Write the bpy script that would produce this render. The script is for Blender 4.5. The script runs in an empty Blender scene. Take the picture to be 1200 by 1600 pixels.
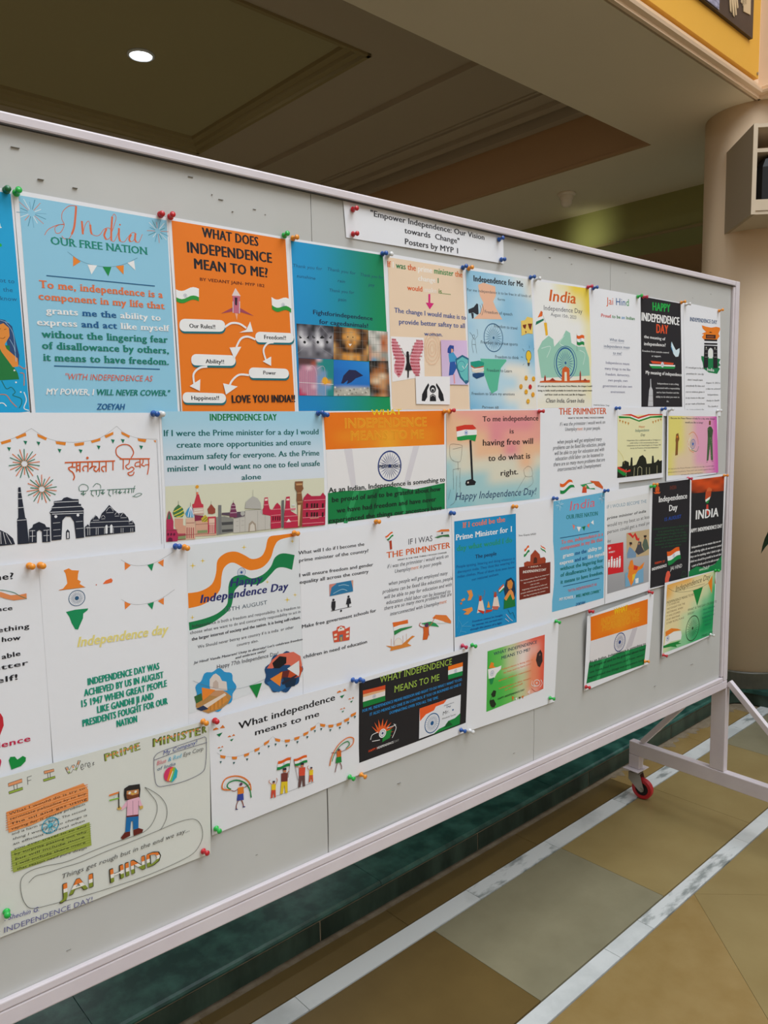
import bpy, bmesh, math, random
from mathutils import Matrix, Vector
from mathutils.geometry import tessellate_polygon
random.seed(7)
C = bpy.context.scene.collection
PI = math.pi

# ---------------------------------------------------------------- camera
EYE = 1.31
cam_d = bpy.data.cameras.new('camera'); cam = bpy.data.objects.new('camera', cam_d); C.objects.link(cam)
cam_d.sensor_fit = 'VERTICAL'; cam_d.sensor_height = 36.0; cam_d.lens = 26.7075; cam_d.clip_start = 0.02
Rm = Matrix(((0.77006396, 0.08184754, -0.63269461), (-0.63773608, 0.07209607, -0.76687343), (-0.01715191, 0.99403377, 0.10771571)))
cam.matrix_world = Matrix.Translation((0, 0, EYE)) @ Rm.to_4x4()
bpy.context.scene.camera = cam

# ---------------------------------------------------------------- world, lights, exposure
TH = math.radians(2.6)                       # the building is turned 2.6 degrees from the board
def B(x, y, z=0.0):                          # building coordinates -> world
    return (x*math.cos(TH) - y*math.sin(TH), x*math.sin(TH) + y*math.cos(TH), z)
def lin(h):
    r = []
    for i in (0, 2, 4):
        c = int(h[i:i+2], 16)/255
        r.append(c/12.92 if c <= 0.04045 else ((c+0.055)/1.055)**2.4)
    return r
w = bpy.data.worlds.new('world'); bpy.context.scene.world = w; w.use_nodes = True
bg = w.node_tree.nodes['Background']; bg.inputs[0].default_value = (0.82, 0.91, 1.0, 1); bg.inputs[1].default_value = 1.15
def area(name, loc, target, sx, sy, power, col):
    d = bpy.data.lights.new(name, 'AREA'); d.shape = 'RECTANGLE'; d.size = sx; d.size_y = sy; d.energy = power; d.color = col
    o = bpy.data.objects.new(name, d); C.objects.link(o); o.location = loc
    o.rotation_euler = (Vector(target)-Vector(loc)).to_track_quat('-Z', 'Y').to_euler(); return o
area('atrium_skylight', B(3.0, -3.0, 7.4), B(2.6, -1.2, 0), 6.0, 6.0, 480, (0.93, 0.97, 1.0))
vs = bpy.context.scene.view_settings
vs.view_transform = 'Standard'; vs.look = 'None'; vs.gamma = 1.0; vs.use_curve_mapping = False; vs.exposure = 0.1

# ---------------------------------------------------------------- materials
def mat(name, col, rough=0.6, spec=0.4, metal=0.0, noise=None, bump=0.0, bscale=40.0, col2=None, nscale=5.0, detail=4.0, ramp=(0.35, 0.7), coat=0.0, stretch=None):
    m = bpy.data.materials.new(name); m.use_nodes = True; nt = m.node_tree; b = nt.nodes['Principled BSDF']
    c = lin(col) if isinstance(col, str) else col
    b.inputs['Base Color'].default_value = (*c, 1); b.inputs['Roughness'].default_value = rough
    b.inputs['Specular IOR Level'].default_value = spec; b.inputs['Metallic'].default_value = metal
    b.inputs['Coat Weight'].default_value = coat
    tc = nt.nodes.new('ShaderNodeTexCoord'); src = tc.outputs['Object']
    if stretch:
        mp = nt.nodes.new('ShaderNodeMapping'); mp.inputs['Scale'].default_value = stretch; mp.inputs['Rotation'].default_value = (0, 0, .5)
        nt.links.new(src, mp.inputs['Vector']); src = mp.outputs['Vector']
    if col2:
        n = nt.nodes.new('ShaderNodeTexNoise'); n.inputs['Scale'].default_value = nscale; n.inputs['Detail'].default_value = detail; n.inputs['Roughness'].default_value = 0.6
        r = nt.nodes.new('ShaderNodeValToRGB'); r.color_ramp.elements[0].position = ramp[0]; r.color_ramp.elements[1].position = ramp[1]
        r.color_ramp.elements[0].color = (*c, 1); r.color_ramp.elements[1].color = (*lin(col2), 1)
        nt.links.new(src, n.inputs['Vector']); nt.links.new(n.outputs['Fac'], r.inputs['Fac']); nt.links.new(r.outputs['Color'], b.inputs['Base Color'])
    if bump:
        n2 = nt.nodes.new('ShaderNodeTexNoise'); n2.inputs['Scale'].default_value = bscale; n2.inputs['Detail'].default_value = 3
        bp = nt.nodes.new('ShaderNodeBump'); bp.inputs['Strength'].default_value = bump; bp.inputs['Distance'].default_value = 0.002
        nt.links.new(src, n2.inputs['Vector']); nt.links.new(n2.outputs['Fac'], bp.inputs['Height']); nt.links.new(bp.outputs['Normal'], b.inputs['Normal'])
    return m
M_paint = mat('pinkish_white_enamel', 'D6CCD2', 0.34, 0.5, bump=0.25, bscale=18, col2='DDD5D9', nscale=9)
M_board = mat('grey_panel_laminate', 'BFBFBC', 0.42, 0.45, bump=0.5, bscale=5, col2='C6C6C3', nscale=2.5)
M_dark = mat('dark_gap', '3A3836', 0.8)
M_scuff = mat('scuff_mark', '8E8B86', 0.7)
def paper_mat(name, col):
    m = mat(name, col, 0.62, 0.3, bump=0.12, bscale=60); return m
M_paper = paper_mat('white_paper', 'ECEDF2'); M_paper2 = paper_mat('drawing_paper', 'DFE1DA')
M_ink = bpy.data.materials.new('printed_ink'); M_ink.use_nodes = True
_b = M_ink.node_tree.nodes['Principled BSDF']; _b.inputs['Roughness'].default_value = 0.55; _b.inputs['Specular IOR Level'].default_value = 0.3
_a = M_ink.node_tree.nodes.new('ShaderNodeVertexColor'); _a.layer_name = 'Col'; M_ink.node_tree.links.new(_a.outputs['Color'], _b.inputs['Base Color'])
M_steel = mat('zinc_steel', 'B0AAA0', 0.35, 0.5, 0.85); M_red = mat('red_polyurethane', 'C0262E', 0.35, 0.5); M_hub = mat('black_hub', '1C1A1C', 0.5)
M_needle = mat('pin_needle', 'C8C8CC', 0.25, 0.5, 1.0)

# ---------------------------------------------------------------- mesh helpers
def obj(name, bm, m, parent=None, loc=None, smooth=False, kind=None, rot=None):
    me = bpy.data.meshes.new(name); bm.normal_update(); bm.to_mesh(me); bm.free()
    if smooth:
        for p in me.polygons: p.use_smooth = True
    if m: me.materials.append(m)
    o = bpy.data.objects.new(name, me); C.objects.link(o)
    if parent: o.parent = parent
    if loc: o.location = loc
    if rot: o.rotation_euler = rot
    if kind: o['kind'] = kind
    return o
def empty(name, loc, label=None, cat=None, group=None, rz=0.0):
    o = bpy.data.objects.new(name, None); C.objects.link(o); o.location = loc; o.rotation_euler = (0, 0, rz); o.empty_display_size = 0.05
    if label: o['label'] = label
    if cat: o['category'] = cat
    if group: o['group'] = group
    return o
def tag(o, label, cat, group=None):
    o['label'] = label; o['category'] = cat
    if group: o['group'] = group
    return o
def box(bm, x0, y0, z0, x1, y1, z1, bev=0.0, xf=None):
    b2 = bmesh.new() if bev else bm
    vs_ = [b2.verts.new((x, y, z)) for z in (z0, z1) for y in (y0, y1) for x in (x0, x1)]
    for f in ((0, 2, 3, 1), (4, 5, 7, 6), (0, 1, 5, 4), (2, 6, 7, 3), (0, 4, 6, 2), (1, 3, 7, 5)): b2.faces.new([vs_[i] for i in f])
    if bev:
        bmesh.ops.bevel(b2, geom=b2.edges[:], offset=bev, segments=2, affect='EDGES', profile=0.5)
        me = bpy.data.meshes.new('tmp'); b2.to_mesh(me); b2.free(); bm.from_mesh(me); bpy.data.meshes.remove(me)
    return bm
def bar(bm, a, b, wx, wz, up=(1, 0, 0), bev=0.0):
    """rectangular tube from a to b; wx along 'up', wz along the other"""
    a = Vector(a); b = Vector(b); d = (b-a); L = d.length; d.normalize(); u = Vector(up); u = (u-d*u.dot(d)).normalized(); v = d.cross(u)
    t = bmesh.new(); box(t, -wx/2, -wz/2, 0, wx/2, wz/2, L, bev)
    t.transform(Matrix.Translation(a) @ Matrix((u, v, d)).transposed().to_4x4())
    me = bpy.data.meshes.new('tmp'); t.to_mesh(me); t.free(); bm.from_mesh(me); bpy.data.meshes.remove(me); return bm
def lathe(bm, prof, n=24, axis='Z', cx=0, cy=0, cz=0, a0=0, a1=2*PI):
    full = abs(a1-a0-2*PI) < 1e-6; rings = []
    for r, h in prof:
        ring = []
        for i in range(n if full else n+1):
            a = a0+(a1-a0)*i/n; p = (r*math.cos(a), r*math.sin(a), h)
            if axis == 'Y': p = (p[0], p[2], p[1])
            if axis == 'X': p = (p[2], p[0], p[1])
            ring.append(bm.verts.new((p[0]+cx, p[1]+cy, p[2]+cz)))
        rings.append(ring)
    for a, b in zip(rings, rings[1:]):
        m = len(a)
        for i in range(m if full else m-1):
            try: bm.faces.new((a[i], a[(i+1) % m], b[(i+1) % m], b[i]))
            except ValueError: pass
    return bm
def prism(bm, pts, z0, z1):
    a = [bm.verts.new((x, y, z0)) for x, y in pts]; b = [bm.verts.new((x, y, z1)) for x, y in pts]
    bm.faces.new(a[::-1]); bm.faces.new(b); n = len(pts)
    for i in range(n): bm.faces.new((a[i], a[(i+1) % n], b[(i+1) % n], b[i]))
    return bm
def bprism(bm, pts, z0, z1): return prism(bm, [B(x, y)[:2] for x, y in pts], z0, z1)
def bbox(bm, x0, y0, z0, x1, y1, z1): return bprism(bm, [(x0, y0), (x1, y0), (x1, y1), (x0, y1)], z0, z1)
def sweep(bm, prof, p0, p1, out):
    """extrude a profile [(offset along 'out', z)] from p0 to p1 (building xy)"""
    A = [bm.verts.new(B(p0[0]+out[0]*o, p0[1]+out[1]*o, z)) for o, z in prof]; D = [bm.verts.new(B(p1[0]+out[0]*o, p1[1]+out[1]*o, z)) for o, z in prof]
    n = len(prof)
    for i in range(n): bm.faces.new((A[i], A[(i+1) % n], D[(i+1) % n], D[i]))
    bm.faces.new(A[::-1]); bm.faces.new(D); bmesh.ops.recalc_face_normals(bm, faces=bm.faces[:]); return bm

def sheet(bm, g, off):
    """close a vertex grid g[j][i] into a thin sheet: front faces, back faces moved by off, rim"""
    NY, NX = len(g)-1, len(g[0])-1; off = Vector(off); h = [[bm.verts.new(v.co+off) for v in r] for r in g]
    for j in range(NY):
        for i in range(NX):
            bm.faces.new((g[j][i], g[j+1][i], g[j+1][i+1], g[j][i+1])); bm.faces.new((h[j][i+1], h[j+1][i+1], h[j+1][i], h[j][i]))
    loop = lambda q: [q[0][i] for i in range(NX)]+[q[j][NX] for j in range(NY)]+[q[NY][i] for i in range(NX, 0, -1)]+[q[j][0] for j in range(NY, 0, -1)]
    # the rim gets its own vertices so that smooth shading stays clean on the faces
    a = [bm.verts.new(v.co) for v in loop(g)]; b = [bm.verts.new(v.co) for v in loop(h)]; n = len(a)
    for i in range(n): bm.faces.new((a[i], a[(i+1) % n], b[(i+1) % n], b[i]))
    return bm

# ---------------------------------------------------------------- floor: kota stone slabs and marble strips
def stone(name, a, b, c='x', sc=6): return mat(name, a, 0.36, 0.45, col2=b, nscale=sc, detail=8, bump=0.12, bscale=30, ramp=(0.3, 0.75))
S_brown = stone('brown_kota_stone', '705C36', '7E6A40'); S_dark = stone('dark_brown_kota_stone', '63502C', '6F5B34'); S_olive = stone('olive_grey_kota_stone', '807A62', '8D876E', sc=9)
S_tan = stone('tan_kota_stone', '8A774C', '968458'); S_ochre = stone('ochre_kota_stone', '8C7242', '9A8254', sc=12)
M_marble = mat('white_marble', 'B9BDBC', 0.3, 0.5, col2='D2D5D4', nscale=4, detail=10, ramp=(0.36, 0.52))
M_marble2 = mat('veined_white_marble', '8C9290', 0.3, 0.5, col2='D0D3D2', nscale=9, detail=10, ramp=(0.38, 0.5), stretch=(1, 3, 1))
M_green = mat('green_marble', '14403A', 0.3, 0.5, col2='44796C', nscale=14, detail=12, ramp=(0.42, 0.8))
M_green2 = mat('dark_green_marble', '1C2C24', 0.36, 0.5, col2='4A6052', nscale=8, detail=10, ramp=(0.4, 0.8), stretch=(1, 1, 0.3))
M_mortar = mat('mortar', '7C6C56', 0.85, col2='948670', nscale=30)
floor = bmesh.new(); bbox(floor, -5, -8, -0.12, 12, 9, -0.006); floor = obj('floor', floor, M_mortar, kind='structure')
def slab(pts, m, name='stone_slab'):
    cx = sum(p[0] for p in pts)/len(pts); cy = sum(p[1] for p in pts)/len(pts); g = 0.0007
    q = []
    for x, y in pts:
        dx, dy = cx-x, cy-y; L = math.hypot(dx, dy); q.append((x+dx/L*g, y+dy/L*g))
    bm = bmesh.new(); bprism(bm, q, -0.02, 0.0); return obj(name, bm, m, floor)
def rect(x0, x1, y0, y1, m, name='stone_slab'): slab([(x0, y0), (x1, y0), (x1, y1), (x0, y1)], m, name)
xs0 = [-1.0, 0.165, 0.732, 1.3, 1.867, 2.434, 3.0, 3.46]
for i, (a, b) in enumerate(zip(xs0, xs0[1:])): rect(a, b, 1.372, 1.458, [S_brown, S_brown, S_dark, S_dark, S_dark, S_ochre, S_ochre][i])
xs1 = [-1.0, 0.39, 0.931, 1.527, 1.9, 2.3, 2.80, 3.25, 3.75, 4.4]
for i, (a, b) in enumerate(zip(xs1, xs1[1:])): rect(a, b, 1.312, 1.368, [M_marble, M_marble, M_marble, M_marble2, M_marble, M_marble2, M_marble, M_marble2, M_marble][i] if True else None, 'marble_strip')
xs2 = [-1.0, 0.19, 0.76, 1.334, 1.905, 2.475, 3.05, 3.62, 4.2]
for i, (a, b) in enumerate(zip(xs2, xs2[1:])): rect(a, b, 0.968, 1.308, [S_brown, S_brown, S_dark, S_olive, S_tan, S_tan, S_olive, S_tan][i])
xs3 = [-1.0, 0.6, 1.2, 1.595, 1.756, 2.35, 2.75, 3.3, 4.2]
for i, (a, b) in enumerate(zip(xs3, xs3[1:])): rect(a, b, 0.918, 0.964, [M_marble, M_marble2, M_marble, M_marble, M_marble2, M_marble, M_marble2, M_marble][i], 'marble_strip')
# beyond the second strip the slabs are laid on the diagonal
step_ = 0.82
yb = 0.914
for k in range(-2, 5):
    x = 1.975+k*step_*1.0
    slab([(x, yb), (x+step_, yb), (x+step_/2, yb-step_/2)], [S_tan, S_ochre][k % 2])
    slab([(x, yb), (x+step_/2, yb-step_/2), (x, yb-step_), (x-step_/2, yb-step_/2)], [S_tan, S_brown, S_tan][k % 3])
    slab([(x+step_/2, yb-step_/2), (x+step_, yb-step_), (x+step_/2, yb-1.5*step_), (x, yb-step_)], [S_brown, S_tan][k % 2])
for k in range(-3, 7): rect(-0.6+k*0.9, 0.3+k*0.9, -0.9, yb-1.5*step_-0.004, [S_tan, S_brown][k % 2])
# loose mortar border with ragged patches along the step
bm = bmesh.new()
for k in range(26):
    x = 2.45+k*0.04+random.random()*0.02; r = 0.012+random.random()*0.022
    bprism(bm, [(x+r*math.cos(a), 1.460+math.sin(a)*r*(.7+random.random()*.8)) for a in [PI+PI*j/8 for j in range(9)]], 0.0, 0.0006+k*0.00002)
o = obj('mortar_smear', bm, M_mortar, floor); o['kind'] = 'stuff'

# ---------------------------------------------------------------- green marble step that follows the wall line and turns at the column
step = empty('trim_1', (0, 0, 0)); step['kind'] = 'structure'
def step_line(off):     # polyline in building coords; off = outwards
    p = [(-4.0, 1.485-off), (3.48-off*0.5, 1.485-off)]
    for k in range(6):
        a = PI/2-k*PI/10; p.append((3.50-off+0.07*math.cos(a)*1.0, 1.415-off*0.4+0.07*math.sin(a)-off*0.6))
    p.append((3.59-off, 1.30-off)); p.append((3.62-off, -3.0)); return p
def step_poly(off): return step_line(off)+[(8.0, -3.0), (8.0, 8.0), (-4.0, 8.0)]
core = bmesh.new(); bprism(core, step_poly(-0.02)[:], -0.01, 0.052); obj('step_core', core, M_green2, step)
# riser tiles
rx = [-0.2, 0.475, 1.093, 1.71, 2.327, 2.944, 3.47]
for a, b in zip(rx, rx[1:]):
    t = bmesh.new(); bbox(t, a+0.0025, 1.4805, 0.0, b-0.0025, 1.512, 0.0535); obj('riser_tile', t, M_green2, step)
mt = bmesh.new(); bbox(mt, -1, 1.4825, 0.0, 3.47, 1.513, 0.058); obj('mortar_line', mt, M_mortar, step)
# treads with a rounded nose
def tread(x0, x1):
    bm = bmesh.new(); prof = [(-0.02, 0.058), (0.000, 0.058), (0.006, 0.061), (0.008, 0.0665), (0.006, 0.072), (0.000, 0.0755), (-0.55, 0.075), (-0.55, 0.056)]
    sweep(bm, prof, (x0+0.0006, 1.482), (x1-0.0006, 1.482), (0, -1)); return obj('tread_slab', bm, M_green, step)
tx = [-0.4, 0.52, 1.30, 2.10, 2.86, 3.44]
for a, b in zip(tx, tx[1:]): tread(a, b)
cp = bmesh.new(); nose = step_line(0.008); bprism(cp, [(3.441, 1.474)]+nose[1:-1]+[(3.60, 0.2), (8, 0.2), (8, 2.032), (3.441, 2.032)], 0.056, 0.075); obj('corner_tread', cp, M_green, step)
pl = bmesh.new(); bbox(pl, -4, 2.034, 0.05, 8, 8, 0.076); obj('platform', pl, mat('beige_kota_stone', 'B4A88C', 0.4), step)
rt = bmesh.new(); bprism(rt, step_line(0.0)[1:-1]+[(3.62, 0.2), (3.7, 0.2), (3.7, 1.6), (3.47, 1.6)], 0.0, 0.055); obj('corner_riser', rt, M_green2, step)

# ---------------------------------------------------------------- column
P_col = mat('cream_column_paint', 'F4D8B6', 0.55, 0.35, col2='F6DCBE', nscale=2.0, bump=0.15, bscale=25)
cx, cy = 3.682, 1.713; Rc = 0.222
col = empty('column', (cx, cy, 0.075), 'round cream plastered column at the right behind the end of the board', 'column')
bm = bmesh.new(); lathe(bm, [(0.0, 0.0), (Rc, 0.0), (Rc, 2.63), (0.0, 2.63)], 64); obj('shaft', bm, P_col, col, smooth=False)
for p in col.children[0].data.polygons: p.use_smooth = abs(p.normal.z) < 0.5
bm = bmesh.new(); lathe(bm, [(Rc-.01, 0.0), (Rc+0.012, 0.0), (Rc+0.012, 0.074), (Rc+0.008, 0.079), (Rc-.01, 0.079)], 64); obj('skirting', bm, mat('grey_green_marble', '47463C', 0.4, col2='5E5A4A', nscale=7), col, smooth=False)

# ---------------------------------------------------------------- ceiling
ZS = EYE+1.394; ZC = EYE+1.70
P_soff = mat('cream_ceiling_paint', 'E4D6BC', 0.75, 0.2, col2='E8DAC0', nscale=1.0)
P_ceil = mat('shade_tinted_ceiling_paint', 'B4A48E', 0.8, 0.2); P_cof = mat('light_tinted_coffer_paint', 'A89C76', 0.8, 0.2); P_brown = mat('brown_shade_ceiling_paint', 'B48E68', 0.8, 0.2); P_mould = mat('moulding_paint', '94835A', 0.7)  # ceiling is probably all cream; these tints put its uneven light into the colour
P_olive = mat('green_lit_beam_paint', '96925A', 0.75)  # the greenish light on the beam is put into its paint colour
sf = bmesh.new()
bbox(sf, -4.5, 1.475, ZS, 8, 2.03, ZS+0.25); o = obj('ceiling', sf, P_soff, kind='structure'); ceil = o
bm = bmesh.new(); bbox(bm, -6, 2.0, ZC+0.10, 3.72, 9, ZC+0.16); obj('ceiling_slab', bm, P_ceil, ceil)
bm = bmesh.new(); bbox(bm, 3.68, 2.03, ZS, 4.5, 9, ZS+0.25); obj('ceiling_band', bm, P_soff, ceil)
# flat band around the coffer
bm = bmesh.new(); bbox(bm, -6, 2.0, ZC, 3.68, 2.75, ZC+0.10); bbox(bm, 2.42, 2.75, ZC, 3.68, 9, ZC+0.10); bbox(bm, -6, 4.31, ZC, 2.42, 9, ZC+0.10); obj('ceiling_band', bm, P_ceil, ceil)
bm = bmesh.new(); bbox(bm, -6, 2.75, ZC+0.05, 2.42, 4.31, ZC+0.10); obj('coffer_panel', bm, P_cof, ceil)
prof = [(0, ZC-0.012), (0.02, ZC-0.012), (0.024, ZC+0.004), (0.05, ZC+0.010), (0.056, ZC+0.026), (0.085, ZC+0.034), (0.09, ZC+0.05), (0, ZC+0.05)]
for p0, p1, out in (((2.44, 2.73), (2.44, 4.33), (-1, 0)), ((-5, 2.73), (2.44, 2.73), (0, 1)), ((-5, 4.33), (2.44, 4.33), (0, -1))):
    bm = bmesh.new(); sweep(bm, prof, p0, p1, out); obj('coffer_moulding', bm, P_mould, ceil)
for x, wd, dp in ((2.84, 0.04, 0.03), (2.895, 0.012, 0.008), (3.335, 0.012, 0.008), (3.37, 0.02, 0.012), (3.50, 0.06, 0.025), (3.60, 0.08, 0.06)):
    bm = bmesh.new(); bbox(bm, x, 2.03, ZC-dp, x+wd, 8.8, ZC+0.004); obj('ceiling_moulding', bm, P_ceil, ceil)
bm = bmesh.new(); bbox(bm, 3.66, 2.031, ZS+0.012, 3.679, 8.9, ZC-0.02); obj('brown_fascia', bm, P_brown, ceil)
bm = bmesh.new(); bbox(bm, 3.655, 2.031, ZS-0.002, 3.679, 8.9, ZS+0.010); obj('edge_bead', bm, P_brown, ceil)
bm = bmesh.new(); bbox(bm, 4.5, -1, ZS-0.232, 4.95, 9, ZS+0.25); obj('downstand_beam', bm, P_olive, ceil)
bm = bmesh.new(); bbox(bm, 4.485, 1.0, ZS-0.236, 4.5, 9, ZS-0.222); obj('beam_bead', bm, P_mould, ceil)
bm = bmesh.new(); bbox(bm, 4.95, 1, ZS, 9.5, 9, ZS+0.1); obj('far_ceiling', bm, P_brown, ceil)
# walls of the rooms behind, upper storey over the soffit
P_wall = mat('brown_far_wall', '7A5E48', 0.8)
bm = bmesh.new(); bbox(bm, -6, 8.8, 0, 10, 9, 3.4); obj('wall_back', bm, P_wall, kind='structure')
bm = bmesh.new(); bbox(bm, 9.5, -8, 0, 9.7, 9, 3.4); obj('wall_right', bm, P_wall, kind='structure')
P_atr = mat('atrium_wall_paint', 'DAD6CE', 0.7)
bm = bmesh.new(); bbox(bm, -4.7, -8, 0, -4.5, 9, 3.4); bbox(bm, -4.7, -8, 3.4, -4.5, 1.48, 6.4); obj('wall_left_light_block', bm, mat('tan_side_wall', 'A8967E', 0.7), kind='structure')  # unseen wall, added to block sky light coming from the left
bm = bmesh.new(); bbox(bm, -4.7, -8.2, 0, 9.7, -8, 6.4); obj('wall_front', bm, P_atr, kind='structure')
P_up = mat('cream_fascia_paint', 'EFD3B4', 0.6)
up = bmesh.new(); bbox(up, -6, 1.49, ZS+0.2501, 8, 1.75, 6.4); up = obj('wall_upper', up, P_up, kind='structure')
bm = bmesh.new(); bbox(bm, -6, 1.46, ZS+0.02, 3.55, 1.489, 5.6); obj('fascia', bm, P_up, up)
bm = bmesh.new(); bbox(bm, 3.545, -3, ZS+0.02, 3.75, 1.46, 5.6); obj('side_fascia', bm, P_up, up)
prof = [(0.0, ZS-0.004), (0.014, ZS-0.004), (0.014, ZS+0.008), (0.030, ZS+0.012), (0.034, ZS+0.022), (0.022, ZS+0.028), (0.026, ZS+0.040), (0.010, ZS+0.048), (0.0, ZS+0.048)]
bm = bmesh.new(); sweep(bm, prof, (-5, 1.462), (3.55, 1.462), (0, -1)); obj('cornice', bm, P_up, up)
bm = bmesh.new(); sweep(bm, prof, (3.548, -2.9), (3.548, 1.46), (-1, 0)); obj('cornice', bm, P_up, up)
bm = bmesh.new(); bbox(bm, 3.5481, -3, ZS-0.002, 4.49, 1.474, ZS+0.02); obj('side_soffit', bm, P_soff, ceil)

# downlight in the coffer
dl = empty('downlight', B(1.696, 3.503, ZC+0.05), 'round white recessed downlight glowing in the dark ceiling', 'light')
bm = bmesh.new(); lathe(bm, [(0.050, 0.0), (0.062, 0.0), (0.062, -0.006), (0.052, -0.010), (0.050, -0.004)], 40); obj('trim_ring', bm, mat('lamp_ring_white', 'D8DCE0', 0.4), dl, smooth=True)
bm = bmesh.new(); lathe(bm, [(0.0, -0.004), (0.050, -0.004), (0.050, -0.001), (0.0, -0.001)], 40)
M_lamp = bpy.data.materials.new('lamp_glow'); M_lamp.use_nodes = True; nb = M_lamp.node_tree.nodes['Principled BSDF']; nb.inputs['Emission Color'].default_value = (0.93, 0.98, 1, 1); nb.inputs['Emission Strength'].default_value = 9
obj('diffuser', bm, M_lamp, dl)

# light of the downlight in view, plus unseen lamps added to brighten the ceiling
for k, (x, y, z) in enumerate(((1.696, 3.503, ZC+0.03), (-0.3, 3.503, ZC+0.03), (-2.3, 3.503, ZC+0.03), (1.696, 5.9, ZC-0.01), (-0.3, 5.9, ZC-0.01), (4.1, 5.9, ZS-0.01))):
    d = bpy.data.lights.new('corridor_lamp_and_fill_light', 'AREA'); d.shape = 'DISK'; d.size = 0.09; d.energy = 6.5; d.color = (0.95, 0.98, 1.0)
    o = bpy.data.objects.new('corridor_lamp_and_fill_light', d); C.objects.link(o); o.location = B(x, y, z)

# lamp lighting the olive beam (the photo shows its greenish pool of light)
ld = bpy.data.lights.new('beam_lamp_light', 'SPOT'); ld.energy = 7; ld.color = (0.92, 1.0, 0.70); ld.spot_size = 0.75; ld.spot_blend = 1; ld.shadow_soft_size = 0.1
lo = bpy.data.objects.new('beam_lamp_light', ld); C.objects.link(lo); lo.location = B(3.98, 2.95, ZS-0.30); lo.rotation_euler = (Vector(B(4.5, 2.90, ZS-.15))-Vector(lo.location)).to_track_quat('-Z', 'Y').to_euler()

# smoke detector
sd = empty('smoke_detector', B(4.02, 2.76, ZS), 'small white dome smoke detector under the dark ceiling above the board', 'smoke detector')
M_det = mat('detector_plastic', 'F0E0CC', 0.5)
bm = bmesh.new(); lathe(bm, [(0, 0), (0.052, 0), (0.054, -0.010), (0.046, -0.018), (0, -0.018)], 32); obj('base_plate', bm, M_det, sd, smooth=True)
bm = bmesh.new(); lathe(bm, [(0.040, -0.018), (0.041, -0.034), (0.034, -0.040), (0.032, -0.062), (0.024, -0.076), (0.010, -0.082), (0, -0.083)], 32); obj('dome', bm, M_det, sd, smooth=True)

# ---------------------------------------------------------------- yellow board with a picture on the fascia
yb_ = empty('yellow_notice_board', B(3.0, 1.46, ZS+0.062), 'large yellow painted board fixed to the cream balcony front, top right', 'board')
M_yel = mat('yellow_paint', 'E2AA3C', 0.5, col2='E6AF42', nscale=3)
def local(o, bm): bm.transform(Matrix.Translation(-o.location)); return bm
bm = bmesh.new(); bbox(bm, 0.6, 1.438, ZS+0.062, 3.489, 1.4595, ZS+1.25); obj('panel', local(yb_, bm), M_yel, yb_)
bm = bmesh.new(); lathe(bm, [(0, 0), (0.006, 0), (0.006, 0.004), (0, 0.004)], 12); bm.transform(Matrix.Rotation(PI/2, 4, 'X')); bm.transform(Matrix.Translation(B(3.475, 1.438, ZS+0.078))); obj('screw', local(yb_, bm), M_steel, yb_)
pic = empty('picture', B(3.0, 1.437, ZS+0.19), 'dark picture of pale raised hands mounted on the yellow board', 'picture')
bm = bmesh.new(); bbox(bm, 2.45, 1.424, ZS+0.185, 3.386, 1.4375, ZS+0.95); obj('backing', local(pic, bm), mat('dark_brown_print', '2E2220', 0.4, col2='4A3A32', nscale=3), pic)
def on_pic(name, pts, m, d=0.0):
    bm = bmesh.new(); a = [bm.verts.new(B(x, 1.4235-d, ZS+z)) for x, z in pts]; b = [bm.verts.new(B(x, 1.4205-d, ZS+z)) for x, z in pts]
    bm.faces.new(a); bm.faces.new(b[::-1]); n = len(a)
    for i in range(n): bm.faces.new((a[i], a[(i+1) % n], b[(i+1) % n], b[i]))
    bmesh.ops.recalc_face_normals(bm, faces=bm.faces[:]); return obj(name, local(pic, bm), m, pic)
M_hand = mat('pale_hand_print', 'CDB48E', 0.6); M_lil = mat('lilac_print', 'A8A6BE', 0.6, col2='5E6078', nscale=30, stretch=(1, 1, 4))
def hand(x, z, s, ang=0.0, flip=1):
    ca, sa = math.cos(ang), math.sin(ang)
    pts = [(-.25, -.5), (.25, -.5), (.3, .0), (.52, .15), (.6, .38), (.5, .42), (.34, .22), (.3, .35), (.3, .85), (.22, .9), (.17, .45), (.12, .95), (.03, 1.0), (0, .48), (-.06, .95), (-.15, .93), (-.15, .42), (-.22, .75), (-.3, .72), (-.28, .1)]
    on_pic('hand_shape', [(x+flip*(a*ca-b*sa)*s, z+(a*sa+b*ca)*s) for a, b in pts], M_hand)
bm = on_pic('striped_cloth', [(2.82, 0.190), (3.068, 0.190), (3.075, 0.6), (2.82, 0.6)], M_lil)
hand(3.175, 0.335, 0.13, PI+.25); hand(3.31, 0.325, 0.13, 0.12); hand(3.275, 0.375, 0.10, PI, -1); hand(3.17, 0.62, 0.15, .2); hand(3.33, 0.62, 0.13, -.2)

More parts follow.
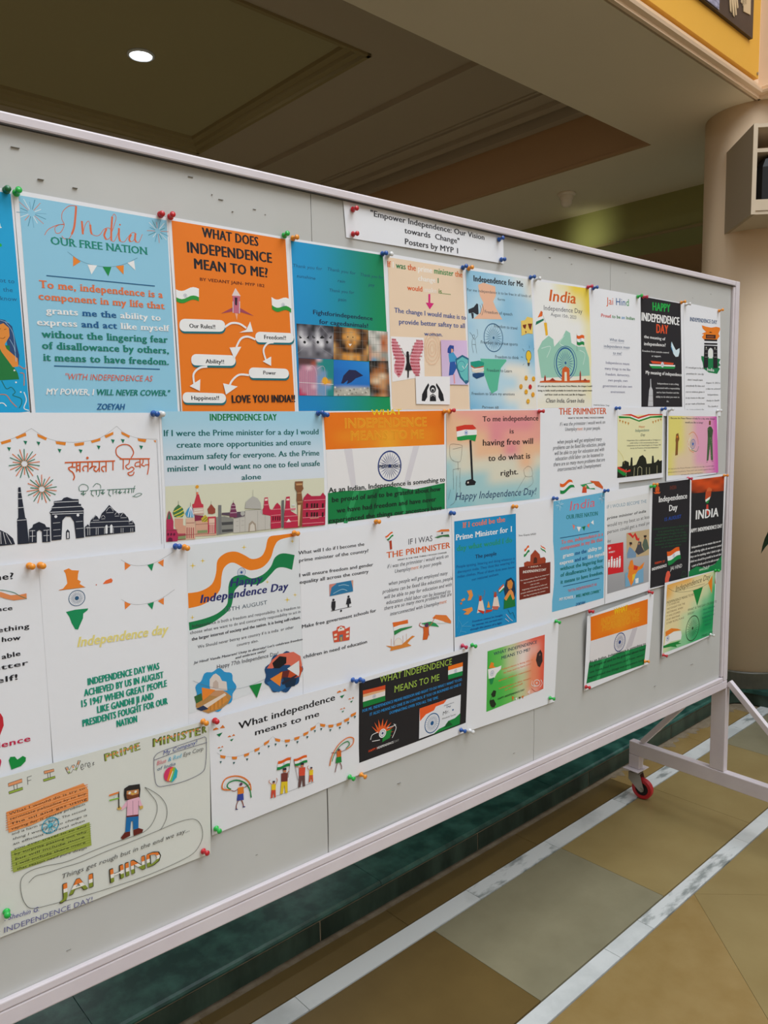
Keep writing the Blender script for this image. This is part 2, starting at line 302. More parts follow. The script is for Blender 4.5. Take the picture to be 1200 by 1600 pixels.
# ---------------------------------------------------------------- speaker cabinet on the column
az = math.radians(44.25)
F0 = Vector((3.231, 1.519, EYE)); back = Vector((math.cos(az), math.sin(az), 0)); rgt = Vector((math.sin(az), -math.cos(az), 0))
cab = empty('speaker_cabinet', (F0+rgt*0.26+Vector((0, 0, 0.855))), 'open cream wooden cabinet mounted on the column, holding a black loudspeaker', 'cabinet')
M_cab = mat('cream_board', 'D9C6AC', 0.6); M_cabs = mat('shaded_side_board', 'B6A48C', 0.7)  # sides and back: the cream board with its shade put into the colour
def cbox(bm, r0, b0, z0, r1, b1, z1):
    pts = [F0+rgt*r+back*b for r, b in ((r0, b0), (r1, b0), (r1, b1), (r0, b1))]; return prism(bm, [p.xy[:] for p in pts], EYE+z0, EYE+z1)
def cpart(n, a, m):
    bm = bmesh.new(); cbox(bm, *a); bmesh.ops.recalc_face_normals(bm, faces=bm.faces[:]); return obj(n, local(cab, bm), m, cab)
W_ = 0.52
cpart('side_panel', (0, 0.0, 0.852, 0.016, 0.395, 1.206), M_cabs); cpart('side_panel', (W_-0.016, 0.0, 0.852, W_, 0.395, 1.206), M_cabs)
cpart('top_panel', (0.0165, 0.0, 1.192, W_-0.0165, 0.395, 1.206), M_cab); cpart('bottom_panel', (0.0165, 0.004, 0.852, W_-0.0165, 0.395, 0.866), M_cab)
cpart('back_panel', (0.0165, 0.385, 0.867, W_-0.0165, 0.395, 1.191), M_cabs); cpart('kick_board', (0.0165, 0.0, 0.8665, W_-0.0165, 0.012, 0.91), M_cab)
cpart('front_edging', (-0.0005, -0.004, 0.851, 0.0165, 0.0, 1.207), M_cab)
cpart('shelf', (0.0165, 0.03, 1.105, W_-0.0165, 0.33, 1.12), M_cab)
bm = bmesh.new()
for s in (0,):
    pts = [F0+back*0.37+rgt*(-0.004)+Vector((0, 0, z)) for z in (1.21,)]
    for a, b in (((0, 0.375, 1.19), (0, 0.375, 1.235)), ((0, 0.375, 1.235), (0, 0.352, 1.245)), ((0, 0.352, 1.245), (0, 0.345, 1.215))):
        bar(bm, F0+rgt*(a[0]-.004)+back*a[1]+Vector((0, 0, a[2])), F0+rgt*(b[0]-.004)+back*b[1]+Vector((0, 0, b[2])), 0.006, 0.006, up=rgt[:])
obj('hook', local(cab, bm), mat('white_hook', 'E8E0D8', 0.4), cab)
spk = empty('loudspeaker', F0+rgt*0.27+back*0.1+Vector((0, 0, 0.866)), 'black moulded loudspeaker sitting inside the cream cabinet on the column', 'speaker')
M_spk = mat('black_speaker_plastic', '15161A', 0.4, 0.5)
pts = [(0.055, 0.04), (0.045, 0.07), (0.07, 0.22), (0.38, 0.22), (0.41, 0.07), (0.40, 0.04), (0.36, 0.028), (0.10, 0.028)]
bm = bmesh.new(); lv = [(0.8665, 1.0), (1.05, 1.0), (1.083, 0.93), (1.098, 0.80)]
rings = []
for z, s in lv:
    rings.append([bm.verts.new((F0+rgt*(0.228+(a-0.228)*s)+back*(0.12+(b-0.12)*s)+Vector((0, 0, z)))) for a, b in pts])
for a, b in zip(rings, rings[1:]):
    for i in range(8): bm.faces.new((a[i], a[(i+1) % 8], b[(i+1) % 8], b[i]))
bm.faces.new(rings[0][::-1]); bm.faces.new(rings[-1]); bmesh.ops.recalc_face_normals(bm, faces=bm.faces[:]); obj('housing', local(spk, bm), M_spk, spk)
bm = bmesh.new(); cbox(bm, 0.12, 0.020, 0.895, 0.34, 0.0275, 1.04); bmesh.ops.recalc_face_normals(bm, faces=bm.faces[:]); obj('grille', local(spk, bm), mat('speaker_grille', '0C0C0E', 0.6), spk)

# ---------------------------------------------------------------- potted plant just right of the frame (one leaf reaches in)
M_leaf = mat('dark_green_leaf', '24402A', 0.35, 0.5, col2='3A5A3C', nscale=20)
def ray_pt(dx, dy, t): return Vector((0, 0, EYE))+(Rm @ Vector((dx, dy, -1187)).normalized())*t
px_ = ray_pt(760, 0, 3.35); base = Vector((px_.x, px_.y-0.05, 0.0)) 
plant = empty('potted_plant', base, 'potted plant beyond the right edge, its dark green leaf tip drooping by the column', 'plant')
bm = bmesh.new(); lathe(bm, [(0, 0), (0.11, 0), (0.15, 0.27), (0.162, 0.27), (0.162, 0.30), (0.14, 0.30), (0.13, 0.27), (0, 0.27)], 32); obj('pot', bm, mat('terracotta_pot', '8A4A34', 0.7), plant, smooth=False)
def leaf(p0, p1, p2, wd):
    bm = bmesh.new(); N = 14; prev = None; side = (p2-p0).cross(Vector((0, 0, 1))).normalized()
    dn = Vector((0, 0, 1))
    for i in range(N+1):
        t = i/N; c = p0*(1-t)**2+p1*2*t*(1-t)+p2*t*t; wv = wd*math.sin(PI*min(1, t*0.93+0.05))**0.7*(1 if t < .8 else (1-(t-.8)/.2)**.55+.02)
        tan = ((p1-p0)*(1-t)+(p2-p1)*t).normalized(); s2 = (side*0.5+tan.cross(side)*0.85).normalized()
        row = [bm.verts.new(c+s2*wv*k+tan.cross(s2)*(-abs(k))*wv*0.3) for k in (-1, -.5, 0, .5, 1)]
        if prev:
            for j in range(4): bm.faces.new((prev[j], prev[j+1], row[j+1], row[j]))
        prev = row
    bmesh.ops.solidify(bm, geom=bm.faces[:], thickness=0.0012); bmesh.ops.recalc_face_normals(bm, faces=bm.faces[:])
    bm.transform(Matrix.Translation(-base)); return obj('leaf', bm, M_leaf, plant, smooth=True)
tip = ray_pt(589, -65, 3.25)
leaf(base+Vector((0, 0, 1.05)), ray_pt(620, 10, 3.27), tip, 0.032)
for k in range(5):
    a = -1.9+k*0.5; q = base+Vector((math.cos(a), math.sin(a), 0))*0.32
    leaf(base+Vector((0, 0, 0.5+.1*k)), base+Vector((math.cos(a)*.15, math.sin(a)*.15, 0.95+.05*k)), q+Vector((0, 0, 0.75+.06*k)), 0.03)
bm = bmesh.new(); bar(bm, base+Vector((0, 0, 0.25)), base+Vector((0, 0, 1.08)), 0.016, 0.016); bm.transform(Matrix.Translation(-base)); obj('stem', bm, M_leaf, plant)

# ---------------------------------------------------------------- the rolling display board
D = 1.108; YP = 1.117; XR = 2.306; XL = -0.30; ZB = EYE-0.829; ZT = EYE+0.420
root = empty('display_board', (1.0, D+0.02, 0), 'long grey display board on castors in a white painted steel frame', 'display board')
def rl(bm): bm.transform(Matrix.Translation(-root.location)); return bm
def bpart(n, bm, m, parent=None, **k): return obj(n, rl(bm) if parent is None else bm, m, parent or root, **k)
# panel sheets, seams at the measured places, slightly bowed
sheets_ = [(XL+0.03, -0.110, 0, 1), (-0.110, 0.7715, 0, 1), (0.7715, 1.6555, 0.38, 1), (1.6555, XR-0.036, 0.38, 1), (0.7715, 1.369, 0, 0.38), (1.369, XR-0.036, 0, 0.38)]
for i, (a, b, v0_, v1_) in enumerate(sheets_):
    bm = bmesh.new(); NX, NZ = 14, 14; g = []
    a2, b2 = a+0.0006, b-0.0006
    for j in range(NZ+1):
        row = []
        for k in range(NX+1):
            u, v = k/NX, v0_+(v1_-v0_)*j/NZ; x = a2+(b2-a2)*u; z = ZB+0.035+(ZT-0.012-ZB-0.035)*v
            x += 0.0022*math.sin(v*PI*(2 if v0_ == 0 and v1_ < 1 else 1.2)*3)*(1 if (u == 0 and a > 0) or (u == 1 and b < 2) else 0)*(1 if v1_ < 1 else .3)
            y = YP+0.0002+0.0035*(0.5+0.5*math.sin(3*u*PI+2*i+2*v))*math.sin(PI*u)*math.sin(PI*v)+0.0012*(1+math.sin(9*v+5*i))*u*(1-u)*4
            row.append(bm.verts.new((x, y, z)))
        g.append(row)
    sheet(bm, g[::-1], (0, 0.005, 0))
    bpart('panel', bm, M_board, smooth=True)
bm = bmesh.new(); box(bm, XL+0.02, YP+0.013, ZB+0.02, XR-0.02, YP+0.030, ZT-0.01); bpart('backing', bm, M_dark)
# staple marks and scuffs on the upper strip of the sheets
sc = bmesh.new()
for x, z, l in [(0.33, 1.655, .012), (0.375, 1.652, .010), (0.30, 1.69, .016), (0.60, 1.675, .012), (0.62, 1.66, .004), (0.585, 1.68, .003), (0.66, 1.67, .008), (0.55, 1.70, .012), (0.68, 1.665, .003), (1.42, 1.69, .01), (1.5, 1.685, .006), (1.72, 1.69, .01), (2.15, 1.68, .012), (2.05, 1.66, .004), (0.30, 0.55, .01), (0.62, 0.575, .006), (0.95, 0.60, .012), (1.3, 0.56, .008), (1.9, 0.58, .012), (2.1, 0.60, .02), (1.25, 1.66, .004), (1.37, 1.70, .008)]:
    box(sc, x-l/3, YP-0.0002, z-0.0003, x+l/3, YP+0.004, z+0.0003)
o = bpart('scuff_marks', sc, M_scuff); o['kind'] = 'stuff'
# frame
bm = bmesh.new(); box(bm, XL, D, ZT-0.0155, XR-0.026, D+0.045, ZT, 0.003); bpart('top_rail', bm, M_paint)
bm = bmesh.new(); box(bm, XL, D, ZB, XR-0.0, D+0.045, ZB+0.0265, 0.0025); bpart('bottom_rail', bm, M_paint)
bm = bmesh.new(); box(bm, XL+0.026, D-0.0008, ZB+0.0275, XR-0.030, D+0.009, ZB+0.0405, 0.0018); bpart('glazing_bead', bm, M_paint)
bm = bmesh.new(); box(bm, XR-0.024, D, ZB+0.027, XR, D+0.050, ZT+0.0, 0.0025); bpart('side_rail', bm, M_paint)
bm = bmesh.new(); box(bm, XR-0.036, D+0.002, ZB+0.042, XR-0.0245, D+0.010, ZT-0.016, 0.0015); bpart('side_bead', bm, M_paint)
bm = bmesh.new(); box(bm, XL, D, ZB+0.027, XL+0.024, D+0.050, ZT-0.016, 0.0025); bpart('side_rail', bm, M_paint)
bm = bmesh.new(); box(bm, XL, D+0.0001, ZT-0.017, XR-0.026, D+0.006, ZT-0.0162); bpart('shadow_gap', bm, M_dark)
zb = EYE-1.106       # top of the foot beam
for X in (XR-0.004, XL+0.02):
    bm = bmesh.new(); box(bm, X, D+0.001, zb, X+0.024, D+0.049, ZB-0.0005, 0.002); bpart('post', bm, M_paint)
    by0, by1 = 0.765, 1.449
    bm = bmesh.new(); box(bm, X-0.001, by0, zb-0.048, X+0.027, by1, zb-0.0005, 0.0025); foot = bpart('foot_beam', bm, M_paint)
    bm = bmesh.new(); bar(bm, (X+0.013, D-0.001, ZB+0.018), (X+0.013, by0+0.04, zb+0.004), 0.018, 0.018, bev=.0015); bpart('brace', bm, M_paint)
    bm = bmesh.new(); bar(bm, (X+0.013, D+0.050, ZB+0.018), (X+0.013, by1-0.045, zb+0.004), 0.018, 0.018, bev=.0015); bpart('brace', bm, M_paint)
    for y, s in ((by1-0.020, 1), (by0+0.020, -1)):
        bm = bmesh.new(); box(bm, X-0.001, y-0.02, zb-0.096, X+0.027, y+0.02, zb-0.0485, 0.002); bpart('caster_leg', bm, M_paint)
        zc = zb-0.0965
        bm = bmesh.new(); box(bm, X-0.022, y-0.030, zc-0.004, X+0.048, y+0.030, zc, 0.001)
        pt = bpart('caster_plate', bm, M_paint)
        hub_y = y-0.026*1; R_ = 0.0365
        bm = bmesh.new(); lathe(bm, [(0, 0), (0.024, 0), (0.024, -0.007), (0.018, -0.010), (0, -0.010)], 24, cx=X+0.013, cy=y, cz=zc-0.0045); ck = bpart('swivel', bm, M_hub)
        ca, sa = math.cos(-0.35), math.sin(-0.35)
        zw = R_+0.0005
        # fork: two tapered cheeks and a bridge, local frame then placed
        bm = bmesh.new()
        for q in (-0.0155, 0.0135):
            pr = [(-0.020, zc-0.0155-zw), (0.020, zc-0.0155-zw), (0.020, 0.028), (-0.018, -0.006), (-0.026, -0.010), (-0.034, -0.006), (-0.036, 0.004)]
            a = [bm.verts.new((q, u, v)) for u, v in pr]; b = [bm.verts.new((q+0.002, u, v)) for u, v in pr]; bm.faces.new(a); bm.faces.new(b[::-1])
            for i in range(len(pr)): bm.faces.new((a[i], a[(i+1) % len(pr)], b[(i+1) % len(pr)], b[i]))
        box(bm, -0.0155, -0.020, zc-0.0175-zw, 0.0155, 0.020, zc-0.0150-zw)
        bmesh.ops.recalc_face_normals(bm, faces=bm.faces[:])
        T_ = Matrix.Translation((X+0.013, y, zw)) @ Matrix.Rotation(0.15, 4, 'Z')
        bm.transform(T_); fk = bpart('caster_fork', bm, M_steel)
        Tw = T_ @ Matrix.Translation((0, -0.026, 0))
        bm = bmesh.new(); lathe(bm, [(0.023, -0.0105), (0.034, -0.0105), (0.0365, -0.007), (0.0365, 0.007), (0.034, 0.0105), (0.023, 0.0105), (0.023, -0.0105)], 40, 'X'); bm.transform(Tw); wh = bpart('wheel', bm, M_red, smooth=False)
        bm = bmesh.new(); lathe(bm, [(0, -0.0085), (0.0228, -0.0085), (0.0228, 0.0085), (0, 0.0085)], 32, 'X'); bm.transform(Tw); bm.transform(Matrix.Translation(-root.location)); obj('wheel_hub', bm, M_hub, wh)
        bm = bmesh.new(); lathe(bm, [(0, -0.019), (0.006, -0.019), (0.006, 0.019), (0, 0.019)], 12, 'X'); bm.transform(Tw); bm.transform(Matrix.Translation(-root.location)); obj('axle_bolt', bm, M_steel, wh)

# ---------------------------------------------------------------- posters: data measured on the board, tenths of a millimetre from each sheet's top left corner
POSTERS = [
{"name":"printed_poster","label":"blue poster cut by the left frame edge, showing a girl in green","cat":"poster","o":[0.0829,1.6339],"row":1,"col":"EDEDF0","curl":[1.5,0.5,0.3],"dy":0,"q":[[0,0],[2100,0],[2129,2935],[29,2935]],"parts":[["printed_background","",[["p","18A6DC",[702,12,2069,54,2127,2905,472,3123]]]],["lettering","",[["t","India",1569,535,358,122,3.7,"F2F2F2","b"],["P",["ot to"," the","know"],1951,1213,1957,1445,54,203,1.7,"1A5A8A","c"],["o","22B04A",1896,734,22,22]]],["illustration","girl with long dark hair and green dress",[["p","2B4A78",[1713,1756,1794,1692,1891,1701,1975,1779,2004,1945,2041,2155,2028,2283,1914,2267,1895,1952,1738,1961]],["p","E8913C",[1768,1793,1869,1744,1934,1802,1937,1907,1871,2016,1792,2021]],["p","1E7A3C",[1695,2026,1929,2034,1916,2224,2005,2391,2020,2476,1663,2507]],["p","E8913C",[1854,1975,1886,2078,2018,2199,2021,2305,1950,2318,1824,2123,1774,2001]],["s","5A2A10",5,[[1805,1832,1835,1818],[1873,1828,1903,1817],[1817,1940,1852,1946,1881,1923]],1],["s","9CC4E0",6,[[1890,1722,1980,1862,1993,2115],[1934,1949,1986,2073,1995,2242],[1832,1706,1948,1739]],1],["s","1B6E5A",9,[[1800,2503,1852,2607,1913,2585,1959,2648,1926,2691,2024,2733,2030,2797,1995,2862]],1],["s","E0793A",10,[[1768,2683,1846,2692,1900,2777,1966,2851],[2032,2294,2090,2334,2112,2312],[2036,2390,2085,2409,2075,2560]],1],["s","F2F2F2",12,[[1741,2800,1800,2799,1837,2841],[2070,2646,2094,2753,2056,2862,2116,2894]],1],["o","F2F2F2",1967,2360,11,11],["o","F2F2F2",2029,2647,11,11],["o","F2F2F2",1977,2519,11,11]]]]},
{"name":"printed_poster","label":"light blue poster headed India Our Free Nation in the top row","cat":"poster","o":[0.293,1.6347],"row":1,"col":"EDEDF0","curl":[2.0,0.6,0.2],"dy":0.4,"q":[[0,0],[2158,20],[2207,2982],[50,2996]],"parts":[["printed_background","",[["p","93CCE6",[65,62,2135,65,2178,2933,100,2935]]]],["illustration","",[["s","6FA9C8",7,[[261,263,403,249],[209,220,199,126],[166,272,24,286],[218,315,232,457]],0],["s","F2F2F2",7,[[255,245,339,200],[191,226,124,100],[172,290,46,357],[236,309,281,393]],0],["s","E07A5A",7,[[244,231,334,120],[177,237,66,147],[183,304,123,378],[250,298,361,388]],0],["s","2F7F9E",7,[[227,222,268,86],[168,254,77,226],[200,313,159,449],[259,281,395,322]],0]]],["illustration","coloured firework",[["s","E07A5A",7,[[2030,238,2157,226],[1983,200,1975,116],[1945,247,1818,259],[1992,285,2004,412]],0],["s","1F7A7A",7,[[2025,222,2100,182],[1967,205,1907,93],[1950,263,1838,323],[2008,280,2048,355]],0],["s","F2F2F2",7,[[2014,210,2095,111],[1955,216,1856,135],[1961,275,1907,341],[2020,269,2119,350]],0],["s","3F8FB0",7,[[2000,202,2037,80],[1947,230,1865,206],[1975,283,1938,405],[2028,255,2150,292]],0]]],["script_title","orange handwritten title",[["s","E2704A",27,[[809,78,792,214,765,369,725,472],[876,270,879,449],[989,302,993,389,1004,431],[1218,323,1180,417,1205,475],[1310,142,1286,335,1278,481],[1400,287,1393,409,1408,469],[1576,349,1543,421,1560,457],[1644,323,1630,409,1647,450]],1],["s","E2704A",8,[[813,77,713,94,622,188,605,286,633,356,584,460,519,486,506,418,568,366,633,356],[633,346,525,383,416,453,365,534],[725,472,686,535,621,544,591,512],[879,449,917,324,965,256,989,302],[1004,431,1066,444,1124,414,1185,332,1255,306,1281,336],[1205,475,1247,456,1282,402],[1310,142,1341,100,1366,145,1332,261,1283,380],[1278,481,1327,474,1398,318],[1408,469,1467,470,1531,389,1594,323,1644,323],[1560,457,1604,435,1643,350],[1647,450,1691,439,1745,324]],1],["o","E2704A",1417,237,12,12]]],["lettering","",[["t","OUR FREE NATION",442,646,1360,103,1.6,"1C8A78","sb"]]],["bunting","",[["s","3A6A80",3,[[654,718,822,816,1019,858,1248,849,1462,782,1654,672]],1],["p","F08A2C",[726,767,825,829,718,907]],["p","F2F2F2",[919,857,1053,854,967,988]],["p","149048",[1132,862,1257,852,1206,986]],["p","F08A2C",[1323,833,1442,803,1430,936]],["p","F2F2F2",[1498,764,1599,716,1611,856]]]],["lettering","",[["p","1B5F8C",[353,1066,1900,1044,1899,1058,352,1079]],["p","1B5F8C",[379,2282,1917,2271,1916,2286,378,2297]],["t","To me, independence is a",259,1242,1755,99,0.9,"E8794A","sB"],["t","component in my life that",237,1402,1797,95,0.8,"E8794A","sB"],["t","grants ~1C5F96me the ~F2F2F2ability to",321,1583,1643,86,1.0,"F2F2F2","sB"],["t","express ~1C5F96and act ~F2F2F2like myself",195,1747,1900,86,1.4,"F2F2F2","sB"],["t","without the lingering fear",247,1907,1812,95,1.0,"15806E","sB"],["t","of disallowance by others,",241,2062,1826,95,0.8,"15806E","sB"],["t","it means to have freedom.",252,2222,1806,96,0.5,"15806E","sB"],["t","\"WITH INDEPENDENCE AS",509,2471,1272,83,0.3,"E8664A","i"],["t","MY POWER, I ~158070WILL NEVER COWER.\"",253,2684,1792,83,0.3,"F2F2F2","bi"],["t","ZOEYAH",930,2888,398,84,0.1,"1C5F96","bi"]]]]},
{"name":"printed_poster","label":"orange poster with rounded black title, white arrows and word boxes","cat":"poster","o":[0.5089,1.6346],"row":1,"col":"EDEDF0","curl":[2.0,0.5,0.2],"dy":0,"q":[[0,0],[2180,8],[2217,2985],[80,2981]],"parts":[["printed_background","",[["p","F07E1C",[57,50,2075,45,2168,2904,94,2908]]]],["lettering","",[["t","WHAT DOES",554,222,989,144,-0.4,"1E1E24","B"],["t","INDEPENDENCE",298,488,1493,158,1.0,"1E1E24","B"],["t","MEAN TO ME?",401,718,1303,152,0.4,"1E1E24","B"],["t","BY VEDANT JAIN- MYP 1B2",482,892,1154,47,1.0,"6A2A10","b"]]],["illustration","white and pink rocket with swept wings",[["p","C86A80",[1037,1060,1173,1054,1150,1338,1040,1334]],["p","E8D4D0",[1023,1068,1094,941,1184,1059]],["p","3A2030",[1073,1089,1124,1090,1111,1213,1075,1210]],["p","A84A5A",[1029,1252,816,1365,1026,1316]],["p","A84A5A",[1161,1247,1418,1355,1158,1311]],["p","F4B090",[1069,1338,1120,1340,1097,1451]],["p","D8C8D0",[1033,1156,1048,1155,1040,1340,1026,1335]],["p","D8C8D0",[1151,1145,1169,1144,1157,1337,1143,1338]]]],["flag","",[["p","F2F2F2",[72,1063,118,1077,165,1079,213,1066,262,1041,311,1015,359,1002,407,1004,455,1018,452,1082,405,1067,357,1065,309,1078,261,1103,213,1127,165,1140,119,1137,73,1123]],["p","F2F2F2",[73,1123,119,1137,165,1140,213,1127,261,1103,309,1078,357,1065,405,1067,452,1082,449,1146,402,1131,355,1128,308,1140,260,1165,212,1189,166,1202,120,1198,75,1183]],["p","2F9A3A",[75,1183,120,1198,166,1202,212,1189,260,1165,308,1140,355,1128,402,1131,449,1146,446,1210,400,1194,354,1191,307,1203,259,1227,212,1251,166,1263,121,1259,76,1244]],["w","2A4A80",223,1145,30,12,0.18,0.09]]],["flag","",[["p","F2F2F2",[1762,1017,1808,1040,1855,1051,1903,1045,1951,1026,2000,1007,2048,1000,2096,1011,2144,1035,2144,1104,2097,1080,2049,1068,2001,1075,1953,1093,1905,1112,1857,1118,1811,1107,1765,1083]],["p","F2F2F2",[1765,1083,1811,1107,1857,1118,1905,1112,1953,1093,2001,1075,2049,1068,2097,1080,2144,1104,2144,1174,2097,1149,2050,1137,2002,1143,1954,1161,1906,1179,1859,1185,1813,1173,1768,1149]],["p","2F9A3A",[1768,1149,1813,1173,1859,1185,1906,1179,1954,1161,2002,1143,2050,1137,2097,1149,2144,1174,2144,1243,2098,1218,2051,1206,2003,1211,1956,1229,1908,1246,1861,1252,1816,1239,1770,1214]],["w","2A4A80",1987,1129,34,12,0.18,0.09]]],["word_box","",[["p","1C7078",[800,1499,835,1502,864,1518,883,1543,889,1574,888,1595,879,1627,858,1655,828,1675,792,1683,194,1716,162,1712,135,1697,117,1673,112,1643,114,1610,122,1580,142,1553,170,1534,203,1525]],["p","F2F2F2",[791,1468,826,1472,855,1487,874,1512,879,1543,878,1564,870,1596,849,1624,818,1643,783,1652,186,1686,153,1682,126,1667,109,1643,104,1613,106,1580,114,1550,133,1523,162,1504,195,1495]],["t","Our Rules!!",270,1625,435,63,1.6,"1E1E24","b"]]],["word_box","",[["p","1C7078",[2104,1618,2138,1621,2166,1635,2184,1658,2190,1686,2189,1702,2182,1731,2162,1756,2132,1773,2098,1781,1517,1807,1485,1803,1459,1790,1442,1767,1437,1741,1438,1712,1445,1684,1464,1660,1492,1643,1524,1635]],["p","F2F2F2",[2093,1585,2127,1588,2155,1602,2173,1625,2179,1652,2178,1669,2171,1697,2151,1722,2121,1740,2087,1748,1507,1775,1475,1771,1449,1757,1432,1735,1427,1708,1428,1680,1435,1652,1454,1628,1481,1611,1513,1603]],["t","Freedom!!",1599,1716,423,67,1.6,"1E1E24","b"]]],["word_box","",[["p","1C7078",[972,2044,1005,2048,1032,2063,1049,2086,1054,2115,1054,2133,1046,2162,1026,2187,998,2205,965,2212,358,2228,328,2224,303,2209,287,2186,282,2159,283,2129,291,2101,309,2077,335,2060,366,2053]],["p","F2F2F2",[963,2012,995,2016,1022,2031,1039,2055,1045,2083,1044,2101,1036,2130,1017,2155,988,2173,956,2180,349,2197,319,2193,294,2178,278,2156,273,2128,275,2098,282,2070,300,2046,327,2029,357,2022]],["t","Ability!!",516,2156,318,63,0.7,"1E1E24","b"]]],["word_box","",[["p","1C7078",[1985,2221,2018,2225,2046,2240,2064,2264,2070,2292,2070,2308,2062,2337,2042,2361,2013,2378,1979,2384,1371,2394,1339,2390,1313,2375,1297,2353,1292,2326,1293,2297,1300,2269,1319,2245,1346,2229,1378,2222]],["p","F2F2F2",[1974,2187,2007,2192,2035,2207,2053,2230,2059,2258,2059,2274,2051,2303,2031,2327,2002,2344,1968,2351,1361,2362,1329,2357,1303,2342,1287,2320,1282,2293,1283,2264,1290,2237,1309,2213,1336,2196,1368,2190]],["t","Power",1557,2296,243,60,0.2,"1E1E24","b"]]],["word_box","",[["p","1C7078",[778,2655,807,2660,832,2675,848,2697,853,2724,852,2740,845,2766,827,2789,801,2805,771,2810,182,2808,154,2803,131,2789,116,2767,112,2741,113,2714,120,2688,137,2666,161,2651,190,2645]],["p","F2F2F2",[768,2623,798,2628,822,2643,838,2665,843,2692,842,2707,835,2734,817,2757,791,2772,761,2778,173,2777,145,2772,122,2758,108,2736,104,2710,105,2683,112,2657,128,2635,153,2620,181,2614]],["t","Happiness!!",251,2732,468,63,0.6,"1E1E24","b"]]],["arrow","",[["s","F2F2F2",32,[[871,1576,989,1504,1136,1500,1263,1562]],1],["p","F2F2F2",[1339,1452,1385,1612,1130,1642,1262,1588]]]],["arrow","",[["s","F2F2F2",32,[[1426,1733,1276,1697,1144,1751,1044,1924]],1],["p","F2F2F2",[943,1891,1157,1866,1023,2067]]]],["arrow","",[["s","F2F2F2",32,[[1773,1759,1655,1786,1573,1897,1613,2061]],1],["p","F2F2F2",[1550,2083,1717,1996,1711,2150]]]],["arrow","",[["s","F2F2F2",32,[[538,2209,408,2233,301,2336,310,2508]],1],["p","F2F2F2",[227,2520,411,2408,395,2592]]]],["arrow","",[["s","F2F2F2",32,[[1281,2318,1101,2317,968,2412,901,2527]],1],["p","F2F2F2",[803,2462,1063,2507,845,2641]]]],["lettering","",[["t","LOVE YOU INDIA!!",956,2770,1209,121,1.2,"1E1E24","B"]]]]},
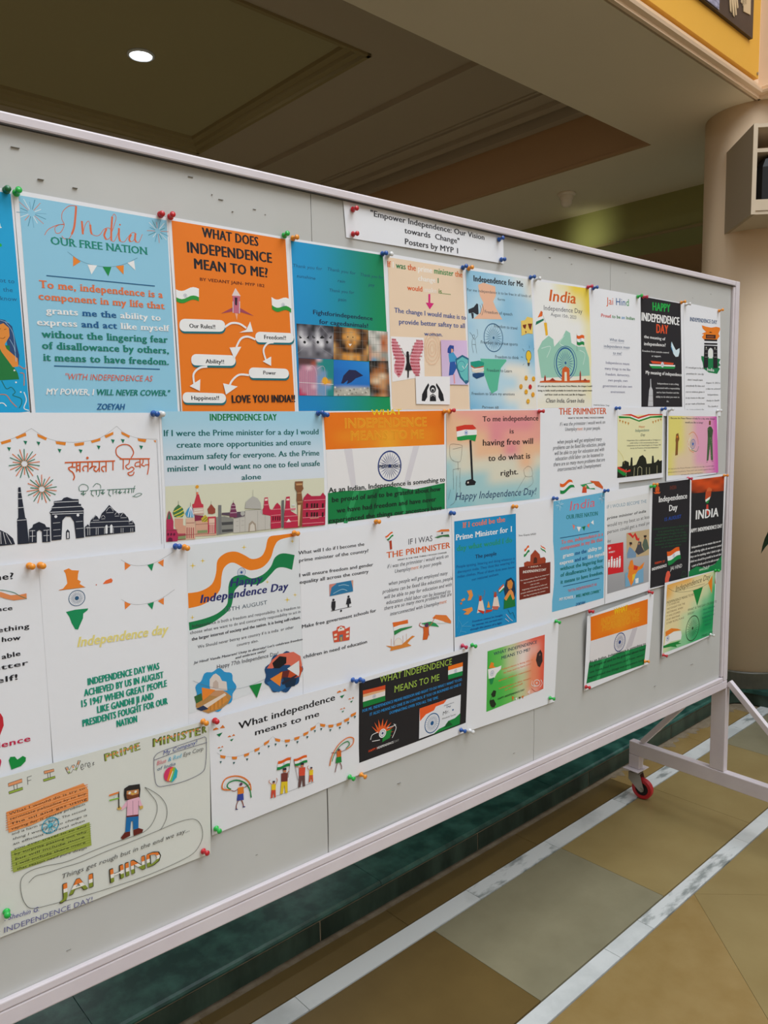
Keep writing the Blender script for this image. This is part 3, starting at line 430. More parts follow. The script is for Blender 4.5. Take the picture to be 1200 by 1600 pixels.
{"name":"printed_poster","label":"blue to green poster with photos of caged animals","cat":"poster","o":[0.7243,1.6335],"row":1,"col":"EDEDF0","curl":[2.0,0.5,0.2],"dy":0.4,"q":[[0,0],[2087,-19],[2227,2978],[49,2973]],"parts":[["printed_background","",[["g",["1E9AD4","0E8A5A","12965A","1A88C8"],[26,41,2041,20,2170,2876,85,2889]]]],["lettering","",[["t","Thank you for",47,468,601,52,1.3,"1A4A70","i"],["t","Thank you for",756,442,630,54,-0.5,"1A4A70","i"],["t","Thank you for",1488,455,549,56,0.4,"1A4A70","i"],["t","Thank you for",785,803,561,55,1.3,"1A4A70","i"],["t","sunshine",120,630,380,53,-0.6,"1A4A70","i"],["t","rain",981,618,161,55,-0.4,"1A4A70","i"],["t","joy",1679,614,145,56,1.2,"1A4A70","i"],["t","pain",984,942,174,55,0.0,"1A4A70","i"],["t","Fightforindependence",439,1220,1322,74,-0.3,"14284A","b"],["t","for cagedanimals!",561,1372,1091,75,0.2,"14284A","b"]]],["printed_photo","grey photo of husky puppies behind wire",[["m",["2324234222","3543253432","4653464355","5864586465","4686468455","3555455335","3445434544","4444444442"],{"2":"2A2A2E","3":"4A4850","4":"6E6C74","5":"8E8C94","6":"C4C2C8","8":"E8E6EA"},[86,1405,860,1396,847,1974,103,1979]],["o","1A1A1E",243,1710,27,25],["o","1A1A1E",518,1694,27,25],["o","1A1A1E",717,1682,27,25],["p","1A1A1E",[132,1599,199,1642,141,1655]],["p","1A1A1E",[340,1586,280,1637,333,1647]],["p","1A1A1E",[403,1582,473,1625,413,1639]],["p","1A1A1E",[617,1568,556,1620,611,1630]],["p","1A1A1E",[601,1569,671,1613,611,1626]],["p","1A1A1E",[818,1555,756,1608,812,1618]],["s","A8A8AE",4,[[87,1904,371,1698,594,1396],[371,1698,820,1907],[121,1581,371,1698],[593,1415,852,1651]],0]]],["printed_photo","photo of a lion cub behind cage bars",[["m",["32245543244","21146864124","32268886233","31146764132","83115541128","84311311298","94466866494","73456876472"],{"1":"2A1A10","2":"4A2E1A","3":"7A4E2A","4":"8E6A42","5":"C8853A","6":"E09A44","7":"A87A4A","8":"D8A868","9":"B8824A"},[865,1396,1651,1405,1648,1974,847,1974]],["s","8A8078",4,[[862,1494,1655,1465],[858,1631,1652,1607],[854,1768,1648,1750],[850,1886,1645,1872],[1007,1409,1001,1978],[1157,1399,1152,1971],[1361,1385,1356,1962],[1516,1374,1512,1955]],0],["p","F0E8E0",[1187,1680,1264,1682,1224,1728]],["o","3A2010",1178,1562,12,11],["o","3A2010",1292,1561,12,11]]],["printed_photo","photo of a wire cage with a brown bird",[["m",["CDCCD","CCDBB","DCCAB","BDCBB","BEEDD","BFDBD"],{"A":"B85A2A","B":"C88A6A","C":"D8D4CC","D":"9A9E96","E":"D8B8A0","F":"5A9AC0"},[1656,1412,2119,1406,2118,1949,1659,1965]],["s","5A5A58",3,[[1699,1414,1701,1967],[1768,1409,1770,1964],[1837,1404,1840,1961],[1907,1399,1910,1958],[1977,1395,1981,1955],[2048,1390,2052,1952],[1659,1542,2122,1525],[1655,1664,2119,1650],[1652,1806,2116,1795]],0]]],["printed_photo","photo of a pink birdcage and a yellow bird",[["m",["22228TTT","2226TTTT","3P8P9TTT","PPPP9BTT","PPPPBBTT","PPPPBOOT","PPP8BBBT","RPPPBBTT","RRPP9BTT"],{"2":"5A3A3A","3":"7A6A7A","6":"A8503A","8":"E8C0CC","9":"8AA0B8","T":"1E8A88","P":"C88AA0","B":"7AA0C8","O":"F0A028","R":"C83A60"},[107,1983,847,1984,828,2621,103,2620]],["s","E8C8D8",5,[[270,2617,272,2240,382,2101,472,2233,464,2614],[486,2155,643,2130,652,2612]],1],["s","F2F2F2",7,[[111,2398,829,2415]],0],["o","F2B02C",648,2355,62,63],["s","4A5A80",3,[[146,2187,131,2619],[187,2185,173,2619],[229,2184,214,2618],[271,2182,256,2618],[313,2181,299,2617],[356,2179,341,2616],[398,2178,384,2616],[441,2176,426,2615],[483,2175,469,2614],[526,2173,512,2614],[569,2171,555,2613],[613,2170,599,2612],[656,2168,642,2612]],0]]],["printed_photo","photo of a dark fish in blue water over pebbles",[["m",["2345","2345","1234","1223","1222","6778","7867"],{"1":"1C6AC0","2":"1E74C8","3":"1E7CD0","4":"2484D4","5":"2E8CD8","6":"9A968C","7":"C8C4B8","8":"B0AC9E"},[847,1984,1658,1985,1669,2604,833,2617]],["p","22264E",[999,2395,1058,2254,1187,2145,1341,2148,1515,2239,1337,2295,1232,2369,1129,2404,1157,2331,1054,2397]],["o","D8D4C8",865,2467,20,18],["o","8E8A80",980,2523,20,18],["o","B8B4A6",1097,2579,20,18],["o","D8D4C8",1218,2498,20,18],["o","8E8A80",1337,2555,20,18],["o","B8B4A6",1462,2473,20,18],["o","D8D4C8",1584,2530,20,18],["o","8E8A80",933,2599,20,18],["o","B8B4A6",1053,2519,20,18],["o","D8D4C8",1170,2576,20,18],["o","8E8A80",1293,2495,20,18],["o","B8B4A6",1413,2551,20,18],["o","D8D4C8",1538,2469,20,18],["o","8E8A80",890,2540,20,18],["o","B8B4A6",1005,2596,20,18],["o","D8D4C8",1126,2516,20,18],["o","8E8A80",1244,2572,20,18],["o","B8B4A6",1368,2491,20,18],["o","D8D4C8",1489,2548,20,18],["o","8E8A80",1614,2466,20,18],["o","B8B4A6",962,2537,20,18],["o","D8D4C8",1078,2593,20,18],["o","8E8A80",1200,2513,20,18],["o","B8B4A6",1319,2569,20,18],["o","D8D4C8",1443,2488,20,18],["o","8E8A80",1565,2545,20,18]]],["printed_photo","photo of tan dogs in a dark cage",[["m",["1121","2132","1331","3463","4643","1342","2132","5342"],{"1":"1E1C1A","2":"4A443E","3":"A8683A","4":"D09A6A","5":"6A7A82","6":"E8D0B0"},[1664,1965,2118,1949,2154,2614,1675,2613]],["s","8A8A86",3,[[1712,1971,1728,2612],[1786,1968,1803,2611],[1862,1964,1879,2610],[1937,1961,1955,2609],[2014,1958,2032,2608],[2091,1955,2110,2606],[1678,2050,2143,2094],[1673,2234,2139,2283],[1668,2440,2134,2493]],0]]]]},
{"name":"printed_poster","label":"peach poster about safety for women with a pink down arrow","cat":"poster","o":[0.933,1.6365],"row":1,"col":"EDEDF0","curl":[2.0,0.8,0.2],"dy":0,"q":[[0,0],[2132,1],[2299,3013],[108,3008]],"parts":[["printed_background","",[["p","F0D6BA",[70,68,2051,58,2240,2880,119,2887]]]],["lettering","",[["t","~D8622AIf ~F6F0EAI ~2E7A4Awas ~D8622Athe ~F6F0EAprime ~2E8A4Aminister ~E0702Athe",66,249,1975,111,0.8,"F2F2F2","b"],["t","change~2E7A4A I",831,414,540,95,1.1,"F6F0EA","b"],["t","would ~F4E8DCmake ~5A8A3Ais.......",549,620,1150,96,1.1,"E0622A","b"]]],["arrow","magenta arrow pointing down",[["p","D82A7A",[1091,640,1143,637,1140,805,1237,807,1123,934,1018,811,1088,810]]]],["lettering","",[["t","The change I would make is to",212,1068,1927,91,0.4,"4A5E98","b"],["t","provide better saftey to all",326,1270,1780,92,1.5,"4A5E98","b"],["t","woman.",968,1447,497,75,1.8,"4A5E98","b"]]],["illustration","dancer with butterfly wings made of red words",[["p","F4F0F0",[107,1517,952,1490,963,2208,963,2240,130,2364]],["p","E8A0AC",[133,1562,230,1556,304,1681,406,1832,461,1908,436,2093,363,2227,292,2282,182,2181,185,2050,229,1945,142,1793]],["p","E8A0AC",[936,1552,768,1549,676,1673,619,1822,589,1929,600,2087,692,2203,793,2227,854,2104,834,1971,836,1864,926,1726]],["t","FREEDOM",133,1587,103,31,0.6,"B82038","b"],["t","FREEDOM",750,1571,164,32,1.4,"B82038","b"],["t","FREEDOM",125,1645,162,31,1.8,"B82038","b"],["t","FREEDOM",702,1632,233,32,1.7,"B82038","b"],["t","FREEDOM",130,1701,208,31,1.7,"B82038","b"],["t","FREEDOM",658,1693,276,32,2.1,"B82038","b"],["t","FREEDOM",143,1757,229,32,1.8,"B82038","b"],["t","FREEDOM",635,1752,291,31,1.8,"B82038","b"],["t","FREEDOM",162,1813,244,31,1.6,"B82038","b"],["t","FREEDOM",620,1811,283,32,1.8,"B82038","b"],["t","FREEDOM",168,1875,258,31,1.6,"B82038","b"],["t","FREEDOM",590,1876,305,31,1.7,"B82038","b"],["t","FREEDOM",180,1936,245,32,1.2,"B82038","b"],["t","FREEDOM",589,1939,261,32,1.3,"B82038","b"],["t","FREEDOM",207,1998,231,31,1.2,"B82038","b"],["t","FREEDOM",587,2003,232,32,1.2,"B82038","b"],["t","FREEDOM",185,2061,231,31,1.0,"B82038","b"],["t","FREEDOM",601,2066,232,32,1.0,"B82038","b"],["t","FREEDOM",204,2123,182,32,0.6,"B82038","b"],["t","FREEDOM",636,2128,203,32,0.6,"B82038","b"],["t","FREEDOM",238,2179,126,31,-0.5,"B82038","b"],["t","FREEDOM",671,2185,160,32,0.0,"B82038","b"],["t","FREEDOM",258,2230,70,32,-2.5,"B82038","b"],["t","FREEDOM",713,2237,102,32,-1.1,"B82038","b"],["p","1E1A1E",[491,1823,555,1820,566,1982,628,2126,549,2136,540,2274,511,2275,514,2138,450,2124,495,1985]],["s","1E1A1E",7,[[497,1880,413,1806,366,1719],[554,1878,620,1795,665,1703]],1],["o","1E1A1E",520,1800,32,26]]],["illustration","faint round ornament",[["s","E6B896",8,[[1389,1675,1379,1767,1349,1853,1304,1923,1247,1971,1184,1995,1120,1990,1061,1959,1013,1904,978,1830,961,1744,962,1652,982,1564,1019,1487,1069,1427,1129,1389,1193,1378,1255,1395,1310,1437,1354,1502,1381,1584,1389,1675]],1],["s","E9C09E",8,[[1339,1678,1331,1749,1308,1814,1273,1868,1230,1905,1181,1923,1132,1920,1087,1896,1049,1854,1023,1797,1009,1731,1010,1660,1026,1592,1054,1532,1093,1486,1139,1458,1188,1449,1236,1462,1278,1495,1312,1545,1332,1608,1339,1678]],1],["s","E6B896",8,[[1280,1681,1275,1727,1260,1769,1238,1804,1210,1829,1178,1840,1146,1838,1117,1823,1092,1796,1075,1759,1066,1715,1067,1669,1077,1625,1095,1586,1121,1556,1151,1538,1183,1532,1214,1541,1241,1562,1263,1595,1276,1635,1280,1681]],1],["s","EAC4A4",8,[[1230,1684,1228,1708,1220,1731,1208,1750,1192,1763,1176,1769,1158,1768,1142,1760,1129,1745,1120,1725,1115,1702,1115,1677,1121,1653,1131,1632,1144,1616,1161,1606,1178,1604,1195,1608,1209,1620,1221,1637,1228,1659,1230,1684]],1]]],["illustration","woman with a shield on a lilac panel",[["g",["D8B8DC","E0C4E8","D4CCF0","D8C4E4"],[1402,1506,2152,1472,2194,2373,1430,2380]],["p","2A4A9A",[1593,1664,1653,1592,1770,1599,1769,1710,1670,1770,1585,1747]],["p","E8A888",[1691,1659,1750,1670,1749,1739,1690,1742]],["p","4AA0D0",[1612,1773,1749,1725,1867,1844,1826,1929,1637,1937]],["p","2A5AA8",[1653,1931,1795,1909,1845,2040,1745,2183,1618,2201]],["p","E8A0A8",[1745,2169,1784,2168,1802,2349,1762,2364]],["p","2A6A8A",[1811,1863,2012,1768,2198,1829,2203,2310,2121,2363,1943,2233,1833,2041]],["p","6AC4C4",[1851,1889,2012,1810,2182,1864,2179,2282,2121,2326,1976,2204,1873,2028]],["s","F2F2F2",14,[[2010,1992,2074,2054,2173,1937]],0],["s","2A7A9A",10,[[2099,1997,2091,2036,2069,2070,2035,2095,1995,2107,1954,2105,1917,2089,1890,2061,1875,2025,1876,1986,1891,1949,1919,1919,1956,1900,1997,1895,2037,1904,2070,1926,2092,1958,2099,1997]],1]]],["illustration","black hands around a family symbol",[["p","F2F0F2",[713,2242,1650,2219,1643,2782,726,2778]],["p","1E1E24",[1050,2362,974,2450,879,2587,866,2717,951,2722,1016,2639,1018,2504,1072,2408]],["p","1E1E24",[1269,2357,1352,2442,1450,2578,1480,2711,1379,2717,1319,2635,1321,2498,1253,2403]],["o","1E1E24",1169,2479,87,77],["p","1E1E24",[1082,2720,1091,2611,1167,2569,1243,2609,1256,2719]],["o","F2F0F2",1168,2495,45,43],["o","1E1E24",1168,2506,34,30],["s","F2F0F2",8,[[1106,2633,1167,2596,1227,2631]],1]]]]},
{"name":"printed_poster","label":"watercolour poster headed Independence for Me with books and yellow faces","cat":"poster","o":[1.1463,1.6377],"row":1,"col":"EDEDF0","curl":[2.2,0.6,0.2],"dy":0.4,"q":[[0,0],[2137,-7],[2359,3029],[186,3025]],"parts":[["printed_background","",[["m",["BBCDEY","BCCCDY","CDDBCD","DDBBCC","CDDCBB","DDCCBA","DDDCBB","DDDYYD","CDDDYY","BCDYYY","ABCDYY"],{"A":"7AB8DC","B":"96C8E4","C":"A8D0E8","D":"BCDCEC","E":"DCE4E4","Y":"ECE8DC"},[15,69,2055,40,2284,2872,124,2881]]]],["lettering","",[["t","Independence for Me",241,273,1544,120,1.7,"1E1E24","B"]]],["illustration","pale map outline of a country in orange and green",[["p","F0BEA0",[364,330,523,271,885,310,906,502,820,625,906,761,1103,976,228,1029,436,886,521,680,417,549]],["p","5CBE9C",[423,1831,1222,1812,1236,1847,1057,2002,991,2239,946,2476,771,2552,685,2452,515,2108]],["w","3A6A90",826,1378,301,24,0.1,0.07]]],["lettering","",[["t","For me independence is to be free in all kinds of",44,488,2014,57,1.7,"3A4A5A",""],["t","form",958,589,229,52,1.0,"3A4A5A",""],["t","Freedom of speech",562,889,867,64,1.0,"3A4A5A",""],["t","Freedom to travel",853,1162,741,65,0.3,"3A4A5A",""],["t","Freedom to pursue sports",441,1521,1163,64,0.9,"3A4A5A",""],["t","Freedom to think",877,1804,765,65,1.2,"3A4A5A",""],["t","Freedom to Learn",617,2093,796,65,0.6,"3A4A5A",""],["t","Freedom to Share my emotions",168,2588,1337,59,0.4,"3A4A5A",""],["t","Parveen 6B",477,2862,504,53,-1.0,"5A5A5A",""]]],["illustration","megaphone",[["p","2A2E38",[73,854,229,796,320,710,362,723,377,919,336,939,220,903,85,931]],["p","2A2E38",[154,914,228,917,228,1015,186,1032]],["s","6A4A4A",9,[[412,735,453,828,419,921],[471,702,521,822,469,939]],1]]],["illustration","sketched player holding bats",[["s","4A5A6A",6,[[184,1370,225,1438,266,1435,350,1359],[111,1310,192,1369],[350,1345,334,1233],[192,1440,175,1553,215,1721],[275,1434,282,1547,315,1730],[191,1552,274,1548]],1],["s","4A5A6A",6,[[258,1385,250,1407,231,1420,209,1417,194,1400,194,1377,209,1358,231,1353,251,1363,258,1384]],1]]],["illustration","stack of green, white and blue books",[["p","1C9A82",[131,1912,389,1872,533,1912,524,1976,263,2026,139,1979]],["p","C85A3A",[139,1979,263,2026,524,1976,524,1999,263,2049,147,2007]],["p","E8E0D0",[163,2052,346,2028,532,2033,523,2091,304,2133,179,2109]],["p","1E4A7A",[187,2148,346,2126,540,2125,531,2189,311,2253,195,2205]],["p","F4F4F4",[155,2013,263,2054,524,2004,524,2022,271,2074,163,2041]]]],["illustration","map of the world on yellowed paper",[["p","F0CE6A",[1713,959,1852,933,1922,853,2117,868,2119,1215,1948,1211,1737,1279]],["p","7A2E1A",[1769,1044,1900,1019,1863,1127,1797,1102]],["p","7A2E1A",[1947,1001,2098,990,2042,1145,1985,1088]],["p","7A2E1A",[1853,1158,1910,1184,1872,1222]]]],["illustration","yellow light bulb with rays",[["o","3A3A3A",1979,1700,98,120],["o","F2C838",1979,1700,87,107],["p","F2C838",[1941,1786,2017,1789,2017,1850,1941,1853]],["p","4A4A4A",[1941,1853,2027,1849,1999,1924,1961,1925]],["s","3A6A80",7,[[1771,1553,1827,1604],[2006,1480,2006,1534],[1716,1736,1781,1739],[1782,1914,1828,1876],[2140,1564,2178,1525]],0]]],["illustration","yellow faces with different moods",[]],["yellow_face","",[["o","F0B02C",1896,2189,57,55],["s","4A2A1A",6,[[1858,2214,1896,2229,1934,2212]],1],["o","4A2A1A",1867,2178,9,7],["o","4A2A1A",1924,2176,9,7]]],["yellow_face","",[["o","F0B02C",2154,2200,57,55],["s","4A2A1A",6,[[2115,2226,2154,2240,2192,2223]],1],["o","4A2A1A",2125,2188,9,7],["o","4A2A1A",2182,2187,9,7]]],["yellow_face","",[["o","E8A838",1718,2382,57,55],["s","4A2A1A",6,[[1680,2407,1718,2421,1755,2405]],1],["o","4A2A1A",1690,2370,9,7],["o","4A2A1A",1746,2369,9,7]]],["red_face","",[["o","D02A2A",2039,2381,57,55],["s","4A2A1A",6,[[2001,2406,2040,2421,2078,2405]],1],["o","4A2A1A",2011,2369,9,7],["o","4A2A1A",2068,2368,9,7]]],["yellow_face","",[["o","F0B02C",1897,2494,57,55],["s","4A2A1A",6,[[1859,2519,1897,2534,1935,2518]],1],["o","4A2A1A",1869,2482,9,7],["o","4A2A1A",1925,2481,9,7]]],["yellow_face","",[["o","F0A82C",2136,2551,57,55],["s","4A2A1A",6,[[2098,2577,2137,2592,2175,2576]],1],["o","4A2A1A",2107,2540,9,7],["o","4A2A1A",2165,2539,9,7]]],["yellow_face","",[["o","F0B83C",1965,2701,57,55],["s","4A2A1A",6,[[1927,2726,1965,2741,2003,2726]],1],["o","4A2A1A",1936,2689,9,7],["o","4A2A1A",1993,2689,9,7]]]]},
{"name":"printed_poster","label":"cream to yellow India poster with green saluting figures and a wheel","cat":"poster","o":[1.3535,1.6378],"row":1,"col":"EDEDF0","curl":[2.0,0.8,0.2],"dy":0,"q":[[0,0],[2120,-26],[2311,3033],[197,3029]],"parts":[["printed_background","",[["m",["WWXYY","WWWXY","WWWWX","WWWWX","WWWVX","WVVVX","VVVVV"],{"W":"F0F0EE","V":"EEEAD8","X":"F0E8B8","Y":"F0D44A"},[67,55,2115,19,2332,2812,237,2856]]]],["lettering","",[["t","India",629,443,969,253,1.4,"D8641E","bi"],["t","Independence Day",437,660,1431,106,1.5,"4A4A5A",""],["t","August 15th, 2023",684,768,947,74,0.0,"4A4A5A",""]]],["flag","",[["p","E86A2A",[335,684,222,845,381,800,399,711]],["p","F2F2F2",[197,867,375,809,413,850,173,936]],["p","1A7A5A",[173,936,426,849,439,888,148,1017]],["s","5A3A2A",5,[[348,695,543,981]],0],["p","F0B82C",[440,940,543,932,584,1204,507,1225]]]],["illustration","pale green saluting figures",[["p","9CCEBA",[228,1563,386,1353,611,1218,775,1289,810,1451,1108,1228,1242,1054,1400,1105,1452,1332,1698,1402,1983,1386,2147,1635,2199,2064,360,2171,294,1882]],["s","E8F4EE",10,[[355,1516,678,1458,550,1708],[1176,1182,1009,1357,1213,1429],[1770,1483,1986,1557,1919,1816]],1]]],["illustration","blue observation wheel",[["w","1E5A96",1232,1802,360,24,0.1,0.1],["s","1E5A96",16,[[1662,1784,1653,1868,1624,1949,1577,2023,1514,2086,1437,2136,1351,2169,1260,2185,1169,2184,1081,2164,1000,2128,931,2077,876,2013,837,1940,817,1861,816,1779,834,1699,871,1623,924,1555,991,1498,1070,1455,1157,1428,1248,1419,1339,1427,1426,1453,1503,1495,1569,1553,1618,1622,1650,1700,1662,1783]],1]]],["flag","",[["p","E8641E",[1651,1135,1688,1147,1725,1152,1762,1147,1799,1134,1836,1121,1874,1116,1911,1121,1949,1133,1951,1209,1913,1197,1876,1191,1840,1196,1803,1208,1767,1221,1730,1226,1694,1220,1657,1208]],["p","F2F2F2",[1657,1208,1694,1220,1730,1226,1767,1221,1803,1208,1840,1196,1876,1191,1913,1197,1951,1209,1952,1286,1915,1273,1879,1267,1843,1271,1807,1283,1771,1295,1735,1299,1699,1293,1663,1280]],["p","158A45",[1663,1280,1699,1293,1735,1299,1771,1295,1807,1283,1843,1271,1879,1267,1915,1273,1952,1286,1953,1362,1917,1349,1881,1342,1846,1346,1810,1358,1775,1369,1740,1373,1704,1366,1669,1353]],["w","2A5DA8",1805,1246,33,12,0.18,0.09],["s","5A3A2A",6,[[1651,1110,1671,1509]],0]]],["illustration","orange arch and skyline",[["p","D8622A",[297,2278,322,2245,686,2210,1087,2216,1111,1932,1233,1877,1371,1922,1403,2207,1782,2180,2201,2168,2202,2229]],["p","F0E8D0",[1194,2012,1276,2010,1292,2219,1196,2221]],["p","A83A2A",[457,2160,489,2098,522,2158,522,2239,458,2241]],["p","A83A2A",[1780,2035,1807,1949,1837,2033,1840,2204,1783,2206]],["p","A83A2A",[621,2237,752,2159,885,2230]],["p","A83A2A",[1911,2202,1997,2135,2107,2197]]]],["lettering","",[["t","If I ever got the chance to become Prime Minister, the changes I would",246,2376,2047,38,1.3,"3A3A30","b"],["t","bring to India would probably be towards more laws against waste",247,2474,2048,38,1.1,"3A3A30","b"],["t","and litter trash on the road, just like in Singapore",480,2560,1553,38,0.9,"3A3A30","b"],["t","Clean India, Green India",520,2723,1458,93,0.5,"3A3A4A","i"]]]]},
{"name":"printed_poster","label":"white poster headed Jai Hind with a few lines of thin coloured text","cat":"poster","o":[1.5655,1.6403],"row":1,"col":"EDEDF0","curl":[2.5,0.8,0.2],"dy":0.4,"q":[[0,0],[2191,-2],[2357,3062],[191,3058]],"parts":[["lettering","",[["t","~E0622AJai ~1E5A9AHin~2E9A4Ad",711,345,971,167,2.5,"E0622A",""],["t","~D83A2AProud ~3A8A4Ato be ~5A9ACAan ~3A8A4AIndian",507,665,1446,79,1.3,"D83A2A","b"],["P",["What does","independence mean","to me?"],1174,1215,1198,1535,71,1116,1.2,"5A6A8A",""],["s","5A6A8A",3,[[871,1260,1484,1242],[615,1415,1731,1391],[988,1563,1397,1544]],0],["P",["Independence means","many things to me like","freedom, democracy,","own people, own","government and also own","environment"],1229,1776,1248,2487,63,1287,0.4,"7A7A9A",""],["t","made by Samar Tyagi",241,2802,639,35,-1.3,"5A5A5A",""]]]]},
{"name":"printed_poster","label":"black poster with green, white and orange title and a white dove","cat":"poster","o":[1.7758,1.6413],"row":1,"col":"EDEDF0","curl":[2.5,0.8,0.3],"dy":0,"q":[[0,0],[2267,4],[2521,3076],[254,3072]],"parts":[["printed_background","",[["p","242328",[112,20,2071,26,2301,2823,244,2835]]]],["lettering","",[["t","HAPPY",686,327,857,207,1.7,"1FB04A","B"],["t","INDEPENDENCE",184,626,1839,207,0.4,"F2F2F2","B"],["t","DAY",884,892,574,227,0.9,"E8562A","B"],["t","the meaning of",301,1060,1019,75,-0.2,"F2F2F2","b"],["t","independence?",307,1245,1038,85,1.1,"F2F2F2","b"],["t","Freedom from outside control",228,1416,1289,47,0.8,"D8D8D8","b"],["t","or support.",662,1525,460,47,1.5,"D8D8D8","b"]]],["illustration","white dove with blue wing",[["p","D8ECF4",[1651,1073,1768,1192,1885,1292,2071,1224,2076,1332,2015,1457,1874,1469,1758,1396,1620,1210]],["p","4A9ACA",[1614,1084,1657,1208,1777,1395,1640,1257]]]],["illustration","brushed tricolour stripe",[["p","E0502A",[614,1631,1788,1638,1743,1689,704,1693]],["p","F2F2F2",[548,1718,1865,1694,1848,1734,619,1762]],["p","1F9A4A",[567,1764,1886,1742,1814,1794,709,1825]],["o","F2F2F2",1202,1711,79,77],["w","2A5A9A",1202,1711,76,12,0.18,0.09]]],["lettering","",[["t","My meaning of independence",402,1977,1820,87,-0.3,"F2F2F2","b"],["P",["Independence is not a thing","associated with a responsibility","and to have freedom and the","ability to do what you want to","do."],1517,2232,1518,2700,48,1239,0.3,"D8D8D8","b"]]],["illustration","white tower statue",[["p","C8C8CC",[615,2112,649,2092,674,2300,748,2393,782,2813,536,2814,573,2396,622,2301]],["s","5A5A60",5,[[561,2539,753,2536],[566,2681,759,2679]],0]]]]},
{"name":"printed_poster","label":"white poster with a black arch on orange and green brushstrokes","cat":"poster","o":[1.9956,1.6436],"row":1,"col":"EDEDF0","curl":[3.0,0.8,0.5],"dy":0.4,"q":[[0,0],[2078,30],[2308,3104],[253,3100]],"parts":[["lettering","",[["t","INDEPENDENCE DAY",394,479,1510,104,1.0,"1E4A7A","sb"]]],["illustration","black arch monument on orange and green paint",[["p","F0821E",[1036,549,1278,569,1573,577,1869,532,2081,542,2105,601,2006,718,2086,786,1941,893,1203,950,1054,875,1170,796,1040,781,1287,717,1089,635]],["p","14804A",[1045,1401,1327,1423,1771,1403,2178,1446,2083,1549,2189,1619,2039,1674,2165,1719,2001,1873,1499,1853,1200,1754,1142,1588,1064,1496]],["p","2A1E1A",[1434,731,1530,691,1655,717]],["p","3A2018",[1272,790,1843,765,1849,874,1278,897]],["p","8A4A2A",[1341,821,1735,804,1738,852,1344,867]],["p","1E1E24",[1201,919,1941,893,1944,942,1204,974]],["p","1E1E24",[1198,1029,1957,995,1960,1043,1200,1077]],["p","1E1E24",[1202,1101,1416,1093,1452,1733,1198,1730]],["p","1E1E24",[1712,1082,1962,1075,2011,1712,1749,1722]],["p","1E1E24",[1416,1093,1712,1082,1720,1222,1657,1165,1556,1146,1470,1187,1425,1250]],["p","E8EEE8",[1464,1260,1557,1158,1687,1249,1698,1443,1476,1453]],["s","E8E8E0",5,[[1242,1211,1388,1203],[1248,1319,1394,1312],[1254,1427,1400,1420],[1758,1184,1948,1174],[1764,1293,1955,1284],[1771,1403,1961,1394]],0],["o","E8E8E0",1312,1159,22,24],["o","E8E8E0",1815,1139,22,24],["t","India",1398,1808,407,88,-1.4,"F2F2F2","b"]]],["lettering","",[["P",["If I would get to be the","president for one day","then I would make","everybody fly kites and","not to violence given it","is my motto in the year","as our mark of kindness","the Independence day"],732,1772,793,2944,48,1061,0.8,"4A4A4E","i"],["P",["August 15, 2023 is","a date we achieved","Independence,","thanks to Gandhi","The Gandhi Ji"],1776,2163,1796,2842,44,852,1.1,"4A4A4E","i"]]]]},
{"name":"title_strip","label":"white paper strip reading Empower Independence, pinned under the top rail","cat":"sign","o":[0.8392,1.7144],"row":1,"col":"EDEDF0","curl":[2.0,1.0,0.2],"dy":0,"q":[[0,0],[4217,-30],[4237,574],[53,628]],"parts":[["lettering","",[["t","\"Empower Independence: Our Vision",620,167,3011,103,-0.1,"3A3A40","b"],["t","towards  Change\"",1431,351,1464,103,0.1,"3A3A40","b"],["t","Posters by MYP 1",1442,553,1410,104,0.3,"3A3A40","b"]]]]},
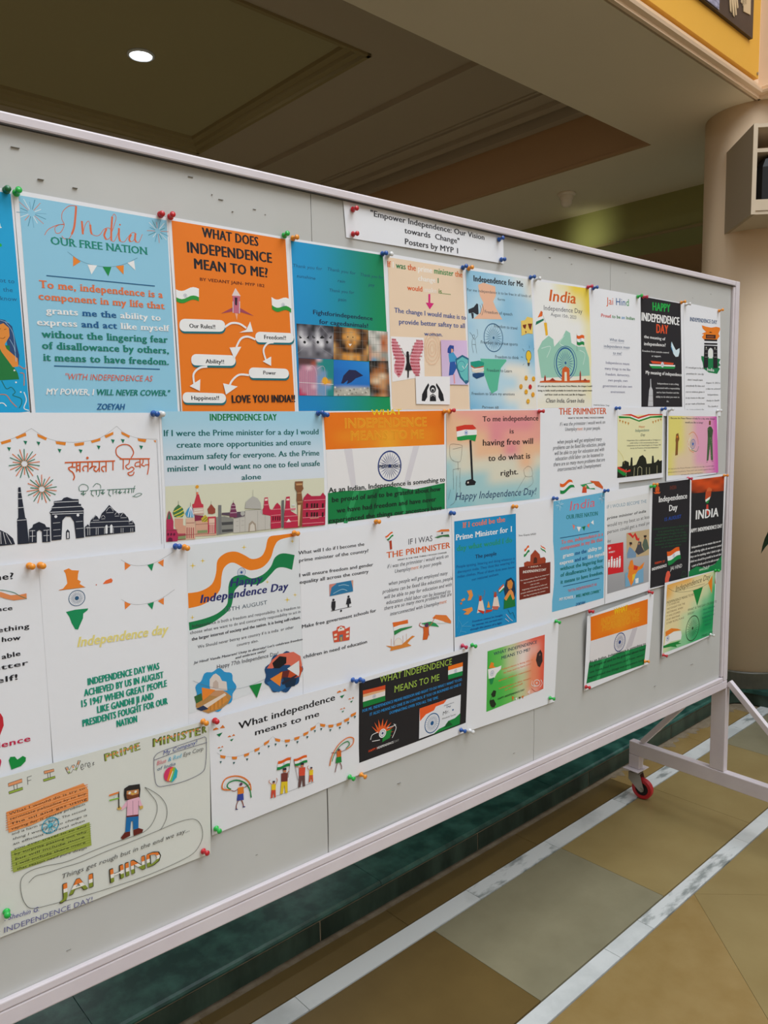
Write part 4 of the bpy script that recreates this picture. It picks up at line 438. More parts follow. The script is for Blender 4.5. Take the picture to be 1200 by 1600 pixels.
{"name":"printed_poster","label":"white poster with orange Devanagari lettering, black monuments and fireworks","cat":"poster","o":[0.1817,1.3414],"row":2,"col":"EDEDF0","curl":[2.5,1.2,0.2],"dy":0,"q":[[0,0],[2970,0],[2958,2256],[-12,2256]],"parts":[["bunting","",[["s","8A8A8A",3,[[635,413,896,345,1137,214],[1137,214,1342,354,1581,410,1830,408,2070,359,2314,196],[2314,196,2440,305,2626,376,2917,399]],1],["p","E88A2C",[739,388,865,352,869,389,750,424]],["p","E88A2C",[924,327,1059,269,1067,311,945,354]],["p","E88A2C",[1205,285,1332,346,1315,381,1213,329]],["p","E88A2C",[1441,395,1581,414,1571,456,1452,434]],["p","E88A2C",[1694,432,1834,416,1827,459,1703,472]],["p","E88A2C",[1929,402,2070,361,2063,401,1942,434]],["p","E88A2C",[2128,330,2260,276,2258,316,2146,367]],["p","E88A2C",[2375,274,2505,337,2491,370,2381,314]],["p","E88A2C",[2617,380,2753,396,2738,441,2628,418]],["p","E88A2C",[2865,415,2905,416,2898,453]],["p","147A5A",[813,459,861,468,837,516]],["p","147A5A",[1024,378,1073,387,1049,435]],["p","147A5A",[1191,393,1241,402,1216,451]],["p","147A5A",[1463,500,1515,509,1489,559]],["p","147A5A",[1750,516,1804,526,1778,576]],["p","147A5A",[2008,468,2063,477,2036,529]],["p","147A5A",[2218,384,2274,394,2247,446]],["p","147A5A",[2365,383,2423,393,2395,445]],["p","147A5A",[2637,484,2697,494,2668,548]]]],["illustration","orange and green firework",[["s","E07A4A",11,[[1057,687,1217,671],[1049,666,1174,566],[1030,653,1066,549],[1008,652,969,496],[988,663,872,553],[978,683,870,663],[980,706,832,766],[994,723,902,854],[1016,730,1011,840],[1038,725,1118,863],[1053,709,1196,781]],0],["s","1E7A5A",11,[[1055,675,1156,634],[1041,658,1133,527],[1019,651,1026,491],[997,656,942,561],[982,672,839,600],[978,694,818,710],[986,715,900,784],[1005,728,953,880],[1027,729,1066,885],[1047,718,1127,793],[1057,698,1214,727]],0]]],["illustration","orange and green firework",[["s","1E7A5A",11,[[1261,1047,1421,1031],[1253,1026,1378,926],[1234,1013,1270,909],[1212,1012,1173,856],[1192,1023,1076,913],[1182,1043,1074,1023],[1184,1066,1036,1126],[1198,1083,1106,1214],[1220,1090,1215,1200],[1242,1085,1322,1223],[1257,1069,1400,1141]],0],["s","E07A4A",11,[[1259,1035,1360,994],[1245,1018,1337,887],[1223,1011,1230,851],[1201,1016,1146,921],[1186,1032,1043,960],[1182,1054,1022,1070],[1190,1075,1104,1144],[1209,1088,1157,1240],[1231,1089,1270,1245],[1251,1078,1331,1153],[1261,1058,1418,1087]],0]]],["lettering","orange Devanagari heading",[["s","D8602A",19,[[1549,698,2263,702],[2333,676,2794,690]],0],["s","D8602A",17,[[1655,702,1648,753,1597,774,1614,811,1650,842,1670,902,1651,951],[1628,762,1693,771],[1712,704,1705,835],[1759,702,1751,841],[1757,738,1713,756,1714,800,1752,813],[1872,703,1864,842],[1864,763,1814,760,1792,799,1809,832],[1931,705,1923,765,1886,803,1943,766,1986,780],[2034,705,2026,850],[1987,768,1949,806,1982,844,2025,794],[2131,705,2122,855],[2127,774,2070,782,2063,822,2092,853],[2232,705,2225,839]],1],["s","D8602A",15,[[2388,683,2378,834],[2378,686,2295,618,2294,516,2390,466,2493,485,2547,585,2504,666],[2482,686,2468,748,2418,783,2453,830,2508,801,2542,834,2493,873,2446,887,2469,925,2523,916,2540,875],[2641,688,2636,821],[2639,730,2574,742,2565,793,2636,792],[2690,690,2683,746,2658,776,2711,799],[2773,689,2771,802,2743,927],[2712,779,2768,777]],1],["o","D8602A",1867,643,18,18],["s","1E6A50",7,[[1731,1114,1724,1054,1775,1017,1842,1041,1853,1092,1818,1120],[1920,1066,1972,1019,2027,1042,2032,1093],[2494,1239,2568,1252,2645,1215,2582,1203,2516,1240]],1],["s","1E6A50",9,[[1742,1115,1828,1117],[1877,1116,2091,1117],[2123,1119,2547,1125],[1785,1118,1781,1182],[1784,1138,1748,1151,1782,1166,1817,1144],[1907,1118,1894,1165,1926,1200],[1966,1117,1967,1186],[2019,1117,2007,1183,1981,1207],[2063,1120,2059,1184],[2061,1144,2034,1158,2060,1172,2089,1154],[2160,1122,2144,1182,2175,1217],[2213,1121,2209,1190],[2262,1124,2259,1190],[2261,1149,2231,1167],[2316,1123,2312,1193],[2315,1152,2285,1167,2313,1181,2343,1162],[2395,1124,2392,1194],[2361,1176,2393,1161],[2448,1125,2444,1192],[2424,1176,2446,1161],[2492,1126,2489,1188],[2526,1128,2514,1186],[2527,1114,2545,1083]],1]]],["illustration","dark tower, arch and temple silhouettes",[["p","262B3A",[557,1599,661,1571,744,1627,809,1700,830,1783,544,1785]],["s","E8E8EC",6,[[693,1603,717,1767],[726,1625,786,1774],[660,1590,657,1760]],1],["p","262B3A",[917,1009,948,1007,953,1102,982,1429,998,1450,1009,1791,863,1787,878,1440,893,1426]],["s","E8E8EC",7,[[888,1288,986,1286],[870,1458,1005,1460],[899,1165,967,1164],[905,1080,961,1080]],0],["p","262B3A",[1021,1597,1066,1572,1077,1534,1157,1503,1232,1545,1248,1585,1295,1594,1290,1798,1183,1794,1185,1642,1154,1616,1120,1639,1110,1790,1009,1787]],["s","E8E8EC",6,[[1027,1617,1099,1620],[1022,1694,1098,1697],[1208,1629,1286,1628],[1204,1702,1281,1706],[1064,1611,1053,1774],[1255,1625,1244,1789]],0],["p","262B3A",[1370,1283,1370,1232,1475,1226,1505,1194,1553,1186,1628,1219,1708,1228,1708,1292,1739,1299,1741,1335,1774,1370,1771,1418,1763,1497,1757,1787,1642,1788,1628,1546,1584,1466,1518,1460,1469,1511,1441,1782,1306,1784,1318,1410,1301,1383,1333,1346,1339,1308]],["s","E8E8EC",8,[[1323,1322,1757,1332],[1308,1383,1772,1402],[1372,1248,1703,1256],[1333,1411,1762,1433]],0],["s","E8E8EC",5,[[1340,1539,1437,1538],[1337,1637,1435,1637],[1336,1726,1437,1726],[1651,1548,1748,1548],[1651,1648,1750,1649]],1],["o","E8E8EC",1383,1449,20,20],["o","E8E8EC",1687,1455,20,20],["p","262B3A",[1506,1783,1509,1674,1533,1644,1558,1679,1556,1782]],["p","E8E8EC",[1518,1775,1523,1695,1535,1681,1545,1698,1541,1773]],["p","262B3A",[1774,1639,1816,1593,1838,1629,1862,1547,1936,1472,1992,1538,2027,1459,2080,1412,2143,1342,2203,1416,2272,1479,2347,1475,2414,1554,2432,1618,2475,1601,2514,1668,2512,1777,1774,1777]],["s","E8E8EC",5,[[1810,1760,1816,1654],[1838,1762,1844,1656]],0],["s","E8E8EC",5,[[1929,1762,1935,1665],[1957,1765,1963,1668]],0],["s","E8E8EC",5,[[2050,1764,2055,1677],[2079,1767,2084,1679]],0],["s","E8E8EC",5,[[2152,1766,2157,1686],[2181,1769,2185,1689]],0],["s","E8E8EC",5,[[2297,1769,2301,1700],[2326,1772,2330,1703]],0],["s","E8E8EC",5,[[2444,1772,2448,1714],[2474,1775,2477,1717]],0],["s","E8E8EC",5,[[1895,1529,1919,1495,1941,1484,1963,1499,1982,1537],[1894,1549,1982,1553]],1],["s","E8E8EC",5,[[2093,1434,2122,1394,2149,1380,2175,1398,2199,1443],[2092,1454,2198,1459]],1],["s","E8E8EC",5,[[2302,1528,2327,1493,2351,1481,2373,1497,2394,1536],[2301,1548,2393,1552]],1],["s","E8E8EC",5,[[2423,1628,2439,1606,2454,1599,2468,1609,2482,1633],[2421,1649,2481,1650]],1],["s","E8E8EC",5,[[2016,1519,2031,1498,2046,1490,2059,1500,2072,1524],[2015,1540,2071,1541]],1],["s","E8E8EC",5,[[2217,1496,2235,1471,2252,1462,2268,1473,2283,1501],[2216,1516,2282,1518]],1],["s","E8E8EC",5,[[1799,1622,1811,1603,1824,1597,1835,1606,1846,1626],[1797,1642,1845,1642]],1],["s","E8E8EC",6,[[1781,1650,2513,1689],[1860,1577,2432,1608]],0],["p","E8EAEE",[2063,1760,2069,1647,2091,1629,2102,1650,2095,1761]],["p","E8EAEE",[2132,1760,2138,1649,2160,1631,2175,1653,2169,1760]],["s","9AA0AA",5,[[2917,399,2923,2008]],0]]]]},
{"name":"printed_poster","label":"light blue poster about being Prime minister over a strip of coloured palaces and domes","cat":"poster","o":[0.4787,1.3414],"row":2,"col":"EDEDF0","curl":[2.0,1.2,0.2],"dy":0.5,"q":[[0,0],[3033,-25],[3102,2240],[-9,2196]],"parts":[["printed_background","",[["g",["A8D4E8","A4D4EC","DCE4EE","DCE2EC"],[34,-21,2997,-26,3037,1159,43,1124]]]],["illustration","pale sky above the skyline",[["p","DCDCC4",[48,1125,3024,1150,3030,2007,23,1994]]]],["lettering","",[["t","INDEPENDENCE DAY",842,124,1228,107,-0.1,"14804A","B"],["t","If I were the Prime minister for a day I would",63,356,2857,93,-0.4,"1A6A6A","b"],["t","create more opportunities and ensure",262,539,2487,93,-0.4,"1A6A6A","b"],["t","maximum safety for everyone. As the Prime",88,722,2839,93,-0.5,"1A6A6A","b"],["t","minister  I would want no one to feel unsafe",98,902,2836,93,-0.6,"1A6A6A","b"],["t","alone",1369,1096,360,85,-0.8,"1A6A6A","b"]]],["illustration","striped onion domes and red towers",[["p","B8305A",[24,1985,41,1644,71,1530,92,1504,119,1539,157,1678,151,1794,224,1813,210,1994]],["p","3A7A5A",[61,1634,92,1499,115,1636]],["p","B84A5A",[223,1825,355,1790,346,1980,211,1979]],["p","D8A088",[179,1633,317,1645,312,1751,356,1767,350,1885,221,1872,173,1750]],["p","4A7A4A",[149,1541,182,1474,249,1416,320,1485,341,1571,308,1621,175,1609]],["s","E0D04A",16,[[166,1585,262,1551,328,1518],[164,1529,240,1497,301,1469],[209,1612,284,1600,336,1571]],1],["s","4A4A3A",4,[[248,1428,251,1362]],0],["p","E0B8A0",[362,1649,514,1653,508,1992,346,1980]],["p","4A9ACA",[356,1573,394,1505,447,1457,500,1518,522,1582,489,1641,383,1632]],["s","F0F0F4",12,[[398,1628,416,1563,446,1466],[443,1637,452,1566,449,1467],[484,1631,482,1569,456,1472]],1],["s","4A4A3A",4,[[447,1462,449,1405]],0],["p","C83A4A",[478,1433,509,1424,557,1285,598,1283,637,1433,667,1448,670,1604,491,1598]],["p","E0E0D0",[556,1190,592,1192,589,1244,554,1242]],["o","E8A02C",573,1162,28,28],["p","D8C0B0",[491,1494,670,1498,671,1599,491,1593]],["p","E87A5A",[553,1246,589,1249,587,1282,552,1279]],["s","F4ECE0",10,[[514,1531,656,1531],[508,1566,662,1569]],0],["p","D8A890",[525,1639,878,1660,874,1967,510,1949]],["p","8A2A4A",[511,1605,659,1627,661,1699,511,1705]],["p","C8B03A",[621,1672,691,1617,750,1683,737,1735,633,1730]],["s","5A6A3A",10,[[634,1716,715,1656],[675,1729,740,1682]],1],["p","9A4A3A",[736,1527,803,1451,873,1538,870,1601,821,1616,748,1605]],["s","4A3A3A",4,[[802,1455,805,1407]],0],["p","C83A50",[736,1657,878,1660,870,1937,728,1933]],["p","E8C4B0",[755,1683,855,1687,849,1935,744,1934]],["s","8A4A4A",6,[[33,1806,219,1815],[220,1900,860,1931],[363,1720,510,1729],[524,1759,868,1766]],0],["p","B85A5A",[370,1792,385,1793,377,1959,362,1962]],["p","B85A5A",[405,1795,420,1797,412,1963,397,1966]],["p","B85A5A",[441,1799,456,1800,448,1966,432,1970]],["p","B85A5A",[476,1802,491,1803,483,1970,468,1973]],["p","B84A5A",[751,1780,764,1781,758,1914,745,1915]],["p","B84A5A",[782,1783,795,1784,789,1917,776,1918]],["p","B84A5A",[814,1786,827,1787,821,1920,808,1921]],["p","B84A5A",[845,1788,859,1790,852,1923,839,1924]],["o","6A1A3A",61,1868,16,20],["o","6A1A3A",110,1872,16,20],["o","6A1A3A",159,1877,16,20],["p","6A1A3A",[49,1976,61,1931,91,1920,124,1937,127,1985]],["p","8A9A6A",[219,1919,349,1918,346,1970,216,1966]],["p","8A9A6A",[550,1857,721,1864,719,1907,548,1900]]]],["illustration","grey building, white domed tomb and minarets",[["p","8A8A84",[877,1670,1032,1671,1193,1722,1183,1944,885,1963]],["p","4A4A4C",[974,1764,1180,1770,1178,1819,978,1813]],["p","4A4A4C",[974,1886,1175,1893,1173,1933,978,1928]],["p","7A7A7A",[928,1479,981,1484,966,1947,912,1951]],["p","5A4A5A",[981,1610,1419,1622,1415,1716,1221,1714,1114,1666,985,1645]],["p","7A3A5A",[1123,1691,1132,1618,1151,1558,1159,1497,1199,1451,1235,1503,1238,1565,1258,1628,1254,1707]],["s","E0C4D0",8,[[1132,1623,1258,1628],[1151,1560,1244,1563],[1159,1502,1235,1508]],0],["s","5A3A4A",4,[[1199,1456,1201,1421]],0],["p","C8C4BC",[1193,1722,1399,1702,1409,1603,1726,1616,1729,1705,1897,1732,1882,1962,1183,1959]],["p","B8B6B0",[1410,1571,1425,1468,1501,1411,1564,1378,1654,1421,1708,1501,1721,1606]],["s","8A8680",4,[[1564,1383,1569,1273]],0],["o","B8B6B0",1362,1652,40,40],["o","B8B6B0",1736,1658,40,40],["p","A89A8A",[1455,1966,1472,1834,1536,1787,1602,1846,1614,1966]],["p","D8D0C4",[1484,1964,1499,1862,1540,1828,1578,1869,1586,1964]],["s","9A968E",5,[[1193,1722,1404,1715],[1408,1606,1726,1616],[1303,1731,1299,1960],[1408,1616,1399,1960],[1645,1635,1638,1964],[1786,1723,1782,1965],[1235,1775,1279,1774],[1232,1849,1276,1848],[1334,1774,1379,1773],[1331,1849,1376,1848]],0]]],["illustration","crimson palaces and a brown tower",[["p","C02A4A",[1738,1617,1768,1582,1786,1418,1850,1418,1858,1525,1883,1619,1936,1633,1998,1548,2035,1523,2092,1581,2102,1646,2096,1962,1894,1963,1891,1737,1741,1694]],["p","F0D8D0",[1791,1439,1844,1437,1842,1473,1790,1474]],["p","E07A8A",[1764,1531,1869,1531,1868,1551,1764,1551]],["s","F0B8B8",6,[[1895,1630,2102,1636],[1902,1733,2098,1734],[1898,1861,2094,1863]],0],["p","4A1020",[1931,1751,1952,1750,1949,1819,1929,1820]],["p","4A1020",[1978,1755,1999,1754,1997,1823,1976,1824]],["p","4A1020",[2026,1759,2047,1758,2044,1827,2023,1828]],["p","4A1020",[2067,1762,2088,1762,2086,1831,2065,1832]],["p","6A6A6A",[2120,1488,2168,1486,2150,1962,2108,1963]],["p","C02A4A",[2165,1724,2194,1589,2212,1435,2285,1432,2285,1596,2300,1688,2451,1780,2449,1990,2150,1977]],["p","F0D8D0",[2217,1469,2277,1468,2276,1499,2215,1500]],["p","E07A8A",[2174,1639,2400,1644,2399,1670,2173,1665]],["p","D8DCE0",[2328,1576,2390,1581,2389,1601,2328,1597]],["p","F0E8E8",[2202,1875,2252,1820,2299,1876]],["s","F0B8B8",6,[[2163,1771,2451,1780],[2160,1859,2447,1869]],0],["p","8A5A3A",[2398,1180,2564,1184,2556,1262,2572,1316,2527,1365,2547,1524,2564,1552,2518,1984,2443,1984,2437,1542,2423,1515,2434,1359,2399,1305]],["p","C89A6A",[2418,1217,2551,1220,2543,1251,2423,1249]],["s","D8B080",8,[[2440,1543,2546,1545],[2433,1385,2533,1386]],0],["p","E8C8A0",[2445,1595,2507,1595,2463,1965,2444,1963]],["p","B82848",[2551,1577,2567,1478,2651,1400,2738,1458,2930,1466,2984,1411,3043,1479,3024,1996,2524,1987]],["s","F0A8B0",8,[[2578,1526,3038,1538],[2554,1683,3033,1694],[2542,1827,3016,1841],[2533,1932,2999,1948]],0],["p","3A1A1A",[2620,1580,2658,1577,2655,1656,2617,1659]],["p","3A1A1A",[2615,1738,2652,1736,2650,1815,2612,1817]],["p","3A1A1A",[2721,1587,2759,1585,2756,1664,2718,1667]],["p","3A1A1A",[2716,1746,2754,1744,2751,1824,2713,1826]],["p","3A1A1A",[2778,1591,2817,1589,2814,1669,2775,1671]],["p","3A1A1A",[2773,1751,2811,1749,2809,1829,2770,1831]],["p","3A1A1A",[2836,1596,2874,1593,2872,1673,2833,1676]],["p","3A1A1A",[2830,1756,2869,1754,2866,1834,2828,1836]],["p","3A1A1A",[2958,1605,2997,1602,2995,1683,2955,1685]],["p","3A1A1A",[2953,1766,2992,1764,2990,1844,2950,1846]],["s","E8D0A8",8,[[2698,1694,2890,1699],[2693,1853,2885,1854]],0]]]]},
{"name":"printed_poster","label":"tricolour poster with yellow outlined title in the second row","cat":"poster","o":[0.7806,1.3416],"row":2,"col":"EDEDF0","curl":[1.5,1.0,0.2],"dy":0,"q":[[0,0],[3079,-41],[3128,2106],[87,2149]],"parts":[["printed_background","",[["m",["OOOOOOO","OOPPPOO","OPPYPPO","OOPYPPO"],{"O":"F07A14","P":"F28C1C","Y":"F5A628"},[22,-4,2994,-46,2997,637,61,654]],["p","EDEBEC",[61,654,2997,637,3010,1417,89,1441]],["p","128044",[89,1434,443,1414,947,1439,1527,1392,2134,1499,3010,1417,3015,1953,80,1995]]]],["illustration","soft folds of the printed flag",[["p","2A9A5A",[669,1443,807,1445,516,2017,426,2009]],["p","2A9A5A",[1726,1416,1827,1422,1970,1955,1867,1954]],["p","0E6A38",[1137,1436,1281,1438,1124,1960,981,1966]],["p","0E6A38",[2451,1488,2613,1470,2660,1953,2524,1961]],["p","DCD8DE",[465,651,645,649,739,1411,624,1418]],["p","DCD8DE",[2149,647,2305,643,2032,1376,1878,1406]]]],["lettering","",[["t","WHAT",1114,46,740,103,1.1,"F5D020","b"],["t","INDEPENDENCE",498,273,2004,171,0.4,"F5C832","o"],["t","MEANS TO ME",626,498,1798,164,0.0,"F5C832","o"]]],["chakra_wheel","",[["w","1E3A80",1540,1007,295,24,0.12,0.09]]],["lettering","",[["t","INDEPENDENCE",1281,1033,533,60,-1.7,"16284A","b"],["t","As an Indian, Independence is something to",106,1428,2905,91,0.8,"1A2A26","b"],["t","be proud of and to be grateful about how",180,1605,2706,91,0.7,"1A2A26","b"],["t","we have had freedom and have never",280,1807,2481,91,0.8,"1A2A26","b"],["t","experienced the things our ancestors have",98,1979,2816,91,0.4,"1A2A26","b"]]]]},
{"name":"printed_poster","label":"pink and blue watercolour poster with a hand holding a flag","cat":"poster","o":[1.0885,1.3483],"row":2,"col":"EDEDF0","curl":[1.5,1.0,0.2],"dy":0.5,"q":[[0,0],[3003,-10],[3113,2166],[11,2249]],"parts":[["printed_background","",[["m",["ORRRRRP","OORPPPR","OOOPRRR","EEOOPOO","BEEEEOE","BBBEEEB","ABBBBBB","AABBAAB"],{"O":"F0C09A","R":"F0A89A","P":"E8949A","E":"E0DCC8","B":"A8D0D4","A":"8CC4CE"},[-30,28,2939,4,2968,2019,-19,2015]]]],["lettering","",[["t","To me independence",1037,250,1833,112,0.5,"2A1E1E","b"],["t","is",1902,513,131,104,-1.3,"2A1E1E","b"],["t","having free will",1046,758,1647,129,0.0,"2A1E1E","b"],["t","to do what is",1217,1092,1382,130,0.3,"2A1E1E","b"],["t","right.",1619,1426,575,122,0.6,"2A1E1E","b"],["t","Happy Independence Day!",233,1862,2580,155,-1.1,"24406A","i"]]],["illustration","hand holding a flag on a black pole",[["p","D83A2A",[248,349,502,311,737,313,843,389,736,412,501,409,259,446]],["p","F2F2F2",[259,446,501,409,855,422,854,521,500,531,269,559]],["p","1E9A4A",[269,559,500,531,854,521,806,661,616,615,383,635,280,624]],["w","2A6AC0",535,475,49,8,0.4,0.15],["p","1E1E24",[634,632,693,633,753,1465,836,1511,800,1576,550,1578,515,1534,539,1469,693,1445]],["o","E8E0D8",598,1514,24,20],["s","5A4A4A",5,[[62,788,97,701,394,729,416,799,379,1034,310,1072,150,1033,72,942,62,788],[298,1072,308,1244],[159,1220,366,1205],[159,1220,178,1637],[366,1205,339,1606],[261,1356,233,1846,83,1958],[375,1485,360,1855],[87,1631,28,1831],[152,803,405,770],[2382,1332,2518,1259,2655,1309,2684,1481,2450,1478,2382,1332],[2684,1481,2699,1662,2316,1817],[2450,1478,2181,1764,2049,1932]],1]]]]},
{"name":"printed_poster","label":"white poster headed THE PRIMNISTER in the second row with lines of handwriting","cat":"poster","o":[1.3889,1.3493],"row":2,"col":"EDEDF0","curl":[2.5,1.0,0.3],"dy":0,"q":[[0,0],[2981,-74],[3158,2209],[42,2424]],"parts":[["lettering","",[["t","THE PRIMNISTER",626,117,1877,151,0.5,"D8602A","b"],["t","WHAT IS THE ONE THING I WOULD CHANGE",960,216,1441,38,0.4,"3A3A3A","b"],["t","if i was the primnister i would work on",656,378,1793,85,1.3,"4A4A52","i"],["t","Unemploy~E88A5Ament ~4A4A52in poor people.",856,496,1404,85,0.6,"4A4A52","i"],["P",["when people will get employed many","problems can be fixed like eduction, people","will be able to pay for education and with","education child labor can be lessened to","there are so many more problems that are","interconnected with Unemployment"],1448,774,1459,1419,93,2056,1.2,"4A4A52","ci"]]],["flag","",[["p","E8641E",[699,1716,756,1738,813,1744,870,1728,927,1696,984,1664,1041,1648,1100,1654,1158,1675,1196,1735,1133,1717,1071,1714,1009,1733,948,1768,887,1803,826,1822,765,1819,704,1800]],["p","F2F2F2",[704,1800,765,1819,826,1822,887,1803,948,1768,1009,1733,1071,1714,1133,1717,1196,1735,1234,1796,1167,1780,1100,1780,1035,1802,969,1840,904,1878,839,1900,775,1900,710,1884]],["p","158A45",[710,1884,775,1900,839,1900,904,1878,969,1840,1035,1802,1100,1780,1167,1780,1234,1796,1272,1856,1200,1843,1130,1846,1060,1871,991,1912,922,1953,853,1978,784,1981,715,1968]]]],["illustration","",[["p","D8602A",[1878,1724,2244,1762,2426,1905,2435,1967,2025,1837]],["p","2A9A5A",[1487,1805,1951,1772,2101,1955,1666,1902]],["p","D8502A",[1594,1854,1737,1863,1754,2015,1561,2003]],["p","F2F2F2",[1736,1802,2024,1793,2174,1916,1882,1915]],["o","E8A080",1708,1853,38,30]]]]},
{"name":"printed_poster","label":"pale yellow poster with a black mosque skyline and tricolour drapes","cat":"poster","o":[1.687,1.3568],"row":2,"col":"EDEDF0","curl":[2.0,1.0,0.3],"dy":0.5,"q":[[0,0],[2163,22],[2273,1900],[-4,1926]],"parts":[["printed_background","",[["p","ECE8B8",[9,220,2122,176,2187,1770,68,1800]]]],["bunting","tricolour swag and small flags",[["p","D8402A",[132,193,606,176,933,253,1430,176,2122,176,2105,204,1465,213,984,304,575,221]],["p","F2F2F2",[608,221,935,303,1465,213,1466,241,952,331,576,248]],["p","1E8A3A",[56,229,576,248,969,340,1517,241,2105,214,2108,271,1536,278,987,377,545,284,73,282]],["p","C88A2A",[74,317,152,327,115,397]],["p","C88A2A",[1608,371,1693,363,1662,437]],["p","C88A2A",[199,340,278,350,241,421]],["p","C88A2A",[1736,349,1822,340,1790,415]],["p","C88A2A",[325,363,405,373,367,444]],["p","C88A2A",[1865,326,1952,317,1920,392]],["p","C88A2A",[453,387,533,396,495,468]],["p","C88A2A",[1995,303,2082,294,2050,370]]]],["lettering","",[["t","Happy",975,532,283,55,1.2,"D8702A","i"],["t","Independence",815,639,649,74,0.7,"1E6A6A","i"],["t","Day",1082,754,200,65,1.7,"2A2A2A","i"],["P",["Independence Day is celebrated annually on 15 August as a","public holiday in India commemorating the nation","independence from the United Kingdom on 15 August 1947","the day the Provisions of the Indian Independence","Act"],1253,877,1296,1147,37,1631,-0.7,"4A4A52","c"]]],["illustration","black domes and minarets",[["p","1E2218",[68,1800,60,1521,264,1508,285,1396,403,1364,564,1416,583,1508,631,1501,657,1296,722,1299,746,1515,908,1490,1050,1288,1199,1247,1354,1345,1410,1488,1650,1488,1659,1286,1729,1288,1771,1479,1866,1459,1977,1392,2050,1443,2173,1423,2187,1770]],["s","ECE8B8",12,[[820,1795,829,1556],[985,1794,994,1586,1076,1548,1178,1594,1185,1795],[1404,1792,1396,1581],[1558,1786,1550,1588],[463,1790,457,1584],[1940,1786,1931,1557]],0],["p","D83A2A",[76,1504,491,1632,651,1603,653,1658,412,1673,77,1558]],["p","1E8A3A",[77,1558,412,1673,494,1746,334,1751,79,1630]],["s","E8D880",10,[[48,1073,281,1260,357,1444]],1]]]]},
{"name":"printed_poster","label":"yellow to pink poster with a standing figure in camouflage","cat":"poster","o":[1.9229,1.3512],"row":2,"col":"EDEDF0","curl":[2.5,1.0,0.5],"dy":0,"q":[[0,0],[2831,9],[2868,1886],[84,1959]],"parts":[["printed_background","",[["m",["YYEPPM","YYEPPM","YYEPPM","YEEPPM","YEEEPM"],{"Y":"E8DC7A","E":"E8D0B0","P":"E8A8C4","M":"D860B8"},[68,168,2736,193,2987,1859,157,1808]]]],["lettering","",[["t","I Become the Prime Minister of India For a day, what changes",144,254,2493,49,-0.7,"3A3A3A","b"],["t","would you like to bring?",947,375,998,50,-1.0,"3A3A3A","b"],["P",["If I became the Prime Minister of India for one day I would make","every person in poverty There and I also would support them and","increase the salary and facilities"],1436,1652,1445,1834,35,2599,-0.5,"6A4A4A","c"]]],["illustration","raised fist holding a torch",[["p","8A5A2A",[463,847,492,672,602,645,666,812,614,889,612,1251,482,1266,484,905]],["o","E8862A",551,751,38,30]]],["illustration","swirl of hands around a blue wheel",[["s","E8863A",16,[[1173,699,1412,628,1646,782,1727,986],[1134,871,1243,1123,1491,1211]],1],["s","F2F2F2",16,[[1274,775,1139,971,1340,1126]],1],["s","3A8A4A",14,[[1340,1126,1638,1185,1760,1037]],1],["w","2A6AC0",1420,968,140,16,0.3,0.1]]],["illustration","figure in camouflage clothing",[["p","7A4A2A",[2286,314,2389,315,2396,438,2293,437]],["p","3E5A3A",[2217,538,2316,478,2441,490,2551,594,2521,799,2252,794]],["p","4A6A44",[2252,794,2521,799,2624,1476,2498,1471,2408,1003,2352,1465,2251,1492]],["o","8A9A6A",2259,564,20,16],["o","2A3A2A",2384,756,20,16],["o","8A9A6A",2509,949,20,16],["o","2A3A2A",2385,1136,20,16],["o","8A9A6A",2511,1332,20,16],["o","2A3A2A",2339,693,20,16],["o","8A9A6A",2464,886,20,16],["o","2A3A2A",2340,1073,20,16],["o","8A9A6A",2465,1268,20,16],["o","2A3A2A",2294,631,20,16],["o","8A9A6A",2419,823,20,16],["o","2A3A2A",2295,1010,20,16],["s","2A1A1A",10,[[2314,1516,2232,1523],[2542,1504,2647,1508]],0]]]]},
{"name":"printed_poster","label":"white poster with black handwritten words cut by the left frame edge","cat":"poster","o":[0.0839,1.1366],"row":3,"col":"EDEDF0","curl":[2.0,1.0,0.3],"dy":0,"q":[[0,0],[2100,0],[2106,3101],[6,3101]],"parts":[["lettering","black brush lettering",[["t","me?",1477,193,271,87,-1.7,"24242A","B"],["t","ence",1449,615,259,61,-2.9,"24242A","B"],["t","something",1235,902,673,66,-1.5,"24242A","B"],["t","how",1555,1048,231,66,-3.2,"24242A","B"],["t","able",1540,1287,232,67,1.5,"24242A","B"],["t","better",1316,1431,547,67,-0.2,"24242A","B"],["t","self!",1363,1611,351,76,0.0,"24242A","B"]]],["illustration","orange and green ribbon",[["p","E8915A",[1468,332,1585,359,1701,421,1823,431,1902,425,1901,501,1737,498,1638,460,1465,371]],["s","1E7A5A",8,[[1508,316,1626,343,1744,392,1821,453,1901,501]],1]]],["lettering","red word",[["t","independence",710,2506,1117,84,-1.4,"C82A50","B"]]],["illustration","red and green hearts",[["p","C82A38",[1474,2038,1500,2102,1503,2217,1432,2380,1374,2341,1414,2034]],["p","129040",[1562,2875,1535,2732,1558,2688,1615,2701,1645,2754,1718,2722,1757,2757,1750,2809,1688,2860]],["p","C82A50",[1394,2644,1439,2692,1441,2727,1410,2833,1384,2802]]]]]},
